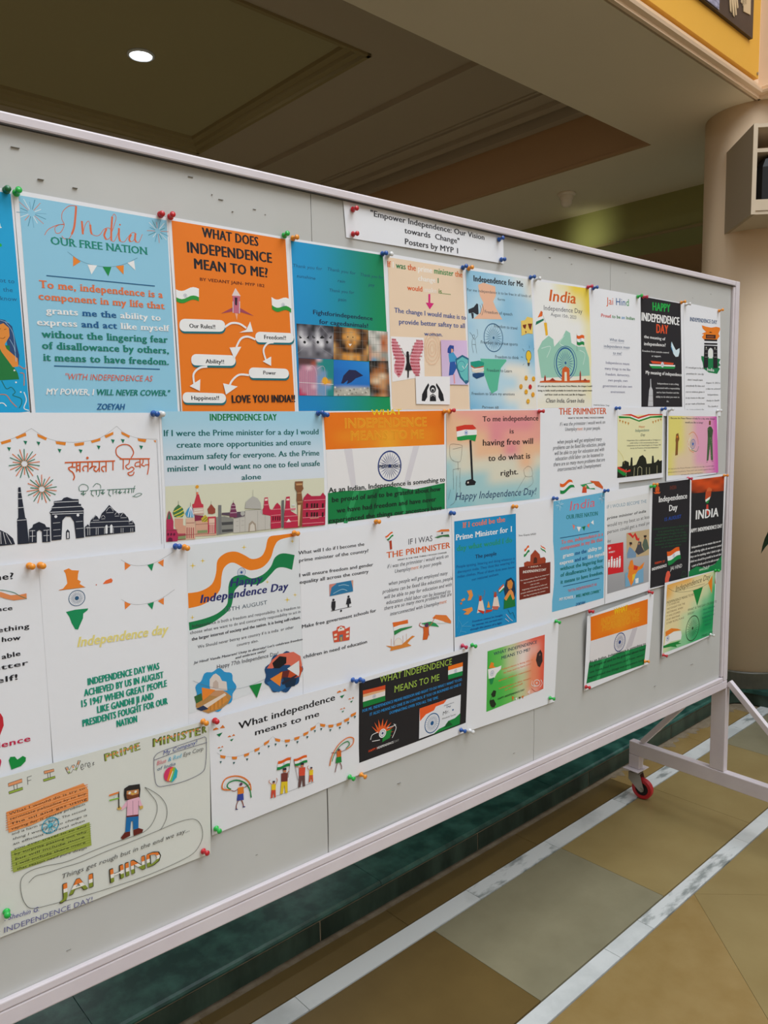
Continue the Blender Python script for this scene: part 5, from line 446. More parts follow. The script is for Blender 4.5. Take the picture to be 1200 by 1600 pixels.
{"name":"printed_poster","label":"white poster with green block capitals and a small tricolour map","cat":"poster","o":[0.2921,1.135],"row":3,"col":"EDEDF0","curl":[2.5,1.2,0.2],"dy":0.5,"q":[[0,0],[2138,12],[2119,3114],[33,3088]],"parts":[["illustration","orange upper half of the country map",[["p","F08A32",[326,156,398,133,440,167,538,184,521,236,512,312,555,346,535,378,609,438,270,435,244,427,304,415,367,347,358,248,350,201]],["s","8A5A3A",4,[[244,431,615,439]],0],["p","F0703A",[863,428,908,382,990,359,1012,391,1000,423,929,432]],["o","C85A3A",770,426,9,9]]],["chakra_wheel","",[["w","2A5A80",487,580,117,24,0.25,0.08]]],["illustration","green lower half of the country map",[["p","16905A",[325,756,455,745,636,756,625,782,563,820,555,889,504,987,478,1042,438,1030,394,932,367,833]]]],["bunting","",[["s","777777",3,[[1150,103,1279,189,1425,227,1626,223,1809,159,1965,84]],1],["p","F0863A",[1203,146,1293,206,1201,267]],["p","16905A",[1550,233,1652,221,1615,336]],["p","F0863A",[1714,214,1814,177,1803,291]]]],["bunting","",[["s","777777",3,[[1124,699,1246,782,1393,821,1595,818,1778,771,1972,674]],1],["p","F0863A",[1171,738,1265,795,1174,859]],["p","16905A",[1523,832,1626,818,1594,934]],["p","F0863A",[1688,813,1788,778,1782,889]]]],["lettering","faded yellow script",[["t","Independence day",458,1299,1359,147,-2.3,"ECDF9C","bi"],["t","Independence day",454,1289,1359,137,-2.3,"EADB80","i"]]],["lettering","green square capitals",[["t","INDEPENDENCE DAY WAS",574,1896,1089,103,0.2,"16957A","B"],["t","ACHIEVED BY US IN AUGUST",514,2052,1210,103,0.3,"16957A","B"],["t","15 1947 WHEN GREAT PEOPLE",468,2205,1306,104,0.4,"16957A","B"],["t","LIKE GANDHI JI AND",688,2349,864,104,0.3,"16957A","B"],["t","PRESIDENTS FOUGHT FOR OUR",469,2502,1306,104,0.8,"16957A","B"],["t","NATION",963,2641,308,104,-0.2,"16957A","B"]]]]},
{"name":"printed_poster","label":"white poster with a waving orange and green ribbon, third row","cat":"poster","o":[0.5059,1.1337],"row":3,"col":"EDEDF0","curl":[2.0,1.0,0.2],"dy":0,"q":[[0,0],[2189,-6],[2249,3015],[-14,2996]],"parts":[["printed_background","",[["p","E2E6EA",[68,-10,2143,1,2178,2613,-5,2734]]]],["illustration","waving orange and green ribbons",[["p","F08420",[54,757,94,758,151,761,214,761,272,755,325,743,378,725,427,703,468,674,497,639,519,598,536,553,550,506,561,453,565,395,572,339,588,293,617,258,653,231,694,210,735,194,778,185,823,181,869,182,912,189,954,201,995,220,1034,242,1073,264,1110,287,1146,312,1181,335,1219,350,1262,355,1307,353,1352,345,1389,331,1418,312,1440,288,1459,257,1479,221,1496,172,1509,113,1527,57,1556,18,1600,0,1654,-3,1716,0,1783,1,1865,-1,1958,-2,2046,-3,2106,-3,2104,53,2041,56,1949,60,1854,68,1781,81,1737,98,1708,120,1687,147,1664,181,1642,226,1623,281,1603,336,1576,384,1542,425,1503,461,1461,492,1416,516,1366,531,1312,540,1258,542,1211,541,1175,536,1145,526,1115,512,1080,494,1034,466,983,430,932,397,888,374,854,365,825,364,800,369,775,378,750,390,726,407,704,427,686,451,673,477,664,505,657,538,648,577,641,626,636,683,627,740,607,791,573,833,529,870,480,903,434,931,392,952,350,968,307,980,261,990,207,996,147,1000,92,1001,55,1002]],["p","14804A",[50,1230,91,1229,149,1227,216,1224,281,1219,344,1212,410,1203,474,1191,533,1175,587,1153,638,1126,682,1096,716,1064,737,1031,746,996,750,958,755,916,760,867,763,812,767,758,777,713,791,677,809,648,833,624,862,607,901,595,947,590,996,590,1043,596,1084,612,1123,638,1162,663,1206,678,1255,680,1308,674,1362,662,1411,646,1455,625,1497,599,1536,569,1570,536,1599,497,1621,451,1643,408,1671,374,1704,352,1739,336,1779,327,1825,325,1884,334,1953,351,2018,371,2064,384,2004,639,1972,625,1927,606,1878,586,1833,573,1795,566,1760,563,1725,565,1691,573,1660,590,1630,613,1599,640,1565,667,1528,696,1488,728,1447,758,1405,779,1365,790,1324,794,1281,794,1235,791,1182,782,1125,768,1068,756,1019,754,978,764,941,783,910,806,885,832,869,860,862,890,856,924,847,960,835,1001,824,1046,806,1091,778,1133,734,1171,678,1207,618,1239,560,1268,506,1291,453,1310,398,1326,338,1339,264,1349,182,1356,107,1360,55,1363]],["w","3A5A9A",1015,550,77,16,0.3,0.1]]],["illustration","small yellow sparkles",[["p","E8C83A",[156,271,162,320,213,335,162,337,150,384,144,335,94,320,145,318]],["p","E8C83A",[328,224,333,263,375,275,333,277,324,315,318,275,277,263,319,262]],["p","E8C83A",[1077,89,1083,130,1128,142,1083,144,1073,184,1067,143,1023,131,1067,128]],["p","E8C83A",[2023,97,2029,132,2069,142,2028,144,2020,177,2014,142,1975,132,2015,130]],["p","E8C83A",[1893,1098,1901,1147,1956,1164,1900,1164,1889,1210,1881,1161,1826,1144,1881,1144]],["p","E8C83A",[2055,1051,2060,1086,2101,1099,2060,1099,2052,1132,2046,1096,2006,1084,2046,1084]],["p","E8C83A",[1503,744,1508,776,1543,786,1508,787,1500,817,1495,785,1461,775,1496,774]],["p","E8C83A",[115,1121,120,1156,155,1168,119,1168,111,1201,107,1166,71,1154,107,1154]]]],["lettering","navy title",[["t","Happy",800,763,592,131,-0.8,"2E3270","Bi"],["t","Independence Day",263,950,1634,131,-0.8,"2E3270","Bi"],["t","15TH AUGUST",699,1167,788,66,0.2,"5A6A7A",""]]],["lettering","",[["t","Independence is both a freedom and responsibility. It is freedom to",105,1326,2050,51,-0.6,"3A3A44",""],["t","choose what we want to do and concurrently responsibility to act in",64,1428,2095,51,-0.1,"3A3A44",""],["t","the larger interest of society and the nation. It is being self-reliant.",89,1537,2067,51,0.1,"3A3A44","b"],["t","We Should never betray are country if it is india  or other",186,1684,1824,51,-0.0,"3A3A44",""],["t","country also.",886,1788,411,48,-0.1,"3A3A44",""],["t","Jai Hind! Vande Mataram! Unity in diversity! Let's celebrate freedom",107,1924,2079,39,-0.3,"3A3A44","bi"],["t","and embrace unity!",851,1998,583,40,0.3,"3A3A44","bi"],["t","Happy 77th Independence Day!",510,2093,1173,67,-0.5,"3A3A44",""]]],["printed_photo","cloud shaped photo of a white marble tomb and arcades",[["p","2E98D0",[856,2481,839,2522,804,2552,779,2583,774,2628,771,2681,750,2722,706,2737,657,2737,617,2747,586,2778,552,2814,508,2826,464,2808,424,2780,386,2766,342,2769,294,2769,254,2747,233,2707,220,2664,199,2632,161,2605,124,2571,110,2530,122,2488,140,2451,142,2413,128,2367,120,2317,138,2279,178,2257,217,2241,242,2211,258,2165,283,2124,325,2110,372,2120,415,2130,454,2120,496,2097,542,2086,583,2104,614,2141,643,2173,681,2189,730,2201,772,2227,789,2268,787,2313,789,2353,811,2391,842,2435]],["p","B88A50",[191,2488,348,2467,665,2528,758,2626,688,2730,556,2788,332,2806,241,2753,116,2647,129,2502]],["p","C8946A",[316,2489,447,2371,665,2528,660,2632]],["p","E0D4CC",[369,2353,374,2241,440,2176,488,2166,555,2231,593,2315,673,2348,685,2502,381,2430]],["p","C8B4A8",[421,2395,431,2308,483,2275,525,2329,527,2426]],["p","D89040",[341,2614,631,2565,697,2672,493,2772,303,2768]],["s","8A5A2A",8,[[372,2637,366,2770],[442,2624,435,2772],[513,2611,506,2760],[584,2599,578,2733]],1],["p","3A6A3A",[94,2465,224,2437,234,2558,125,2590]],["p","E8D8C8",[183,2664,632,2535,663,2573,242,2738]],["p","2A3A5A",[120,2677,246,2650,336,2732,210,2736]]]],["printed_photo","cloud shaped photo of people with a white flag",[["p","1E4A78",[2196,2464,2177,2505,2140,2535,2114,2567,2109,2612,2107,2666,2085,2707,2038,2723,1984,2723,1942,2733,1909,2765,1872,2801,1826,2813,1777,2795,1734,2766,1694,2752,1646,2755,1594,2755,1552,2734,1528,2693,1514,2650,1490,2617,1450,2590,1409,2556,1393,2514,1406,2472,1425,2434,1427,2396,1411,2349,1402,2299,1421,2260,1463,2238,1506,2221,1532,2191,1549,2145,1576,2103,1620,2089,1671,2099,1718,2109,1759,2099,1804,2075,1853,2064,1898,2083,1932,2120,1963,2152,2004,2169,2057,2181,2102,2206,2121,2248,2120,2294,2122,2334,2146,2373,2180,2417]],["p","E0705A",[1560,2159,1705,2088,1995,2109,2139,2216,2171,2384,2126,2601,2017,2512,1914,2329,1698,2283,1554,2315,1450,2292]],["p","1E1A1E",[1558,2221,1704,2126,1846,2171,1842,2282,1696,2345,1590,2322]],["p","C8502A",[1874,2416,2061,2328,2187,2453,2127,2585,2015,2592,1833,2535]],["p","E8E8E8",[1857,2387,2107,2293,2115,2501,2097,2578]],["p","6A2A2A",[1693,2408,1910,2424,1869,2543,1724,2542]],["p","2A6AA0",[1440,2540,1690,2503,1826,2725,1680,2770,1540,2705]],["p","16304A",[1761,2519,2051,2600,2010,2736,1826,2725]],["p","2A2A3A",[1729,2607,2054,2536,2053,2568,1756,2661]]]],["bunting","",[["s","6A7A8A",4,[[82,2198,322,2342,603,2462,895,2518,1130,2515,1408,2470]],1],["p","F08A32",[229,2344,469,2442,237,2573]],["p","14883E",[1096,2517,1343,2524,1237,2767]],["p","F08A32",[1505,2492,1758,2416,1705,2671]]]]]},
{"name":"printed_poster","label":"white poster with a see-saw and a small red school building","cat":"poster","o":[0.7221,1.1335],"row":3,"col":"EDEDF0","curl":[2.5,1.0,0.3],"dy":0.5,"q":[[0,0],[1745,-10],[1798,3147],[31,3022]],"parts":[["lettering","",[["t","What will I do if I become the",-19,385,1460,62,0.0,"3A3A40","b"],["t","prime minister of the country?",-9,518,1548,61,-0.2,"3A3A40","b"],["t","I will ensure freedom and gender",-10,782,1661,61,-0.6,"3A3A40","b"],["t","equality all across the country",-7,908,1544,62,-0.4,"3A3A40","b"],["t","Make free government schools for",24,1715,1692,62,0.5,"3A3A40","b"],["t","children in need of education",42,2272,1444,63,0.0,"3A3A40","b"]]],["illustration","blue painting with a small flag",[["p","2E7AA8",[621,1005,1159,1003,1161,1217,622,1227]],["p","D88A7A",[621,1005,786,1009,666,1070,630,1215,622,1227]],["p","D8A08A",[1118,1004,1167,1004,1162,1177]],["s","B8DCE8",8,[[825,1061,945,1059,1066,1096],[702,1190,903,1138,1023,1183]],1]]],["illustration","man and woman balanced on a see-saw",[["s","2A2A30",9,[[645,1506,1120,1498]],0],["o","2A2A30",706,1306,25,23],["p","2A2A30",[666,1332,753,1333,750,1444,732,1501,677,1498,655,1429]],["o","2A2A30",1052,1300,25,23],["p","2A2A30",[1019,1328,1092,1326,1114,1437,1065,1442,1063,1496,1030,1497,1024,1442,991,1437]],["o","2A2A30",875,1538,22,20]]],["illustration","red school building with clock",[["p","D8553A",[672,1893,768,1884,778,1829,867,1816,955,1845,970,1898,1077,1874,1062,2127,706,2105]],["p","F0EAE0",[793,1865,946,1870,945,1917,800,1916]],["o","F0EAE0",865,1869,40,36],["o","3A3A3A",865,1869,15,13],["p","F0E0C8",[711,1950,775,1948,773,1988,709,1989]],["p","F0E0C8",[708,2026,772,2024,771,2064,707,2065]],["p","F0E0C8",[985,1951,1050,1949,1049,1990,984,1991]],["p","F0E0C8",[983,2024,1048,2023,1047,2063,982,2064]],["p","5A7A8A",[830,1989,910,1991,907,2104,826,2102]],["p","E0A03A",[852,2033,885,2033,883,2106,850,2106]]]]]},
{"name":"printed_poster","label":"white poster headed IF I WAS THE PRIMNISTER in the third row","cat":"poster","o":[0.8967,1.1345],"row":3,"col":"EDEDF0","curl":[2.5,1.2,0.3],"dy":0,"q":[[0,0],[1987,-44],[2084,3125],[38,3102]],"parts":[["lettering","",[["t","IF I WAS",803,500,643,112,0.4,"4A4650",""],["t","THE PRIMNISTER",244,704,1707,118,0.4,"E0672A","b"],["t","WHAT IS THE ONE THING I WOULD CHANGE",517,786,1334,28,-0.2,"3A3A3A","b"],["t","if i was the primnister i would work on",255,905,1640,75,0.5,"4A4A54","i"],["t","Unemploy~E88A5Ament ~4A4A54in poor people.",440,1021,1268,75,0.7,"4A4A54","i"],["t","when people will get employed many",279,1243,1594,76,-0.1,"4A4A54","i"],["t","problems can be fixed like eduction, people",136,1380,1888,75,0.1,"4A4A54","i"],["t","will be able to pay for education and with",164,1494,1831,75,-0.3,"4A4A54","i"],["t","education child labor can be lessened to",224,1607,1734,76,-1.2,"4A4A54","i"],["t","there are so many more problems that are",167,1714,1826,75,0.2,"4A4A54","i"],["t","interconnected with Unemploy~E88A5Ament",320,1850,1528,76,0.5,"4A4A54","i"]]],["flag","hand raising a small flag",[["p","E8641E",[207,273,230,271,252,265,275,253,299,237,322,221,345,210,368,203,391,201,399,230,378,233,356,239,335,251,313,267,291,283,269,295,248,301,227,303]],["p","F2F2F2",[227,303,248,301,269,295,291,283,313,267,335,251,356,239,378,233,399,230,408,259,388,262,368,268,347,280,327,296,307,312,287,324,267,331,247,333]],["p","158A45",[247,333,267,331,287,324,307,312,327,296,347,280,368,268,388,262,408,259,416,288,398,291,379,297,360,310,341,326,322,342,304,354,285,361,267,363]],["s","3A2A2A",5,[[267,345,350,445]],0],["p","B8452A",[313,374,368,368,380,539,325,545]]]],["flag","brushed tricolour",[["p","E8803A",[1543,321,1691,285,1910,300,1932,347,1734,334]],["p","E8E8E8",[1568,337,1910,351,1900,408,1559,393]],["p","3A7A4A",[1498,431,1645,408,1909,409,1935,463,1732,436,1601,454]],["o","2A3A5A",1716,364,26,21]]],["illustration","flag above an outlined monument and orange paint",[["p","E8702A",[380,1994,532,2005,775,2004,782,2081,551,2077,402,2094]],["p","F0F0F0",[402,2094,551,2077,815,2086,855,2132,569,2149,416,2171]],["p","2A8A4A",[416,2171,569,2149,896,2158,879,2180,609,2206,423,2259]],["p","E08A3A",[206,2425,402,2479,603,2488,893,2354,967,2381,850,2425,766,2488,873,2557,561,2558,313,2555,342,2505]],["s","C87A4A",6,[[422,2265,403,2448],[346,2313,343,2452],[647,2308,652,2482],[737,2287,742,2483]],0],["p","F0E8E0",[422,2468,436,2377,525,2332,613,2402,627,2486]],["s","C8906A",4,[[422,2468,436,2377,525,2332,613,2402,627,2486]],1]]],["illustration","person holding a wide flag overhead",[["p","E8803A",[1449,2086,1536,2036,1845,2099,1987,2246,1987,2302,1754,2221,1491,2174]],["p","ECECEC",[1148,2127,1492,2110,1754,2214,1843,2270,1490,2207,1189,2192]],["p","2A9A5A",[1131,2143,1404,2153,1534,2214,1638,2311,1446,2257,1232,2199]],["p","D8652A",[1189,2224,1338,2244,1349,2408,1296,2511,1176,2498,1195,2347]],["s","B8502A",16,[[1214,2254,1084,2182,1114,2124],[1325,2261,1425,2195,1514,2081]],1],["o","5A3A5A",1283,2208,57,46],["s","3A4A7A",8,[[1324,2339,1357,2442]],1]]]]},
{"name":"printed_poster","label":"bright blue poster with dancers and a praying girl, third row","cat":"poster","o":[1.0953,1.1389],"row":3,"col":"EDEDF0","curl":[2.0,1.0,0.3],"dy":0.5,"q":[[0,0],[2080,13],[2220,3105],[116,3201]],"parts":[["printed_background","",[["p","1A92CC",[77,197,2004,197,2094,2691,125,2669]]]],["lettering","",[["t","If I could be the",339,358,1305,114,0.6,"F07A4A","sb"],["t","Prime Minister for 1",136,599,1733,120,0.4,"F2F2F2","sb"],["t","day what would I do",161,830,1719,115,0.1,"2A9A70","sb"],["t","The people",708,1053,663,81,-0.4,"1E2A50","b"],["t","People spitting, littering and doing whatever is",149,1188,1836,57,-1.3,"1A4A90",""],["t","disrespect india. They dont like wearing the",175,1303,1800,58,-0.3,"1A4A90",""],["t","indian clothes. Most of them dont even know",174,1402,1811,58,-0.8,"1A4A90",""],["t","our national anthem",600,1522,840,58,0.5,"1A4A90",""],["t","Freedom cannot be bought",632,2438,970,42,-1.0,"1A4A90","b"],["t","by money, we earned ours",641,2522,950,42,-1.0,"1A4A90","b"],["t","though the peace of a fight",574,2604,1007,42,-1.4,"1A4A90","b"]]],["printed_map","",[["p","E8954A",[458,1715,599,1716,646,1844,578,1935,479,1936,527,1826]]]],["printed_map","",[["p","E8954A",[280,1888,387,1858,410,1902,316,1927]]]],["printed_map","",[["p","E8954A",[315,2101,455,2100,615,2093,643,2165,501,2243,360,2209,454,2167]],["o","D8703A",288,1963,30,24]]],["printed_dancer","",[["p","EAD8CC",[836,1993,943,1993,1015,2244,772,2255]],["o","A85A3A",875,1917,41,33],["p","C83A2A",[827,1940,914,1944,904,2010,836,2000]],["s","A85A3A",8,[[856,1962,808,1852],[924,1973,1002,1865,993,1778]],1]]],["printed_dancer","",[["p","EAD8CC",[1308,1981,1419,1981,1495,2237,1243,2248]],["o","A85A3A",1349,1904,41,33],["p","C83A2A",[1299,1928,1389,1931,1379,1999,1308,1988]],["s","A85A3A",8,[[1328,1949,1279,1838],[1399,1960,1480,1851,1470,1762]],1]]],["printed_lamp","",[["p","C8402A",[1030,2299,1238,2289,1268,2259,1054,2223]],["p","E8A03A",[1079,2186,1129,2039,1188,2197]],["p","C83A2A",[797,2181,1005,2250,981,2307,816,2218]],["p","C86A5A",[1238,2178,1469,2215,1429,2286,1288,2262]],["p","E8641E",[1439,1834,1461,1821,1482,1809,1504,1796,1526,1783,1547,1770,1569,1757,1591,1744,1612,1731,1626,1769,1605,1781,1583,1793,1562,1804,1541,1816,1520,1828,1499,1840,1477,1852,1456,1864]],["p","F2F2F2",[1456,1864,1477,1852,1499,1840,1520,1828,1541,1816,1562,1804,1583,1793,1605,1781,1626,1769,1640,1807,1619,1818,1598,1829,1577,1839,1556,1850,1535,1861,1515,1871,1494,1882,1473,1893]],["p","158A45",[1473,1893,1494,1882,1515,1871,1535,1861,1556,1850,1577,1839,1598,1829,1619,1818,1640,1807,1653,1845,1633,1855,1612,1864,1592,1874,1571,1884,1551,1893,1531,1903,1510,1912,1490,1922]]]],["illustration","praying girl in a green dress",[["p","24384E",[1623,1855,1705,1656,1865,1623,1986,1731,2028,1986,1997,2123,1684,2039]],["p","D88A3A",[1746,1697,1865,1672,1933,1759,1902,1878,1798,1888,1736,1801]],["p","1E7A3A",[1643,2068,1840,1993,2008,2125,2029,2307,1633,2305]],["p","E8954A",[1633,2066,1788,1914,1866,1891,1944,1973,1997,2123,1934,2149,1850,1994,1710,2131]],["s","1E5A6A",10,[[1777,2344,1866,2458,1945,2436,2024,2592]],1],["s","E8D8D8",10,[[1710,2438,1840,2560,1945,2632],[1684,2533,1814,2627]],1]]],["illustration","faint fireworks",[["s","6AC0E0",6,[[217,2646,311,2462,220,2312],[311,2462,499,2394],[311,2462,593,2513],[264,2554,451,2622],[173,2470,221,2212]],1]]]]},
{"name":"printed_poster","label":"white sheet with a small brown card of a fort and two flags, third row","cat":"poster","o":[1.3033,1.1376],"row":3,"col":"EDEDF0","curl":[2.0,1.5,0.4],"dy":0,"q":[[0,0],[1271,-69],[1449,2997],[141,3107]],"parts":[["printed_background","",[["p","7A2E22",[48,1419,1181,1433,1200,2181,66,2177]]]],["illustration","brown fort",[["p","A8452A",[235,1336,342,1314,451,1334,461,1185,532,1139,614,1077,726,1162,782,1205,810,1292,951,1287,1008,1342,998,1432,246,1423]],["p","5A2A1E",[561,1395,572,1270,627,1248,693,1285,694,1394]]]],["flag","",[["p","E8641E",[244,1010,263,1017,282,1015,301,1003,319,983,338,962,357,950,376,949,395,955,404,1006,383,1001,362,1004,341,1018,320,1040,300,1062,279,1076,258,1078,237,1073]],["p","F2F2F2",[237,1073,258,1078,279,1076,300,1062,320,1040,341,1018,362,1004,383,1001,404,1006,414,1058,390,1054,367,1058,344,1073,322,1097,299,1120,276,1136,253,1140,230,1136]],["p","158A45",[230,1136,253,1140,276,1136,299,1120,322,1097,344,1073,367,1058,390,1054,414,1058,423,1109,398,1106,373,1112,348,1129,323,1154,298,1179,273,1196,248,1202,223,1199]]]],["flag","",[["p","E8641E",[814,987,835,1007,856,1022,877,1033,898,1040,920,1047,941,1058,962,1074,984,1094,991,1127,969,1107,947,1091,924,1079,902,1072,880,1064,858,1053,836,1036,814,1016]],["p","F2F2F2",[814,1016,836,1036,858,1053,880,1064,902,1072,924,1079,947,1091,969,1107,991,1127,999,1161,976,1140,953,1123,929,1111,906,1103,883,1095,860,1083,837,1066,814,1045]],["p","158A45",[814,1045,837,1066,860,1083,883,1095,906,1103,929,1111,953,1123,976,1140,999,1161,1007,1195,983,1174,959,1156,934,1143,910,1134,886,1126,862,1113,838,1096,814,1074]]]],["lettering","",[["t","Diva Gupta 6A20",9,709,625,42,-1.9,"4A4A4A",""],["t","+ INDIA +",376,1476,454,36,-2.8,"F0E0D0","b"],["t","INDEPENDENCE DAY",203,1575,820,58,-3.1,"F0E8E0","b"],["P",["The Independence Day is an important","day it marks the end of british","rule it is the","beginning of freedom in india and","people celebrate this day by hoisting","the flag and giving out sweets","and being free"],630,1741,621,2192,29,1031,0.6,"E8D8D0","b"]]]]},
{"name":"printed_poster","label":"smaller light blue India Our Free Nation poster in the third row","cat":"poster","o":[1.4256,1.1433],"row":3,"col":"EDEDF0","curl":[3.0,1.5,0.5],"dy":0.5,"q":[[0,0],[2113,-44],[2211,2874],[78,2934]],"parts":[["printed_background","",[["p","6AB8DC",[29,65,2067,-19,2159,2700,69,2719]]]],["illustration","",[["s","F2F2F2",7,[[292,158,404,147],[262,133,251,21],[237,163,125,174],[267,188,278,300]],0],["s","B8E0F0",7,[[287,144,350,99],[248,138,203,75],[242,177,179,222],[281,183,326,246]],0],["s","3A8AA8",7,[[276,135,322,33],[239,149,137,103],[253,186,207,288],[290,172,392,218]],0],["s","F2F2F2",6,[[1975,120,2079,110],[1947,97,1937,-6],[1924,125,1820,135],[1952,148,1962,252]],0],["s","E07A6A",6,[[1971,107,2029,66],[1934,101,1893,43],[1928,138,1870,179],[1965,144,2006,202]],0],["s","3A8AA8",6,[[1960,99,2003,4],[1926,112,1831,69],[1939,146,1896,241],[1973,133,2068,176]],0]]],["script_title","",[["t","India",647,334,1009,219,1.5,"E06A7A","i"]]],["lettering","",[["t","OUR FREE NATION",522,530,1263,98,-0.5,"1C7A78","sb"]]],["bunting","",[["s","3A6A80",4,[[755,655,1045,771,1379,770,1622,644]],1],["p","F0806A",[755,675,860,713,822,814]],["p","F2F2F2",[926,743,1097,768,1020,882]],["p","147A48",[1137,771,1284,761,1233,879]],["p","F0806A",[1338,750,1445,710,1434,824]],["p","F2F2F2",[1500,699,1608,642,1624,760]]]],["lettering","",[["p","1B4F7C",[299,953,1878,942,1878,959,300,969]],["p","1B4F7C",[454,2142,1947,2147,1947,2164,454,2158]],["t","To me, independence is a",352,1110,1684,90,1.2,"E8706A","sb"],["t","component in my life that",328,1251,1698,90,1.4,"E8706A","sb"],["t","grants ~1C5F96me the ~F2F2F2ability to",419,1445,1568,91,1.1,"F2F2F2","sb"],["t","express ~1C5F96and act ~F2F2F2like myself",307,1607,1826,91,0.7,"F2F2F2","sb"],["t","without the lingering fear",334,1747,1746,91,-0.0,"177A78","sb"],["t","of disallowance by others,",349,1901,1748,92,-0.1,"177A78","sb"],["t","it means to have freedom.",364,2073,1723,91,0.3,"177A78","sb"],["t","\"WITH INDEPENDENCE AS",624,2322,1200,66,-0.1,"E8605A","i"],["t","MY POWER, I ~158070WILL NEVER COWER.\"",318,2485,1667,71,-1.4,"F2F2F2","bi"],["t","ZOEYAH",957,2711,377,67,-0.5,"1C5F96","bi"]]]]},
{"name":"printed_poster","label":"white and grey poster with a group photo and a red family panel","cat":"poster","o":[1.637,1.1477],"row":3,"col":"EDEDF0","curl":[3.0,1.5,0.5],"dy":0,"q":[[0,0],[2108,-37],[2217,2867],[125,2922]],"parts":[["printed_background","",[["g",["E8E8E8","E4E4E4","A8A8AC","A0A0A4"],[87,285,2137,168,2212,2622,203,2665]]]],["lettering","",[["t","IF I WOULD BECOME THE",77,452,1796,87,0.5,"6A94AC",""],["t","prime minister of india",98,732,1768,73,1.3,"2A2A2E","Bi"],["t","would try my best so at least",103,926,2012,92,1.7,"4A4A4E",""],["t","person could get a meal per",121,1097,2033,92,1.9,"4A4A4E",""],["t","day",127,1327,158,77,3.3,"6A6A6E",""]]],["printed_photo","photo of people under a falling red arrow",[["p","C8B088",[963,1165,2158,1167,2201,1879,1014,1844]],["p","D8302A",[1009,1178,1161,1176,1272,1266,1378,1189,1524,1363,1587,1343,1590,1441,1432,1397,1349,1265,1274,1337,1133,1243]],["p","4A4A50",[1485,1581,1543,1445,1686,1469,1722,1607,1872,1759,1555,1811,1395,1704]],["o","B07A5A",1577,1511,38,30],["p","7A9AB8",[1025,1704,1119,1540,1236,1597,1459,1756,1447,1865,1029,1837]],["o","A8704A",1172,1502,38,30],["p","5A6A5A",[1737,1564,1857,1353,1974,1455,2096,1694,1872,1759]],["o","8A5A3A",1875,1391,38,30],["p","3A2A2A",[1115,1416,1231,1429,1248,1492,1125,1488]],["p","2A2020",[1792,1310,1936,1316,1938,1370,1810,1366]]]],["illustration","red panel with a white family",[["p","D8262E",[128,1378,834,1386,887,2179,205,2165]],["t","NO",189,1512,101,60,2.8,"F2F2F2","b"],["t","POVERTY",206,1608,262,43,-1.1,"F2F2F2","b"],["o","F2F2F2",225,1799,34,27],["p","F2F2F2",[182,1828,269,1834,266,1975,236,1972,227,1889,222,1978,193,1979]],["o","F2F2F2",339,1727,34,27],["p","F2F2F2",[296,1756,384,1762,383,1991,353,1987,344,1904,339,1994,310,1994]],["o","F2F2F2",458,1802,34,27],["p","F2F2F2",[415,1831,504,1838,501,2006,471,2002,462,1919,457,2009,427,2009]],["o","F2F2F2",576,1790,34,27],["p","F2F2F2",[533,1820,622,1826,620,2021,590,2017,580,1934,575,2024,546,2025]],["o","F2F2F2",694,1761,34,27],["p","F2F2F2",[651,1791,740,1797,740,2037,709,2033,700,1949,695,2040,665,2040]]]],["illustration","orange map over blue sea",[["p","7AACCC",[964,2224,1838,2179,1869,2591,990,2599]],["p","F0882A",[1185,1922,1292,1904,1344,2053,1645,2136,1882,2040,1791,2200,1569,2238,1454,2335,1344,2543,1252,2611,1171,2474,1074,2328,1138,2159,1098,2110]],["p","F0C83A",[1305,2315,1453,2290,1418,2420,1311,2494]],["p","D83A2A",[1367,2056,1566,2126,1521,2210,1348,2187]],["p","F0F0F0",[1450,2442,1608,2437,1612,2573,1470,2570]]]]]},
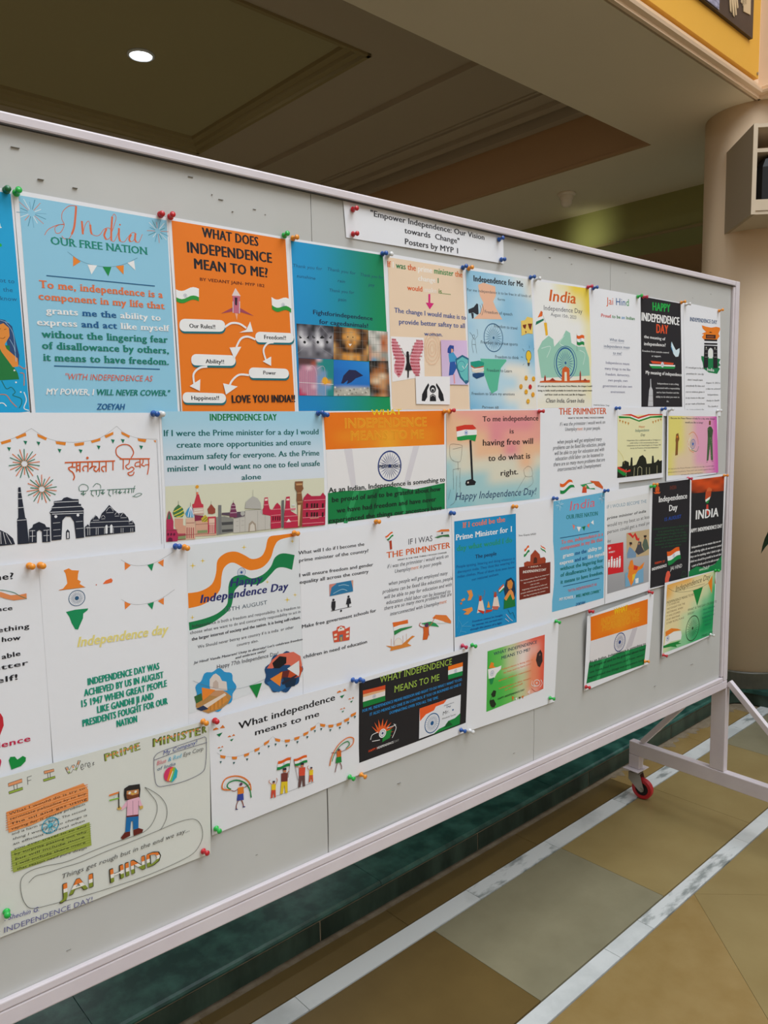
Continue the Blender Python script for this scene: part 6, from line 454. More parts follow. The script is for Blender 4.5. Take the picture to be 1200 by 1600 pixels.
{"name":"printed_poster","label":"black poster headed Independence Day 15 August with white serif title, third row","cat":"poster","o":[1.8384,1.1519],"row":3,"col":"EDEDF0","curl":[2.5,1.2,0.4],"dy":0.5,"q":[[0,0],[2158,-74],[2307,2864],[138,2900]],"parts":[["printed_background","",[["p","26252A",[133,-10,2082,-31,2228,2879,204,2858]]]],["illustration","orange lotus emblem",[["o","E0622A",373,159,106,98],["s","2A1A1A",8,[[263,172,370,91,486,180],[301,205,449,198],[371,108,376,227]],1],["p","E0622A",[178,214,352,252,537,224,489,275,266,267]]]],["lettering","",[["t","INDIA",1018,200,337,97,1.2,"B8502A","o"],["t","Independence",474,511,1471,153,0.2,"F2F2F2","sb"],["t","Day",1018,801,417,168,1.1,"F2F2F2","sb"],["t","15 AUGUST",798,1058,862,98,0.9,"2A50A8","b"],["P",["independence means a lot to me","it is something that our","forefathers fought for long","people gave their lives so that","we can be independent today","because of them we are free","so we thank them"],1169,1287,1192,1816,56,1858,-2.1,"2A5A3A","b"],["t","HAPPY 77",391,2214,495,63,-1.6,"E0502A","b"],["t","INDEPENDENCE",260,2377,734,77,1.8,"F2F2F2","b"],["t","JAI HIND",1196,2494,627,108,1.0,"F2F2F2",""]]],["flag","",[["p","E8641E",[976,1931,1056,1940,1135,1940,1215,1925,1294,1901,1374,1877,1454,1862,1536,1861,1618,1870,1659,1987,1576,1980,1493,1982,1411,1999,1330,2025,1250,2052,1169,2068,1088,2071,1008,2063]],["p","F2F2F2",[1008,2063,1088,2071,1169,2068,1250,2052,1330,2025,1411,1999,1493,1982,1576,1980,1659,1987,1701,2104,1616,2099,1532,2103,1449,2122,1367,2150,1285,2178,1203,2197,1121,2201,1039,2196]],["p","158A45",[1039,2196,1121,2201,1203,2197,1285,2178,1367,2150,1449,2122,1532,2103,1616,2099,1701,2104,1742,2221,1656,2218,1571,2224,1487,2245,1403,2275,1320,2306,1237,2326,1154,2332,1071,2329]],["w","2A5DA8",1349,2088,58,12,0.18,0.09]]],["illustration","raised hand",[["p","E8624A",[995,2530,1058,2486,1157,2510,1215,2631,1153,2729,1120,2873,951,2859,938,2699]],["s","2E6A3A",8,[[1781,2744,1931,2602,2110,2753,1781,2744],[1837,2788,2098,2788]],1],["s","6A6A70",6,[[266,2854,629,2830]],0]]]]},
{"name":"printed_poster","label":"black poster with large white INDIA, orange smoke and green foot","cat":"poster","o":[2.0542,1.1593],"row":3,"col":"EDEDF0","curl":[2.5,1.2,0.4],"dy":0,"q":[[0,0],[2068,-7],[2050,2863],[185,2943]],"parts":[["printed_background","",[["p","242428",[8,77,1939,56,2044,2958,97,2927]]]],["illustration","orange smoke and a tricolour hand",[["m",["OOPOP","POOPO","PPOOP","KPKPP"],{"O":"D8501A","P":"A83E18","K":"3A2018"},[8,77,1939,56,1952,508,27,455]],["p","D86A3A",[922,386,1028,338,1193,392,1219,460,890,457]],["p","C8502A",[853,455,1182,458,1156,641,831,698]],["p","F0F0E8",[845,700,1132,621,1086,709,871,767]],["p","1E8A3A",[871,767,1107,696,1019,815,909,807]],["p","D84A3A",[926,845,1028,853,1089,1153,1017,1165,917,954]]]],["lettering","",[["t","INDIA",346,1235,1317,259,-1.0,"F2F2F2","B"],["t","HAPPY INDEPENDENCE DAY",-12,1599,1958,111,-0.8,"F2F2F2","B"],["P",["Independence to me means that we are","not suffering rights do we want to control","they can be anything what I think is right. I","think we should be grateful to be and also","a part of India and to be able to make","the the able to like in the world biggest"],1039,2069,1063,2761,68,1854,0.2,"E8E8E8","bi"]]],["illustration","green foot of the poster",[["p","14884A",[87,2736,506,2644,1092,2757,1614,2710,2023,2493,2044,2958,97,2927]]]],["lettering","",[["t","DEMOCRACY",687,2808,557,61,0.1,"D8F0D8","b"]]]]},
{"name":"hand_drawn_poster","label":"hand-drawn white sheet with pencil heading, crayon flag and a bearded figure","cat":"poster","o":[0.1565,0.845],"row":4,"col":"E9EAE4","curl":[2.0,1.0,0.1],"dy":0,"q":[[0,0],[3800,0],[3763,2326],[-37,2326]],"parts":[["pencil_heading","outlined letters coloured orange and green",[["p","EFA070",[767,111,944,99,945,149,766,157]],["p","9AB84A",[766,233,945,223,948,260,768,267]],["s","5A4A3A",7,[[767,111,944,99,945,149,766,157,767,111],[766,233,945,223,948,260,768,267,766,233],[835,161,838,235],[877,160,877,231]],0],["s","5A5A58",7,[[1015,95,1015,210],[1015,100,1072,96],[1014,155,1063,154]],0],["p","EFA070",[1235,80,1370,88,1373,123,1240,121]],["p","9AB84A",[1220,198,1381,198,1384,227,1223,232]],["s","5A4A3A",7,[[1235,80,1370,88,1373,123,1240,121,1235,80],[1220,198,1381,198,1384,227,1223,232,1220,198],[1283,123,1286,202],[1316,122,1317,200]],0],["s","5A4A3A",7,[[1523,118,1564,224,1606,218,1635,175,1676,211,1742,79],[1523,118,1560,113,1583,173,1618,113,1650,111,1673,164,1711,62,1742,79]],0],["s","EFA070",18,[[1544,125,1562,167],[1628,122,1642,155],[1721,81,1702,124]],0],["s","9AB84A",18,[[1566,188,1586,211],[1666,191,1684,167]],0],["s","6A6A68",8,[[1741,185,1779,177,1766,135,1743,165,1755,218,1789,205],[1805,193,1808,142,1835,145],[1844,187,1877,180,1863,141,1839,169,1858,215,1886,200],[1910,173,1933,157,1914,197,1936,192]],1],["t","PRIME",2096,194,537,116,3.0,"5A5A2A","B"],["t","MINISTE",2840,186,793,134,-1.9,"5A5A2A","B"],["t","R",3673,198,67,112,0.9,"5A5A2A","B"],["t","PRIME",2102,190,525,105,3.2,"A8B85A",""],["t","MINISTE",2852,181,768,116,-1.8,"9AB050",""],["t","R",3680,193,53,94,-2.2,"8AA83A",""],["p","E8925A",[2118,107,2146,107,2144,135,2116,136]],["p","E8925A",[2168,104,2197,104,2195,133,2167,133]],["p","E8925A",[2219,101,2248,101,2246,130,2218,130]],["p","E8925A",[2270,98,2299,98,2297,127,2269,127]],["p","E8925A",[2322,95,2351,95,2349,124,2320,124]],["p","E8925A",[2374,92,2402,91,2401,121,2372,121]],["p","E8925A",[2426,89,2455,88,2453,118,2424,118]],["p","E8925A",[2478,86,2507,85,2505,115,2476,115]],["p","E8925A",[2531,83,2560,82,2558,112,2529,112]],["p","E8925A",[2583,80,2613,79,2611,108,2582,109]],["p","E8925A",[2882,83,2912,82,2911,112,2880,113]],["p","E8925A",[2943,84,2973,83,2972,113,2941,114]],["p","E8925A",[3004,84,3035,84,3033,114,3002,114]],["p","E8925A",[3065,85,3096,84,3095,115,3064,115]],["p","E8925A",[3128,86,3159,85,3157,115,3126,116]],["p","E8925A",[3190,86,3221,86,3220,116,3188,117]],["p","E8925A",[3253,87,3284,86,3283,117,3251,117]],["p","E8925A",[3316,88,3348,87,3346,118,3315,118]],["p","E8925A",[3380,88,3412,88,3410,118,3378,119]],["p","E8925A",[3444,89,3476,88,3475,119,3442,120]],["p","E8925A",[3508,90,3541,89,3539,120,3507,120]],["p","E8925A",[3573,90,3606,90,3605,121,3572,121]]]],["crayon_flag","crayon flag block with handwriting over it",[["p","EE9A5A",[719,511,1022,497,1404,456,1765,431,1828,552,1823,725,1385,762,1026,818,732,822]],["p","A0AE4A",[743,1102,1109,1087,1497,1074,1825,1061,1837,1433,1423,1420,1088,1432,756,1426]],["s","E0762A",9,[[713,528,1045,524,1403,470,1827,471],[711,563,1042,559,1401,506,1825,505],[709,598,1040,595,1399,542,1823,539],[706,632,1038,630,1396,579,1821,573],[704,667,1036,666,1394,615,1819,608],[702,702,1033,701,1392,651,1817,642],[700,737,1031,736,1390,687,1815,676],[697,771,1029,772,1388,723,1813,710]],1],["s","F6B888",5,[[726,552,1272,517,1820,498],[723,595,1269,558,1818,538],[720,637,1267,600,1815,577],[718,680,1264,641,1813,617],[715,723,1261,682,1811,657],[712,766,1259,724,1808,697]],1],["s","8A9A3A",8,[[746,1131,1107,1123,1495,1107,1845,1101],[744,1163,1105,1156,1493,1141,1843,1135],[742,1195,1103,1189,1491,1175,1841,1169],[740,1228,1101,1222,1489,1209,1839,1204],[738,1260,1099,1255,1487,1243,1837,1238],[735,1293,1097,1288,1485,1276,1835,1273],[733,1325,1095,1321,1483,1310,1833,1308],[731,1358,1093,1355,1481,1344,1831,1342],[729,1390,1090,1388,1479,1378,1829,1377]],1],["s","B8C46A",6,[[754,1150,1208,1138,1817,1117],[752,1191,1205,1177,1814,1157],[749,1231,1203,1216,1812,1197],[747,1272,1200,1254,1810,1237],[744,1313,1198,1293,1807,1277],[741,1353,1196,1332,1805,1318],[739,1394,1193,1371,1803,1358]],1],["w","3AA8C8",1278,914,120,10,0.3,0.12],["s","6AC8DC",10,[[1212,857,1346,976],[1220,944,1339,888],[1284,812,1271,1020]],1]]],["handwriting","",[["t","What I would do is try to",749,568,1035,33,2.5,"2E2E2A",""],["t","terminate palmoline by to buy",754,644,1040,33,1.8,"2E2E2A","i"],["t","The oil and gas using",758,719,1047,33,1.0,"2E2E2A",""],["t","vaping for it causes problem",763,795,1006,33,1.2,"2E2E2A","i"],["t","and is harm our body. The second",768,871,1012,33,0.5,"2E2E2A",""],["t","thing I would do to change is",772,947,1019,33,-0.3,"2E2E2A","i"],["t","an efficient to travel when",777,1024,977,33,-0.1,"2E2E2A",""],["t","you ever travel to so and",782,1100,983,33,-0.9,"2E2E2A","i"],["t","by surprise passing out why",787,1177,989,33,-1.6,"2E2E2A",""],["t","but will include more",791,1254,948,33,-1.4,"2E2E2A","i"],["t","I will include there more",796,1331,955,34,-2.2,"2E2E2A",""],["t","that season need pure design",801,1408,961,33,-3.0,"2E2E2A","i"]]],["crayon_figure","bearded figure in a pink shirt and blue jeans holding a flag",[["p","2E2A2A",[2360,711,2434,684,2603,714,2609,807,2590,953,2364,901,2351,813]],["p","C88A5A",[2395,761,2581,792,2581,889,2478,939,2389,856]],["p","7A4228",[2386,809,2483,862,2583,865,2573,932,2492,950,2394,887]],["s","E8C040",12,[[2426,823,2456,803,2484,842,2519,832,2542,846]],1],["o","E8E8E0",2439,806,20,20],["o","E8E8E0",2532,818,20,20],["p","ECB8CC",[2398,912,2583,920,2633,1089,2594,1100,2568,1036,2558,1210,2378,1165,2393,1007,2312,1045,2288,1016,2346,967]],["s","7A5A6A",5,[[2484,947,2476,1193],[2398,912,2378,1165],[2574,978,2558,1210]],1],["p","6A2A2A",[2373,1157,2565,1200,2563,1230,2371,1186]],["p","1E70B0",[2372,1180,2563,1230,2553,1427,2470,1416,2472,1276,2443,1272,2422,1429,2347,1413]],["p","6A2820",[2274,1477,2336,1415,2422,1429,2419,1500,2301,1517]],["p","6A2820",[2470,1428,2556,1422,2628,1473,2611,1516,2476,1522]],["p","D8B05A",[2239,978,2280,962,2312,1009,2287,1031,2243,1009]],["p","D8B05A",[2583,1072,2637,1078,2640,1122,2592,1130]],["s","2A2420",16,[[2275,728,2266,994]],0],["s","E8843A",26,[[2127,744,2272,742]],0],["s","8ABE4A",22,[[2128,822,2270,833]],0],["s","5A7AB0",5,[[2189,801,2212,796]],0]]],["pencil_drawing","pencil outlines of a swoosh and a long speech bubble",[["s","6A6A66",8,[[2679,793,2780,878,2924,1034,3014,1219,3014,1407,2935,1550,2881,1578],[2679,793,2776,954,2853,1103,2858,1259,2782,1418,2656,1511,2447,1526,2157,1518,1820,1530,1468,1548,1185,1499,984,1489,869,1541,836,1668,855,1873,924,2031,1021,2088],[1021,2088,1380,2142,1781,2196,2232,2235,2708,2260,3210,2240,3474,2181,3609,2005,3611,1811,3532,1653,3404,1582,3180,1560,2881,1578,2443,1601,2038,1613,1677,1636,1411,1618,1178,1611,1040,1597,948,1658]],1],["s","4A4A6A",8,[[2843,364,2932,298,3243,281,3631,265,3713,272,3732,357,3709,717,3636,854,3340,904,3025,881,2874,826,2839,607,2843,364],[2847,401,3239,372,3742,369]],1]]],["handwriting","",[["t","My Company!",2996,363,566,62,2.3,"3E4A9A","i"],["t","Blue ~3AA0C8& ~5AB8D8Red ~6A6A6AEye Corp",2885,498,785,67,1.2,"D86A7A","i"],["t","of India",2886,590,304,55,0.9,"4A6A8A","i"],["o","D83A6A",3096,711,105,120],["p","2AB0C0",[3105,844,3179,613,3223,694,3202,797,3136,848]],["p","F08A2A",[3035,807,3100,626,3164,602,3134,698,3079,805]],["p","8AC04A",[3084,831,3148,615,3188,628,3115,832]],["p","F0ECE0",[3069,817,3136,668,3145,680,3091,809]],["t","Things get rough but in the end we say...",1385,1787,2003,71,-0.0,"5A5A58","i"]]],["pencil_heading","tricolour capitals JAI HIND",[["t","JAI",1351,2087,470,218,-0.9,"3A3A2A","B"],["t","JAI",1357,2080,459,201,-0.7,"^EE8238|F4F0E8|8A9A3A","b"]]],["pencil_heading","tricolour capitals",[["t","HIND",2093,2147,794,230,1.4,"3A3A2A","B"],["t","HIND",2105,2143,770,211,1.9,"^EE8238|F4F0E8|8A9A3A","b"]]],["handwriting","",[["t",": Shechin G.",601,2093,458,71,-6.6,"4A4A9A","i"],["t",": INDEPENDENCE DAY!",523,2264,1286,79,-2.8,"6A6A9A",""]]]]},
{"name":"printed_poster","label":"white poster with small people waving flags, fourth row","cat":"poster","o":[0.5354,0.8453],"row":4,"col":"EDEDF0","curl":[2.0,0.8,0.2],"dy":0.5,"q":[[0,0],[3046,22],[3118,1943],[11,2028]],"parts":[["lettering","black rounded title",[["t","What independence",538,312,1991,120,0.5,"1E1E24","b"],["t","means to me",851,507,1322,104,-0.1,"1E1E24","b"]]],["illustration","hearts in orange, white and green",[["p","E07A2A",[67,203,124,162,171,201]],["p","E07A2A",[188,200,245,153,287,216]],["p","E07A2A",[67,203,79,176,134,170,177,207]],["p","147A4A",[129,288,240,282,181,344]]]],["illustration","heart in orange, white and green",[["p","E07A2A",[330,395,365,369,396,394]],["p","E07A2A",[406,393,442,364,469,404]],["p","E07A2A",[330,395,337,378,372,374,399,398]],["p","147A4A",[369,448,439,445,402,484]]]],["illustration","heart in orange, white and green",[["p","E07A2A",[144,534,171,515,193,534]],["p","E07A2A",[201,533,229,511,249,542]],["p","E07A2A",[144,534,149,521,176,519,196,537]],["p","147A4A",[173,575,226,573,198,602]]]],["illustration","heart in orange, white and green",[["p","E07A2A",[2575,171,2632,133,2682,169]],["p","E07A2A",[2699,168,2757,125,2801,183]],["p","E07A2A",[2575,171,2587,146,2643,141,2687,175]],["p","147A4A",[2640,248,2753,242,2695,299]]]],["illustration","heart in orange, white and green",[["p","E07A2A",[2839,363,2874,341,2904,362]],["p","E07A2A",[2914,362,2949,337,2975,371]],["p","E07A2A",[2839,363,2846,348,2880,345,2907,366]],["p","147A4A",[2879,409,2947,406,2912,440]]]],["illustration","heart in orange, white and green",[["p","E07A2A",[2648,511,2678,491,2704,510]],["p","E07A2A",[2714,510,2744,487,2768,518]],["p","E07A2A",[2648,511,2654,497,2684,495,2707,513]],["p","147A4A",[2682,552,2742,550,2712,580]]]],["bunting","long row of orange tabs and green triangles",[["s","8A8A8A",3,[[125,603,247,697,445,770,650,782,903,753,1077,686,1195,621],[1195,621,1308,720,1484,788,1695,794,1913,747,2153,630],[2153,630,2294,722,2455,766,2721,744,2988,659]],1],["p","E8862E",[185,661,284,704,271,748,193,711]],["p","E8862E",[397,751,499,781,486,826,406,802]],["p","E8862E",[625,777,730,779,717,824,634,828]],["p","E8862E",[827,747,934,742,921,787,836,799]],["p","E8862E",[1016,688,1127,661,1113,707,1026,740]],["p","E8862E",[1237,663,1347,716,1333,762,1247,716]],["p","E8862E",[1434,749,1547,773,1534,820,1444,802]],["p","E8862E",[1632,768,1748,770,1734,817,1643,821]],["p","E8862E",[1823,742,1942,729,1927,777,1834,796]],["p","E8862E",[1981,686,2101,666,2087,714,1991,741]],["p","E8862E",[2190,654,2311,702,2296,750,2201,709]],["p","E8862E",[2375,731,2498,757,2483,805,2386,787]],["p","E8862E",[2564,760,2690,763,2675,812,2575,816]],["p","E8862E",[2738,727,2866,721,2852,771,2750,783]],["p","E8862E",[2895,665,3026,651,3011,701,2907,721]],["p","1E5A5A",[173,764,212,774,189,812]],["p","1E5A5A",[414,852,455,862,431,900]],["p","1E5A5A",[666,866,707,876,683,915]],["p","1E5A5A",[897,827,939,836,915,876]],["p","1E5A5A",[1088,757,1131,767,1107,807]],["p","1E5A5A",[1227,761,1271,770,1246,811]],["p","1E5A5A",[1449,845,1493,855,1468,895]],["p","1E5A5A",[1678,846,1724,856,1698,897]],["p","1E5A5A",[1889,813,1935,824,1909,865]],["p","1E5A5A",[2054,745,2101,755,2074,797]],["p","1E5A5A",[2194,745,2242,755,2215,797]],["p","1E5A5A",[2398,822,2447,833,2419,875]],["p","1E5A5A",[2615,836,2664,847,2636,890]],["p","1E5A5A",[2810,793,2861,804,2832,847]],["p","1E5A5A",[2969,717,3020,727,2991,771]]]],["illustration","figure in blue shorts with a ribbon of colours",[["s","E8803A",24,[[747,1470,724,1333,605,1191,444,1110,282,1102,212,1181,221,1272,366,1332]],1],["s","F0E8E0",16,[[730,1542,709,1366,603,1242,442,1153,307,1161,255,1233,314,1297]],1],["s","1E8A4A",22,[[750,1601,720,1435,628,1289,467,1194,332,1194,302,1260,367,1325]],1],["p","E8862E",[494,1336,604,1351,610,1476,494,1459]],["p","3A4AA0",[489,1457,599,1473,605,1593,473,1565]],["o","6A3A5A",556,1294,30,27],["s","8A4A3A",16,[[501,1569,464,1646,462,1715],[566,1586,591,1664,599,1718]],1],["s","8A4A3A",12,[[493,1366,432,1377,369,1341],[603,1376,737,1350]],1],["p","3A3A7A",[446,1699,494,1721,488,1732,445,1717]],["p","3A3A7A",[583,1705,633,1717,626,1735,588,1727]]]],["illustration","family of four waving two flags",[["s","6A6A6A",5,[[1123,1739,1329,1741,1693,1739,2053,1737]],1],["p","E8641E",[1294,1104,1325,1112,1357,1115,1389,1113,1421,1106,1454,1100,1486,1098,1518,1101,1550,1109,1542,1162,1510,1154,1478,1150,1445,1153,1412,1159,1380,1166,1348,1168,1316,1164,1284,1157]],["p","F2F2F2",[1284,1157,1316,1164,1348,1168,1380,1166,1412,1159,1445,1153,1478,1150,1510,1154,1542,1162,1534,1215,1502,1207,1469,1203,1436,1206,1403,1212,1371,1218,1338,1221,1306,1217,1274,1209]],["p","158A45",[1274,1209,1306,1217,1338,1221,1371,1218,1403,1212,1436,1206,1469,1203,1502,1207,1534,1215,1527,1268,1494,1260,1461,1256,1428,1258,1395,1265,1362,1271,1329,1273,1296,1270,1264,1262]],["w","2A5DA8",1408,1186,23,12,0.18,0.09],["s","5A3A2A",7,[[1557,1103,1495,1473]],0],["p","E8641E",[1621,1162,1655,1169,1688,1172,1722,1170,1756,1165,1790,1159,1824,1157,1858,1160,1892,1167,1897,1216,1863,1209,1829,1206,1795,1208,1761,1213,1728,1218,1694,1220,1661,1217,1628,1211]],["p","F2F2F2",[1628,1211,1661,1217,1694,1220,1728,1218,1761,1213,1795,1208,1829,1206,1863,1209,1897,1216,1902,1264,1868,1258,1834,1254,1801,1256,1767,1262,1733,1267,1700,1269,1667,1266,1634,1259]],["p","158A45",[1634,1259,1667,1266,1700,1269,1733,1267,1767,1262,1801,1256,1834,1254,1868,1258,1902,1264,1906,1313,1873,1306,1839,1303,1806,1305,1773,1310,1739,1316,1706,1318,1673,1315,1640,1308]],["w","2A5DA8",1764,1237,22,12,0.18,0.09],["s","5A3A2A",7,[[1615,1160,1698,1591]],0]]],["printed_figure","",[["p","F0CC2A",[1152,1490,1241,1509,1233,1626,1151,1605]],["p","D8503A",[1151,1596,1233,1617,1235,1759,1204,1755,1191,1644,1170,1746,1135,1741]],["p","C8805A",[1178,1445,1219,1455,1217,1499,1179,1490]],["p","2A2A3A",[1175,1435,1219,1443,1222,1472,1174,1463]]]],["printed_figure","",[["p","7A3A34",[1352,1347,1490,1375,1478,1553,1351,1522]],["p","E8C82A",[1352,1508,1479,1539,1481,1755,1433,1749,1413,1580,1380,1736,1328,1728]],["p","C8805A",[1392,1278,1455,1293,1453,1359,1395,1346]],["p","2A2A3A",[1387,1263,1456,1274,1460,1318,1386,1305]]]],["printed_figure","",[["p","E0503A",[1725,1360,1859,1387,1848,1558,1724,1528]],["p","6A4A48",[1725,1515,1849,1544,1852,1752,1805,1746,1785,1584,1754,1734,1702,1726]],["p","C8805A",[1764,1294,1826,1308,1823,1372,1767,1359]],["p","2A2A3A",[1759,1279,1826,1290,1830,1333,1758,1320]]]],["printed_figure","",[["p","F0CC2A",[1946,1475,2031,1492,2024,1599,1946,1580]],["p","D8603A",[1946,1572,2024,1591,2027,1720,1997,1717,1984,1615,1965,1709,1932,1704]],["p","C8805A",[1970,1434,2010,1443,2008,1483,1972,1474]],["p","2A2A3A",[1968,1424,2010,1432,2012,1458,1967,1450]],["s","C8805A",11,[[1161,1499,1100,1427,1124,1395],[1231,1517,1269,1454,1253,1402],[1951,1485,1903,1410,1929,1380],[1462,1382,1518,1346],[1767,1374,1647,1304]],1]]],["illustration","figure in a green skirt under an arch of colours",[["s","E8803A",22,[[2399,1534,2454,1355,2608,1176,2812,1104,2954,1155,2937,1270,2788,1326]],1],["s","F0E8E0",14,[[2426,1514,2487,1337,2624,1208,2794,1144,2894,1187,2875,1266]],1],["s","1E8A4A",18,[[2450,1466,2521,1319,2657,1204,2810,1177,2859,1247,2772,1308]],1],["p","D8702A",[2565,1290,2665,1299,2667,1432,2568,1417]],["p","1E8A3E",[2554,1413,2667,1430,2677,1548,2538,1526]],["o","6A3A4A",2611,1284,27,25],["s","7A3A34",15,[[2577,1532,2549,1608,2526,1700],[2644,1547,2675,1633,2673,1689]],1],["s","7A3A34",11,[[2570,1333,2433,1287],[2663,1338,2788,1326]],1]]]]},
{"name":"printed_poster","label":"black poster headed WHAT INDEPENDENCE MEANS TO ME in green serif capitals, fourth row","cat":"poster","o":[0.8399,0.8431],"row":4,"col":"EDEDF0","curl":[2.0,0.8,0.2],"dy":0,"q":[[0,0],[3000,-25],[3025,1875],[72,1921]],"parts":[["printed_background","",[["p","232226",[52,82,2994,71,2982,1659,57,1685]]]],["lettering","yellow-green serif title",[["t","WHAT INDEPENDENCE",561,199,1948,131,-1.4,"A8C850","s"],["t","MEANS TO ME",936,479,1214,132,-1.3,"A8C850","s"]]],["lettering","small blue capitals",[["t","FOR ME, INDEPENDENCE MEANS FREEDOM AND RIGHT TO DO WHAT I WANT TO DO.",140,686,2693,58,0.3,"2A8ACC","b"],["t","IT ALSO MEANS NO ONE IS IN CONTROL IF YOU OR BOUNDED AS ONE IS",321,803,2476,58,0.6,"2A8ACC","b"],["t","DOMINATING OVER YOU ALL THE TIME.",815,900,1318,58,0.0,"2A8ACC","b"]]],["flag","waving flag",[["p","D8502A",[142,250,402,264,698,270,695,389,399,382,148,376]],["p","E8B080",[149,330,400,335,696,357,695,397,148,391]],["p","ECE4E0",[148,384,695,389,693,492,145,484]],["p","14803A",[146,477,693,484,701,590,152,588]],["w","2A5A9A",422,435,39,10,0.18,0.09]]],["flag","flat flag",[["p","F0761E",[2404,265,2837,268,2836,358,2403,354]],["p","F0F0F0",[2403,354,2836,358,2835,471,2402,461]],["p","148A44",[2402,452,2835,462,2834,558,2412,553]],["w","2A5A9A",2623,416,42,10,0.18,0.09]]],["illustration","flame shaped flower of orange and green petals",[["p","E8622A",[499,1195,362,1020,583,1226]],["p","E8622A",[513,1170,430,954,597,1201]],["p","E8622A",[539,1155,529,925,623,1186]],["p","E8622A",[574,1152,645,936,658,1183]],["p","E8622A",[612,1160,760,987,696,1192]],["p","E8622A",[647,1180,859,1070,732,1211]],["p","E8622A",[676,1208,926,1175,761,1239]],["p","E8622A",[692,1240,950,1285,778,1272]],["p","E8622A",[695,1271,928,1383,780,1303]],["s","F2F2F2",13,[[338,1292,379,1204,528,1185],[376,1334,573,1358],[923,1122,982,1228,886,1405],[754,1166,922,1163,974,1144]],1],["p","1E8A3E",[652,1219,890,1223,632,1431]],["p","1E8A3E",[691,1238,876,1256,652,1424]],["p","1E8A3E",[731,1257,863,1289,672,1418]],["p","1E8A3E",[771,1276,849,1322,693,1412]],["p","1E8A3E",[812,1295,836,1355,713,1405]],["p","1E8A3E",[852,1314,822,1388,733,1399]],["o","F2F2F2",636,1239,90,91],["w","1E3A70",636,1239,68,16,0.35,0.12]]],["lettering","",[["t","HAPPY ~E8E8E8INDEPENDENCE ~8A8A8ADAY",293,1533,766,45,1.0,"E0502A","b"]]],["illustration","card with a blue wheel and orange and green brush marks",[["p","E6E8EE",[1601,978,2795,975,2789,1630,1601,1631]],["p","F0602A",[1601,978,2378,977,2291,1046,2064,1053,2006,1123,1784,1150,1618,1254]],["p","148A3E",[2791,1393,2789,1630,1999,1640,2170,1571,2342,1554,2430,1469,2636,1458]],["p","0E5A2A",[2313,1589,2372,1518,2459,1477,2575,1595]],["w","1E5A90",1963,1388,216,24,0.22,0.1],["t","Independence",2302,1113,290,34,1.0,"3A4A6A",""],["t","Day",2376,1166,122,43,-2.3,"3A4A6A","b"],["t","Mr.",2265,1301,185,77,4.0,"3A3A40","i"],["t","Wonderful Teacher",2241,1389,419,35,-0.7,"3A3A40","i"],["o","4A6A9A",2567,1257,24,20]]]]},
{"name":"printed_poster","label":"white sheet with a small green to red printed card, fourth row","cat":"poster","o":[1.14,0.8456],"row":4,"col":"EDEDF0","curl":[3.0,1.0,0.4],"dy":0.5,"q":[[0,0],[3081,-49],[3055,1976],[24,1900]],"parts":[["printed_background","",[["m",["GHYPRR","GHYWPR","GHYWOR","GGHYOR","GGHYOR","GGHYPR"],{"G":"4AB84A","H":"6AC45A","Y":"C8D0A0","W":"F0E0D8","P":"F0B0A0","O":"F0906A","R":"E8604A"},[597,209,2563,205,2589,1537,617,1604]]]],["lettering","",[["t","WHAT INDEPENDENCE",800,348,1476,74,-0.4,"2A4A5A","b"],["t","MEANS TO ME?",1059,493,977,73,0.2,"2A4A5A","b"],["t","Independence is being able to",1085,744,1065,37,0.2,"E8783A","b"],["t","be free and to have your",1151,840,943,38,1.0,"E8783A","b"],["t","opinion without restrictions",980,984,1115,37,0.0,"E8783A","b"],["t","independence also means",1006,1172,1090,37,-0.1,"E8783A","b"],["t","to be yourself",1204,1256,611,37,1.4,"E8783A","b"],["t","HAPPY INDEPENDENCE DAY",979,1413,907,42,0.3,"2A3A2A","b"]]],["illustration","tricolour country map",[["p","F08A2A",[653,600,717,479,813,522,800,586,909,655]],["p","F0F0F0",[621,624,942,640,1059,629,1046,708,915,779,844,867,652,846]],["p","1E8A4A",[671,859,837,852,786,989,721,997]],["w","2A5A9A",761,744,63,12,0.18,0.09]]],["illustration","dark sketched figures",[["p","3A2A2A",[2306,602,2414,538,2487,639,2510,835,2417,968,2337,918,2264,759]],["o","8A5A4A",2393,658,30,26],["p","20301E",[746,1229,824,1148,914,1187,888,1308,810,1312]],["p","20301E",[714,1357,843,1366,927,1500,861,1566,745,1501]],["s","20301E",10,[[778,1282,714,1402,810,1562]],1]]],["illustration","white spinning wheel",[["s","F2F2F2",14,[[2153,1234,2139,1335,2275,1405],[2441,1358,2428,1390,2392,1409,2340,1410,2285,1393,2240,1362,2214,1323,2213,1287,2239,1260,2284,1250,2338,1258,2390,1283,2428,1318,2441,1357],[2470,1282,2529,1392,2442,1464]],1],["o","F2F2F2",2325,1331,24,20],["s","C8502A",10,[[2140,1421,2312,1539,2560,1520]],1],["p","F0D8D0",[1991,1481,2083,1436,2083,1551]]]],["bunting","",[["s","5A4A2A",3,[[1405,1397,1609,1521,1886,1541]],1],["p","E87A2A",[1445,1444,1527,1473,1486,1556]],["p","F2F2F2",[1568,1511,1650,1521,1609,1586]],["p","3A3020",[1691,1522,1761,1530,1733,1589]],["p","E87A2A",[1788,1527,1872,1528,1844,1597]]]]]},
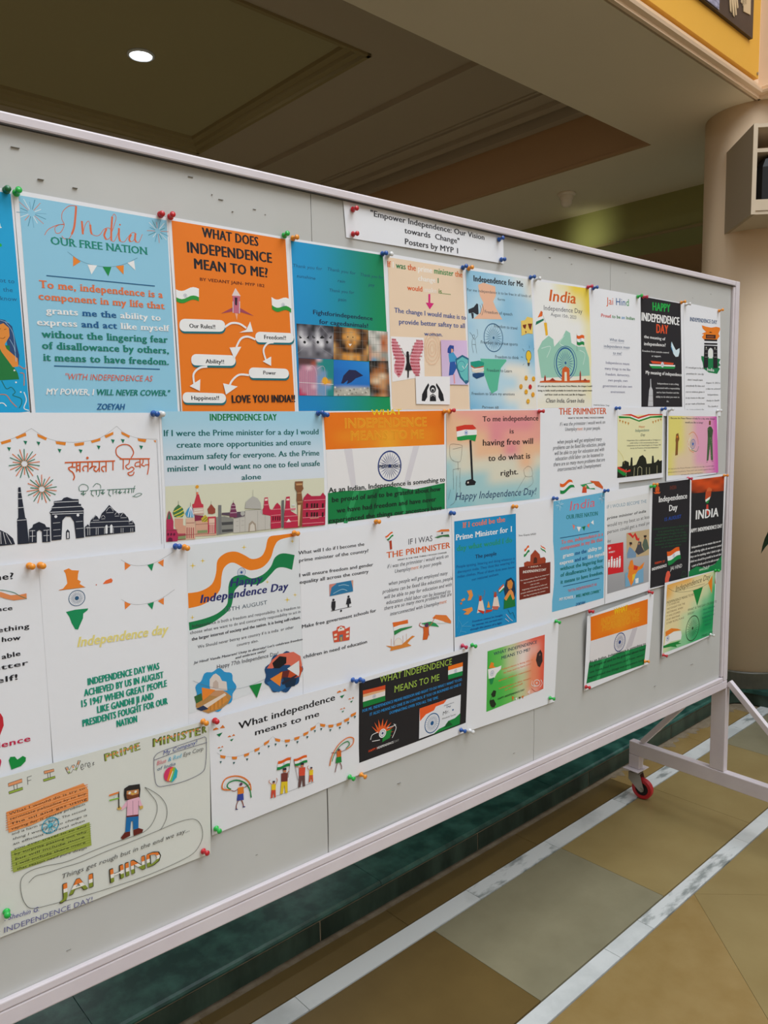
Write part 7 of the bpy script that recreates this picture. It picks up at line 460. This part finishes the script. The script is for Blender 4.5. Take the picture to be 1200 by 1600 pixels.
{"name":"printed_poster","label":"small tricolour poster with yellow title pinned low on the right of the board","cat":"poster","o":[1.5627,0.8402],"row":4,"col":"EDEDF0","curl":[3.0,1.0,0.5],"dy":0,"q":[[0,0],[3026,-144],[2972,1868],[10,1947]],"parts":[["printed_background","",[["m",["OOPOO","OPYPO","OPYPO","OOPOO"],{"O":"F07A14","P":"F28A1C","Y":"F29A22"},[134,40,2726,-10,2767,692,188,670]],["p","E4E0E2",[188,670,2767,692,2772,1282,178,1233]],["p","128044",[171,1232,710,1259,1075,1269,1448,1235,1908,1261,2771,1272,2726,1832,98,1766]],["p","2AA05A",[710,1259,855,1268,650,1780,506,1774]],["p","2AA05A",[1753,1243,1947,1264,2082,1799,1886,1797]],["p","CCC6CC",[2047,699,2284,701,2062,1178,1752,1207]]]],["lettering","",[["t","WHAT",1150,153,617,159,0.2,"F5C818","b"],["t","INDEPENDENCE",603,336,1732,169,-0.3,"F5C030","o"],["t","MEANS TO ME",664,502,1662,160,-0.9,"F5C030","o"]]],["chakra_wheel","",[["w","1E3A80",1477,951,256,24,0.2,0.09]]],["lettering","",[["t","As an Indian, Independence is something to",172,1249,2566,67,-0.4,"1A3A2A","b"],["t","be proud of and to be grateful about how",188,1373,2523,68,-1.0,"1A3A2A","b"],["t","we have had freedom and have never",205,1523,2479,67,-1.1,"1A3A2A",""],["t","experienced the things our ancestors have",152,1658,2538,67,-1.4,"1A3A2A",""]]]]},
{"name":"printed_poster","label":"small orange to green poster headed Independence Day with a wheel, lowest on the right","cat":"poster","o":[1.9199,0.8736],"row":4,"col":"EDEDF0","curl":[3.0,1.0,0.5],"dy":0.5,"q":[[0,0],[2917,22],[2920,2049],[56,2174]],"parts":[["printed_background","",[["m",["OOOYYE","OYYYYF","YYYYEG","YYYEFG","YYEFGH","YYEFHH","YEFGHH","EFFGGG"],{"O":"F0B45A","Y":"ECDCA8","E":"CCE0B0","F":"8ACC98","G":"3CB070","H":"149A58"},[123,78,2861,31,2918,2020,114,2050]]]],["lettering","handwritten title",[["t","Independence Day",593,339,1938,163,3.0,"4A3A1A","i"],["s","3A2A1A",8,[[192,179,566,335,1179,427,1883,440,2461,355],[580,337,2239,342]],1]]],["bunting","",[["p","168A3E",[1557,454,2127,427,1853,957]],["p","F08A1E",[2672,150,2431,351,2705,718]],["p","B0502A",[2857,221,2901,456,2838,409]]]],["lettering","",[["t","INDEPENDENCE MEANS TO ME",159,628,1448,73,0.7,"5A4A2A",""],["P",["IT IS WHEN WE","WE FOUGHT FOR THE","HISTORIANS. WHEN","IT WAS STOPPED","US BY ANOTHER","OTHER PEOPLE PLANE"],188,704,197,1226,55,951,0.8,"8A6A4A","l"],["t","WHAT IS THE DAY CELEBRATE",1320,1029,1708,68,-0.5,"3A5A3A",""],["t","2023?",1325,1148,366,60,-0.5,"3A5A3A",""],["P",["WHAT INDIA WAS","COUNTRY NOW","INDEPENDENT DAY","IS ALSO CALLED","FREEDOM"],2582,1171,2580,1669,54,778,-0.4,"1E6A5A",""]]],["chakra_wheel","",[["w","2A4A2A",1665,1601,387,24,0.12,0.07]]],["illustration","brushed tricolour with a small wheel",[["p","F0862A",[180,1434,480,1385,819,1462,1013,1534,619,1505,199,1581]],["p","F0F0EC",[199,1581,619,1516,1014,1564,1061,1690,1040,1815,498,1783,158,1843]],["p","1E8A3E",[105,1832,433,1825,1041,1852,906,1888,1073,1950,772,1928,844,2016,504,1930,121,1900]],["w","2A4A9A",320,1651,80,12,0.3,0.1],["t","Happy Day",2241,1981,690,77,0.1,"1E6A4A","i"]]]]}]
PINS = [
["0E6A3C",0.2842,1.6315,"dark green push pin at the top left edge of the board photo, leftmost pin",0],
["22B84A",0.2958,1.6295,"bright green push pin at the top left corner of the light blue India poster",0],
["C8202C",0.4968,1.6346,"red push pin at the top right corner of the light blue India poster",0],
["C8202C",0.5118,1.6332,"red push pin at the top left corner of the orange poster",0],
["22B84A",0.713,1.635,"green push pin at the top right corner of the orange poster",0],
["F0962A",0.7294,1.6331,"orange push pin at the top left corner of the caged animals poster",0],
["1E56A8",0.9253,1.6332,"blue push pin at the top right corner of the caged animals poster",0],
["E0E0E0",0.9376,1.6314,"white push pin at the top left corner of the peach poster",0],
["1E56A8",1.137,1.6329,"blue push pin at the top right corner of the peach poster",0],
["F0962A",1.1537,1.6335,"orange push pin at the top left corner of the Independence for Me poster",0],
["1E56A8",1.3469,1.637,"blue push pin at the top right corner of the Independence for Me poster",0],
["E0E0E0",1.3644,1.6348,"white push pin at the top left corner of the yellow India poster",0],
["C82A50",1.5579,1.6381,"crimson push pin at the top right corner of the yellow India poster",0],
["1E56A8",1.5783,1.6372,"blue push pin at the top left corner of the Jai Hind poster",0],
["22B84A",1.7701,1.6359,"green push pin at the top right corner of the Jai Hind poster",0],
["C82A50",1.7936,1.6382,"crimson push pin at the top left corner of the black dove poster",0],
["F0962A",1.9823,1.6407,"orange push pin at the top right corner of the black dove poster",0],
["E0E0E0",2.006,1.6377,"white push pin at the top left of the black arch poster",0],
["F0962A",2.1923,1.6361,"orange push pin at the top right corner of the poster with the black arch",0],
["C8202C",0.8587,1.7012,"upper red push pin on the left of the title strip",0],
["C8202C",0.8576,1.659,"lower red push pin on the left of the title strip",0],
["1E56A8",1.2448,1.7032,"upper blue push pin on the right of the title strip",0],
["1E56A8",1.2527,1.6636,"lower blue push pin on the right of the title strip",0],
["1E56A8",0.4686,1.3404,"blue push pin at the top right corner of the Devanagari poster",0],
["E0E0E0",0.4807,1.3395,"white push pin at the top left corner of the palaces poster",0],
["1E56A8",0.7696,1.3405,"blue push pin at the top right corner of the palaces poster",0],
["1E56A8",0.7832,1.3383,"blue push pin at the top left of the second row tricolour poster",0],
["F0962A",1.0777,1.3444,"orange push pin at the top right of the second row tricolour poster",0],
["C8202C",1.0939,1.3445,"red push pin at the top left corner of the flag in hand poster",0],
["C8202C",1.3753,1.345,"red push pin at the top right corner of the flag in hand poster",0],
["1E56A8",1.6787,1.3535,"blue push pin at the top right corner of the second row PRIMNISTER poster",0],
["1E56A8",1.8906,1.351,"blue push pin at the top right corner of the mosque skyline poster",0],
["E0E0E0",1.9295,1.3494,"white push pin at the top left corner of the yellow and pink poster",0],
["E0E0E0",2.1946,1.3483,"white push pin at the top right corner of the yellow and pink poster",0],
["F0962A",0.2794,1.1321,"orange push pin at the top right corner of the black brush lettering poster",0],
["F0962A",0.2935,1.1312,"orange push pin at the top left corner of the green block capitals poster",0],
["1E56A8",0.4921,1.1353,"dark blue push pin at the top right corner of the green block capitals poster",0],
["F0962A",0.5069,1.1326,"orange push pin at the top left corner of the waving ribbon poster",0],
["F0962A",0.7103,1.1347,"orange push pin at the top right corner of the waving ribbon poster",0],
["F0962A",0.8936,1.1372,"orange push pin at the top left corner of the third row PRIMNISTER poster",0],
["1E56A8",1.0916,1.1378,"blue push pin at the top left corner of the bright blue Prime Minister poster",0],
["F0962A",1.2839,1.1362,"orange push pin at the top right corner of the bright blue Prime Minister poster",0],
["1E56A8",1.4256,1.1448,"blue push pin at the top left corner of the small light blue India poster",0],
["1E56A8",1.6288,1.1482,"blue push pin at the top right corner of the small light blue India poster",0],
["22B84A",1.8386,1.1467,"green push pin at the top left corner of the black serif poster",0],
["F0962A",1.8541,1.151,"orange push pin beside the green one at the corner of the black serif poster",0],
["C82A50",2.0401,1.1582,"crimson push pin between the two black posters in the third row",0],
["F0962A",2.2414,1.1552,"orange push pin at the top right corner of the black INDIA poster",0],
["F0962A",0.524,0.8461,"orange push pin at the top right corner of the hand-drawn sheet",0],
["C8202C",0.5455,0.8416,"red push pin at the top left corner of the family with flags poster",0],
["1E56A8",0.8279,0.8459,"blue push pin at the top right corner of the family with flags poster",0],
["1E56A8",0.846,0.8418,"blue push pin at the top left corner of the black green-title poster",0],
["C82A50",1.1264,0.8511,"crimson push pin at the top right corner of the black green-title poster",0],
["22B84A",1.1478,0.8497,"green push pin at the top left corner of the green to red card sheet",0],
["22B84A",1.4334,0.8515,"green push pin at the top right corner of the green to red card sheet",0],
["C8202C",1.5785,0.8489,"red push pin at the top left corner of the small tricolour poster",0],
["C8202C",1.8492,0.8588,"red push pin at the top right corner of the small tricolour poster",0],
["22B84A",2.2,0.8709,"green push pin at the top right corner of the lowest right poster",0],
["22B84A",0.5428,0.6537,"green push pin at the bottom left corner of the family with flags poster",0],
["C8202C",0.5181,0.6225,"red push pin at the bottom right corner of the hand-drawn sheet",0],
["22B84A",0.2201,0.6488,"green push pin at the bottom left of the hand-drawn sheet",0],
["22B84A",0.8211,0.6554,"green push pin at the bottom right corner of the family with flags poster",0],
["F0962A",0.8487,0.6518,"orange push pin at the bottom left corner of the black green-title poster",0],
["1E56A8",1.1209,0.6658,"blue push pin at the bottom right corner of the black green-title poster",0],
["E0E0E0",1.1484,0.6569,"white push pin at the bottom left corner of the green to red card sheet",0],
["22B84A",1.4232,0.6631,"green push pin at the bottom right corner of the green to red card sheet",0],
["C8202C",1.5688,0.6559,"red push pin at the bottom left corner of the small tricolour poster",0],
["F0962A",1.8339,0.6662,"orange push pin at the bottom right corner of the small tricolour poster",0],
["C8202C",1.9285,0.6648,"red push pin at the bottom left corner of the lowest right poster",0],
["E0E0E0",2.1959,0.6737,"white push pin at the bottom right corner of the lowest right poster",0]]

def slin(h): return tuple(lin(h))
def catmull(pts, sub=5, closed=False):
    if len(pts) < 3: return pts
    out = []; n = len(pts)
    for i in range(n-1):
        p0 = pts[max(i-1, 0)]; p1 = pts[i]; p2 = pts[i+1]; p3 = pts[min(i+2, n-1)]
        for s in range(sub):
            t = s/sub
            out.append(tuple(0.5*((2*p1[k])+(-p0[k]+p2[k])*t+(2*p0[k]-5*p1[k]+4*p2[k]-p3[k])*t*t+(-p0[k]+3*p1[k]-3*p2[k]+p3[k])*t**3) for k in (0, 1)))
    out.append(pts[-1]); return out
def pairs(f): return [(f[i], f[i+1]) for i in range(0, len(f), 2)]
CELL = 130.0
def cut_polys(polys, cols):
    """clip large polygons along a regular grid so they follow the sheet; polys = lists of (x,y)"""
    big, out = [], []
    P2, C2 = [], []
    for p, c in zip(polys, cols):
        if len(p) > 4 and isinstance(c, tuple):
            for t in tessellate_polygon([[Vector((x, y, 0)) for x, y in p]]): P2.append([p[i] for i in t]); C2.append(c)
        else: P2.append(p); C2.append(c)
    for p, c in zip(P2, C2):
        xs = [q[0] for q in p]; ys = [q[1] for q in p]
        (big if max(max(xs)-min(xs), max(ys)-min(ys)) > CELL*1.3 else out).append((p, c))
    res = [(p, [c]*len(p)) if isinstance(c, tuple) else (p, c) for p, c in out]
    for p, c in big:
        bm = bmesh.new()
        try:
            f = bm.faces.new([bm.verts.new((x, y, 0)) for x, y in p])
        except ValueError:
            bm.free(); continue
        xs = [q[0] for q in p]; ys = [q[1] for q in p]
        for ax, lo, hi in ((0, min(xs), max(xs)), (1, min(ys), max(ys))):
            g = math.ceil((lo+1)/CELL)*CELL
            while g < hi-1:
                co = (g, 0, 0) if ax == 0 else (0, g, 0); no = (1, 0, 0) if ax == 0 else (0, 1, 0)
                bmesh.ops.bisect_plane(bm, geom=bm.verts[:]+bm.edges[:]+bm.faces[:], plane_co=co, plane_no=no); g += CELL
        for f in bm.faces:
            res.append(([v.co.xy[:] for v in f.verts], [c]*len(f.verts)))
        bm.free()
    return res
# --- text: every string becomes a curve, all are meshed after one depsgraph update
text_jobs = {}
def parse(t, col):
    segs = []; cur = col; buf = ''; i = 0
    while i < len(t):
        if t[i] == '~': 
            if buf: segs.append((buf, cur))
            cur = t[i+1:i+7]; buf = ''; i += 7
        else: buf += t[i]; i += 1
    if buf: segs.append((buf, cur))
    return segs
def want(text, st):
    k = (text, 'B' if 'B' in st else ('b' if 'b' in st else ('o' if 'o' in st else '')))
    if k not in text_jobs:
        cu = bpy.data.curves.new('t', 'FONT'); cu.body = text; cu.size = 1.0; cu.resolution_u = 2
        cu.space_character = 1.08 if k[1] == 'B' else 1.02
        ob = bpy.data.objects.new('t', cu); C.objects.link(ob); text_jobs[k] = [ob, None, None]
    return k
for p in POSTERS:
    for pn, pl_, els in p['parts']:
        for e in els:
            if e[0] == 't': want(''.join(s for s, c in parse(e[1], '0')), e[8])
            elif e[0] == 'P':
                for l in e[1]: want(l, e[10])
cap = bpy.data.curves.new('t', 'FONT'); cap.body = 'H'; cap.size = 1.0; capo = bpy.data.objects.new('t', cap); C.objects.link(capo)
dg = bpy.context.evaluated_depsgraph_get(); dg.update()
def grab(ob):
    me = bpy.data.meshes.new_from_object(ob.evaluated_get(dg)); vs_ = [(v.co.x, v.co.y) for v in me.vertices]; fs = [tuple(f.vertices) for f in me.polygons]
    bpy.data.meshes.remove(me); return vs_, fs
cv, _ = grab(capo); CAPH = max(v[1] for v in cv)
glyphs = {}
for k, (ob, _, ob2) in text_jobs.items():
    glyphs[k] = (grab(ob), grab(ob2) if ob2 else None)
for k, (ob, _, ob2) in text_jobs.items():
    for q in (ob, ob2):
        if q: d_ = q.data; bpy.data.objects.remove(q); bpy.data.curves.remove(d_)
bpy.data.objects.remove(capo)
def islands(vs_, fs):
    par = list(range(len(vs_)))
    def find(a):
        while par[a] != a: par[a] = par[par[a]]; a = par[a]
        return a
    for f in fs:
        r = find(f[0])
        for q in f[1:]: par[find(q)] = r
    return [find(f[0]) for f in fs], find
SHIFT = {'B': [(-.042, 0), (-.014, .008), (.014, -.008), (.042, 0)], 'b': [(-.03, 0), (0, .006), (.03, 0)], 'o': [(-.02, .02), (.02, .02), (-.02, -.02), (.02, -.02)], '': [(0, 0)]}
def sty(st): return 'B' if 'B' in st else ('b' if 'b' in st else ('o' if 'o' in st else ''))
def text_polys(text, st, x, y, Wd, H, ang, col, shift):
    """-> list of (poly, colour). x,y baseline start, y down"""
    segs = parse(text, col); plain = ''.join(s for s, c in segs)
    (vs_, fs), inner = glyphs[want_key(plain, st)]
    if not vs_: return []
    x0 = min(v[0] for v in vs_); x1 = max(v[0] for v in vs_); sx = Wd/max(1e-6, x1-x0); sy = H/CAPH
    sh = 0.22 if 'i' in st else 0.0; ca, sa = math.cos(math.radians(ang)), math.sin(math.radians(ang))
    def tr(v):
        px = (v[0]-x0)*sx+v[1]*sy*sh; py = v[1]*sy
        return (x+px*ca-py*sa, y-(px*sa+py*ca))
    out = []
    DX, DY = shift[0]*H/CAPH, shift[1]*H/CAPH
    x += DX; y -= DY
    if len(segs) > 1:     # colour changes: find the x limits of each run by character fractions of the advance
        bounds = []; run = ''
        for s, c in segs: run += s; bounds.append((len(run), c))
        # measure cumulative width with a simple per character table
        wt = lambda ch: {' ': .28, 'i': .25, 'l': .25, 'I': .28, 't': .35, 'f': .33, 'm': .88, 'w': .78, 'M': .88, 'W': .98, ',': .26, '.': .26, 'r': .38, 'j': .26, '"': .4}.get(ch, .62 if ch.isupper() else .56)
        tot = sum(wt(c) for c in plain); lim = []; acc = 0; bi = 0
        for n, c in bounds: lim.append((sum(wt(q) for q in plain[:n])/tot, c))
        ids, find = islands(vs_, fs); cen = {}
        for f, i_ in zip(fs, ids):
            for q in f: cen.setdefault(i_, []).append(vs_[q][0])
        colof = {}
        for i_, xs in cen.items():
            fr = ((min(xs)+max(xs))/2-x0)/(x1-x0)
            colof[i_] = next((c for l, c in lim if fr <= l), lim[-1][1])
        for f, i_ in zip(fs, ids): out.append(([tr(vs_[q]) for q in f], colof[i_]))
    else:
        c = segs[0][1] if segs else col
        if c.startswith('^'):
            c1, c2, c3 = c[1:].split('|')
            for f in fs:
                poly = [vs_[q] for q in f]
                for lo, hi, cc in ((0.62, 9, c1), (0.33, 0.62, c2), (-9, 0.33, c3)):
                    pp = clip(poly, lo*CAPH, hi*CAPH)
                    if len(pp) >= 3: out.append(([tr(q) for q in pp], cc))
        else:
            for f in fs: out.append(([tr(vs_[q]) for q in f], c))
    if 's' in st:         # slab serifs on short horizontal outline edges at baseline, x-height and cap height
        cnt = {}
        for f in fs:
            for a, b in zip(f, f[1:]+f[:1]): k = (min(a, b), max(a, b)); cnt[k] = cnt.get(k, 0)+1
        xh = 0.755*CAPH; c0 = segs[0][1]
        for (a, b), n in cnt.items():
            if n != 1: continue
            A, Bv = vs_[a], vs_[b]; Ln = abs(A[0]-Bv[0])
            if abs(A[1]-Bv[1]) > 0.004 or not (0.045 < Ln < 0.20): continue
            yv = A[1]
            for lv, sg in ((0, 1), (CAPH, -1), (xh, -1)):
                if abs(yv-lv) < 0.035:
                    l, r = min(A[0], Bv[0])-0.055, max(A[0], Bv[0])+0.055
                    if sg < 0 and lv == xh: r = max(A[0], Bv[0])
                    col_ = c0
                    if len(segs) > 1:
                        fr = ((l+r)/2-x0)/(x1-x0); col_ = next((c for l_, c in lim if fr <= l_), lim[-1][1])
                    out.append(([tr(q) for q in ((l, yv), (r, yv), (r, yv+sg*0.045), (l, yv+sg*0.045))], col_))
    if inner and 'o' in st:
        pass
    return out
def clip(poly, lo, hi):
    for s, lim in ((1, lo), (-1, hi)):
        res = []
        for a, b in zip(poly, poly[1:]+poly[:1]):
            da, db = s*(a[1]-lim), s*(b[1]-lim)
            if da >= 0: res.append(a)
            if da*db < 0: t = da/(da-db); res.append((a[0]+(b[0]-a[0])*t, a[1]+(b[1]-a[1])*t))
        poly = res
        if len(poly) < 3: return []
    return poly
def want_key(text, st): return (text, 'B' if 'B' in st else ('b' if 'b' in st else ('o' if 'o' in st else '')))
def stroke(pts, wd):
    r = wd/2; L, R_ = [], []
    n = len(pts)
    for i in range(n):
        a = pts[max(i-1, 0)]; b = pts[min(i+1, n-1)]; dx, dy = b[0]-a[0], b[1]-a[1]; l = math.hypot(dx, dy) or 1
        nx, ny = -dy/l*r, dx/l*r; L.append((pts[i][0]+nx, pts[i][1]+ny)); R_.append((pts[i][0]-nx, pts[i][1]-ny))
    return [[L[i], L[i+1], R_[i+1], R_[i]] for i in range(n-1)]
def ellipse(cx, cy, rx, ry, n=20): return [(cx+rx*math.cos(2*PI*i/n), cy+ry*math.sin(2*PI*i/n)) for i in range(n)]
def element_polys(e):
    """-> list of batches [(poly, colour tuple or per corner list)], one batch per print layer"""
    k = e[0]
    if k == 'p': return [[(pairs(e[2]), slin(e[1]))]]
    if k == 's':
        out = []
        for l in e[3]:
            pts = pairs(l)
            if e[4]: pts = catmull(pts)
            out += [(q, slin(e[1])) for q in stroke(pts, max(3, e[2]))]
        return [out]
    if k == 'o': return [[(ellipse(e[2], e[3], e[4], e[5]), slin(e[1]))]]
    if k == 'w':
        _, c, x, y, r, n, hub, lw = e; c = slin(c); out = []; N = 40
        for i in range(N):
            a, b = 2*PI*i/N, 2*PI*(i+1)/N; r0 = r*(1-lw)
            out.append(([(x+r*math.cos(a), y+r*math.sin(a)), (x+r*math.cos(b), y+r*math.sin(b)), (x+r0*math.cos(b), y+r0*math.sin(b)), (x+r0*math.cos(a), y+r0*math.sin(a))], c))
        for i in range(n):
            a = 2*PI*i/n+.05; da = 0.30/n*PI
            out.append(([(x+r*hub*.9*math.cos(a), y+r*hub*.9*math.sin(a)), (x+r*.55*math.cos(a-da), y+r*.55*math.sin(a-da)), (x+r*.95*math.cos(a), y+r*.95*math.sin(a)), (x+r*.55*math.cos(a+da), y+r*.55*math.sin(a+da))], c))
        return [out, [(ellipse(x, y, r*hub, r*hub, 16), c)]]
    if k == 'g' or k == 'm':
        if k == 'g': q = pairs(e[2]); cols = [[slin(e[1][0]), slin(e[1][1])], [slin(e[1][3]), slin(e[1][2])]]
        else: q = pairs(e[3]); cols = [[slin(e[2][ch]) for ch in row] for row in e[1]]
        R_, K_ = len(cols), len(cols[0]); ph = (k == 'm' and (R_*K_ > 60 or K_*R_ <= 56 and R_ > 4))
        wmm = max(abs(q[1][0]-q[0][0]), abs(q[2][1]-q[1][1])); NX = max(8, int(abs(q[1][0]-q[0][0])/60), K_*3); NY = max(8, int(abs(q[3][1]-q[0][1])/60), R_*3)
        NX = min(NX, 48); NY = min(NY, 48)
        def P_(u, v): return tuple((q[0][j]*(1-u)+q[1][j]*u)*(1-v)+(q[3][j]*(1-u)+q[2][j]*u)*v for j in (0, 1))
        def Cc(u, v):
            fx = u*(K_-1); fy = v*(R_-1); i = min(int(fx), K_-2); j = min(int(fy), R_-2); a, b = fx-i, fy-j
            a = a*a*(3-2*a); b = b*b*(3-2*b)
            return tuple((cols[j][i][m]*(1-a)+cols[j][i+1][m]*a)*(1-b)+(cols[j+1][i][m]*(1-a)+cols[j+1][i+1][m]*a)*b for m in range(3))
        out = []
        for j in range(NY):
            for i in range(NX):
                c4 = [(i/NX, j/NY), ((i+1)/NX, j/NY), ((i+1)/NX, (j+1)/NY), (i/NX, (j+1)/NY)]
                out.append(([P_(*c) for c in c4], [Cc(*c) for c in c4]))
        return [out]
    if k == 't':
        _, t, x, y, Wd, H, ang, c, st = e
        bs = [[(p_, slin(cc)) for p_, cc in text_polys(t, st, x, y, Wd, H, ang, c, sh)] for sh in SHIFT[sty(st)]]
        if 'o' in st:
            (v2, f2) = (v1, f1) = glyphs[want_key(t, st)][0]
            x0 = min(v[0] for v in v1); x1 = max(v[0] for v in v1); sx = Wd/(x1-x0); sy = H/CAPH; ca, sa = math.cos(math.radians(ang)), math.sin(math.radians(ang))
            def tr(v): px = (v[0]-x0)*sx; py = v[1]*sy; return (x+px*ca-py*sa, y-(px*sa+py*ca))
            base_c = slin('F2921E') if c[0] == 'F' else slin('26252A')
            return bs+[[([tr(v2[q]) for q in f], base_c) for f in f2]]
        return bs
    if k == 'P':
        _, lines, xa, ya, xb, yb2, H, Wm, ang, c, st = e
        def nat(l):
            (v, f), _ = glyphs[want_key(l, st)]
            return (max(q[0] for q in v)-min(q[0] for q in v)) if v else 0
        mx = max(nat(l) for l in lines); outs = [[] for _ in SHIFT[sty(st)]]
        n = len(lines)
        for i, l in enumerate(lines):
            t = i/(n-1) if n > 1 else 0; x = xa+(xb-xa)*t; y = ya+(yb2-ya)*t; wd = Wm*nat(l)/mx
            if 'l' not in st: x -= wd/2*math.cos(math.radians(ang)); y += wd/2*math.sin(math.radians(ang))
            for kk, sh in enumerate(SHIFT[sty(st)]): outs[kk] += [(p_, slin(cc)) for p_, cc in text_polys(l, st.replace('l', '').replace('c', ''), x, y, wd, H, ang, c, sh)]
        return outs
    return []
def build_poster(p):
    X0, Z0 = p['o']; q = p['q']; row = p['row']; a1, a2, a3 = [c*0.001 for c in p['curl']]; Wq = max(q[1][0], 1); Hq = max(q[3][1], 1)
    rnd = random.Random(int(X0*1000)+row*77); ph = rnd.random()*6; base = 0.0004+(row-1)*0.0030; dy = p['dy']*0.001+0.0006
    free = 0.0022 if row < 4 else 0.0012
    def hgt(x, y):
        u = min(1.05, max(-.05, x/Wq)); v = min(1.05, max(-.05, y/Hq)); sv = max(0.0, v); su = max(0.0, math.sin(PI*min(1, max(0, u))))
        h = base*(1-0.92*min(1, sv))+dy
        h += a1*0.5*su*(0.25+0.75*sv)*(1+0.35*math.sin(5*u+ph)) + a2*0.6*abs(math.sin(PI*sv))*(0.6+0.4*math.sin(4*u+ph*2))
        e1 = max(0, u-0.86)/0.14; h += a3*0.007*e1*e1*math.sin(PI*min(1, sv))          # the free right edge lifts
        return h
    root_ = empty(p['name'], (X0, YP, Z0), p['label'], p['cat'], 'posters pinned to the board' if p['cat'] == 'poster' else None)
    # sheet
    bm = bmesh.new(); NX = max(6, int(Wq/CELL)+1); NY = max(6, int(Hq/CELL)+1); g = []
    for j in range(NY+1):
        r = []
        for i in range(NX+1):
            u, v = i/NX, j/NY
            x = (q[0][0]*(1-u)+q[1][0]*u)*(1-v)+(q[3][0]*(1-u)+q[2][0]*u)*v; y = (q[0][1]*(1-u)+q[1][1]*u)*(1-v)+(q[3][1]*(1-u)+q[2][1]*u)*v
            r.append(bm.verts.new((x*1e-4, -hgt(x, y), -y*1e-4)))
        g.append(r)
    sheet(bm, g, (0, 0.00025, 0))
    obj('paper_sheet', bm, M_paper2 if p['name'] == 'hand_drawn_poster' else M_paper, root_, smooth=True)
    lay = 0
    for pn, plab, els in p['parts']:
        verts = []; faces = []; cols = []
        for e in els:
            for batch in element_polys(e):
                lay += 1; off = 0.00020+lay*0.000014
                if e[0] in ('p', 'o', 's', 't', 'P') : batch = cut_polys([b[0] for b in batch], [b[1] for b in batch])
                for poly, cs in batch:
                    if isinstance(cs, tuple): cs = [cs]*len(poly)
                    n0 = len(verts); ar = sum(poly[i-1][0]*poly[i][1]-poly[i][0]*poly[i-1][1] for i in range(len(poly)))
                    if ar > 0: poly = poly[::-1]; cs = list(cs)[::-1]
                    for (x, y) in poly: verts.append((x*1e-4, -hgt(x, y)-off, -y*1e-4))
                    faces.append(tuple(range(n0, n0+len(poly)))); cols += list(cs)
        if not faces: continue
        me = bpy.data.meshes.new(pn); me.from_pydata(verts, [], faces)
        at = me.color_attributes.new('Col', 'FLOAT_COLOR', 'CORNER'); buf = []
        for c in cols: buf += [c[0], c[1], c[2], 1.0]
        at.data.foreach_set('color', buf); me.materials.append(M_ink); me.update()
        o = bpy.data.objects.new(pn, me); C.objects.link(o); o.parent = root_
        if plab: o['label'] = plab
    return hgt
hs = []
for p in POSTERS: hs.append((p, build_poster(p)))

# ---------------------------------------------------------------- push pins
def pin_mesh(col):
    m = mat('pin_plastic_'+col, col, 0.28, 0.5, coat=0.3)
    b1 = bmesh.new(); lathe(b1, [(0, 0.0), (0.0046, 0.0), (0.0050, 0.0008), (0.0045, 0.0018), (0.0030, 0.0028), (0.0026, 0.0075), (0.0030, 0.0098), (0.0040, 0.0108), (0.0044, 0.0120), (0.0040, 0.0134), (0, 0.0138)], 18); b1.transform(Matrix.Translation((0, 0, 0.0022)))
    b2 = bmesh.new(); lathe(b2, [(0, -0.0030), (0.0005, 0.0004), (0.0005, 0.0024), (0, 0.0024)], 8)
    g1 = bpy.data.meshes.new('grip'); b1.to_mesh(g1); b1.free(); g1.materials.append(m)
    for p_ in g1.polygons: p_.use_smooth = True
    g2 = bpy.data.meshes.new('needle'); b2.to_mesh(g2); b2.free(); g2.materials.append(M_needle); return g1, g2
PM = {}
for i, (c, x, z, label, tilt) in enumerate(PINS):
    if c not in PM: PM[c] = pin_mesh(c)
    lift = 0.0012
    for p, h in hs:
        lx, ly = (x-p['o'][0])*1e4, (p['o'][1]-z)*1e4
        if -60 <= lx <= max(p['q'][1][0], p['q'][2][0])+60 and -60 <= ly <= p['q'][3][1]+60: lift = max(lift, h(lx, ly))
    o = empty('push_pin', (x, YP-lift, z), label, 'push pin', 'coloured push pins holding the posters')
    r = random.Random(i); o.rotation_euler = (PI/2+r.uniform(-.18, .12), r.uniform(-.1, .1), r.uniform(-.22, .12))
    for n, me in (('grip', PM[c][0]), ('needle', PM[c][1])):
        k = bpy.data.objects.new(n, me); C.objects.link(k); k.parent = o
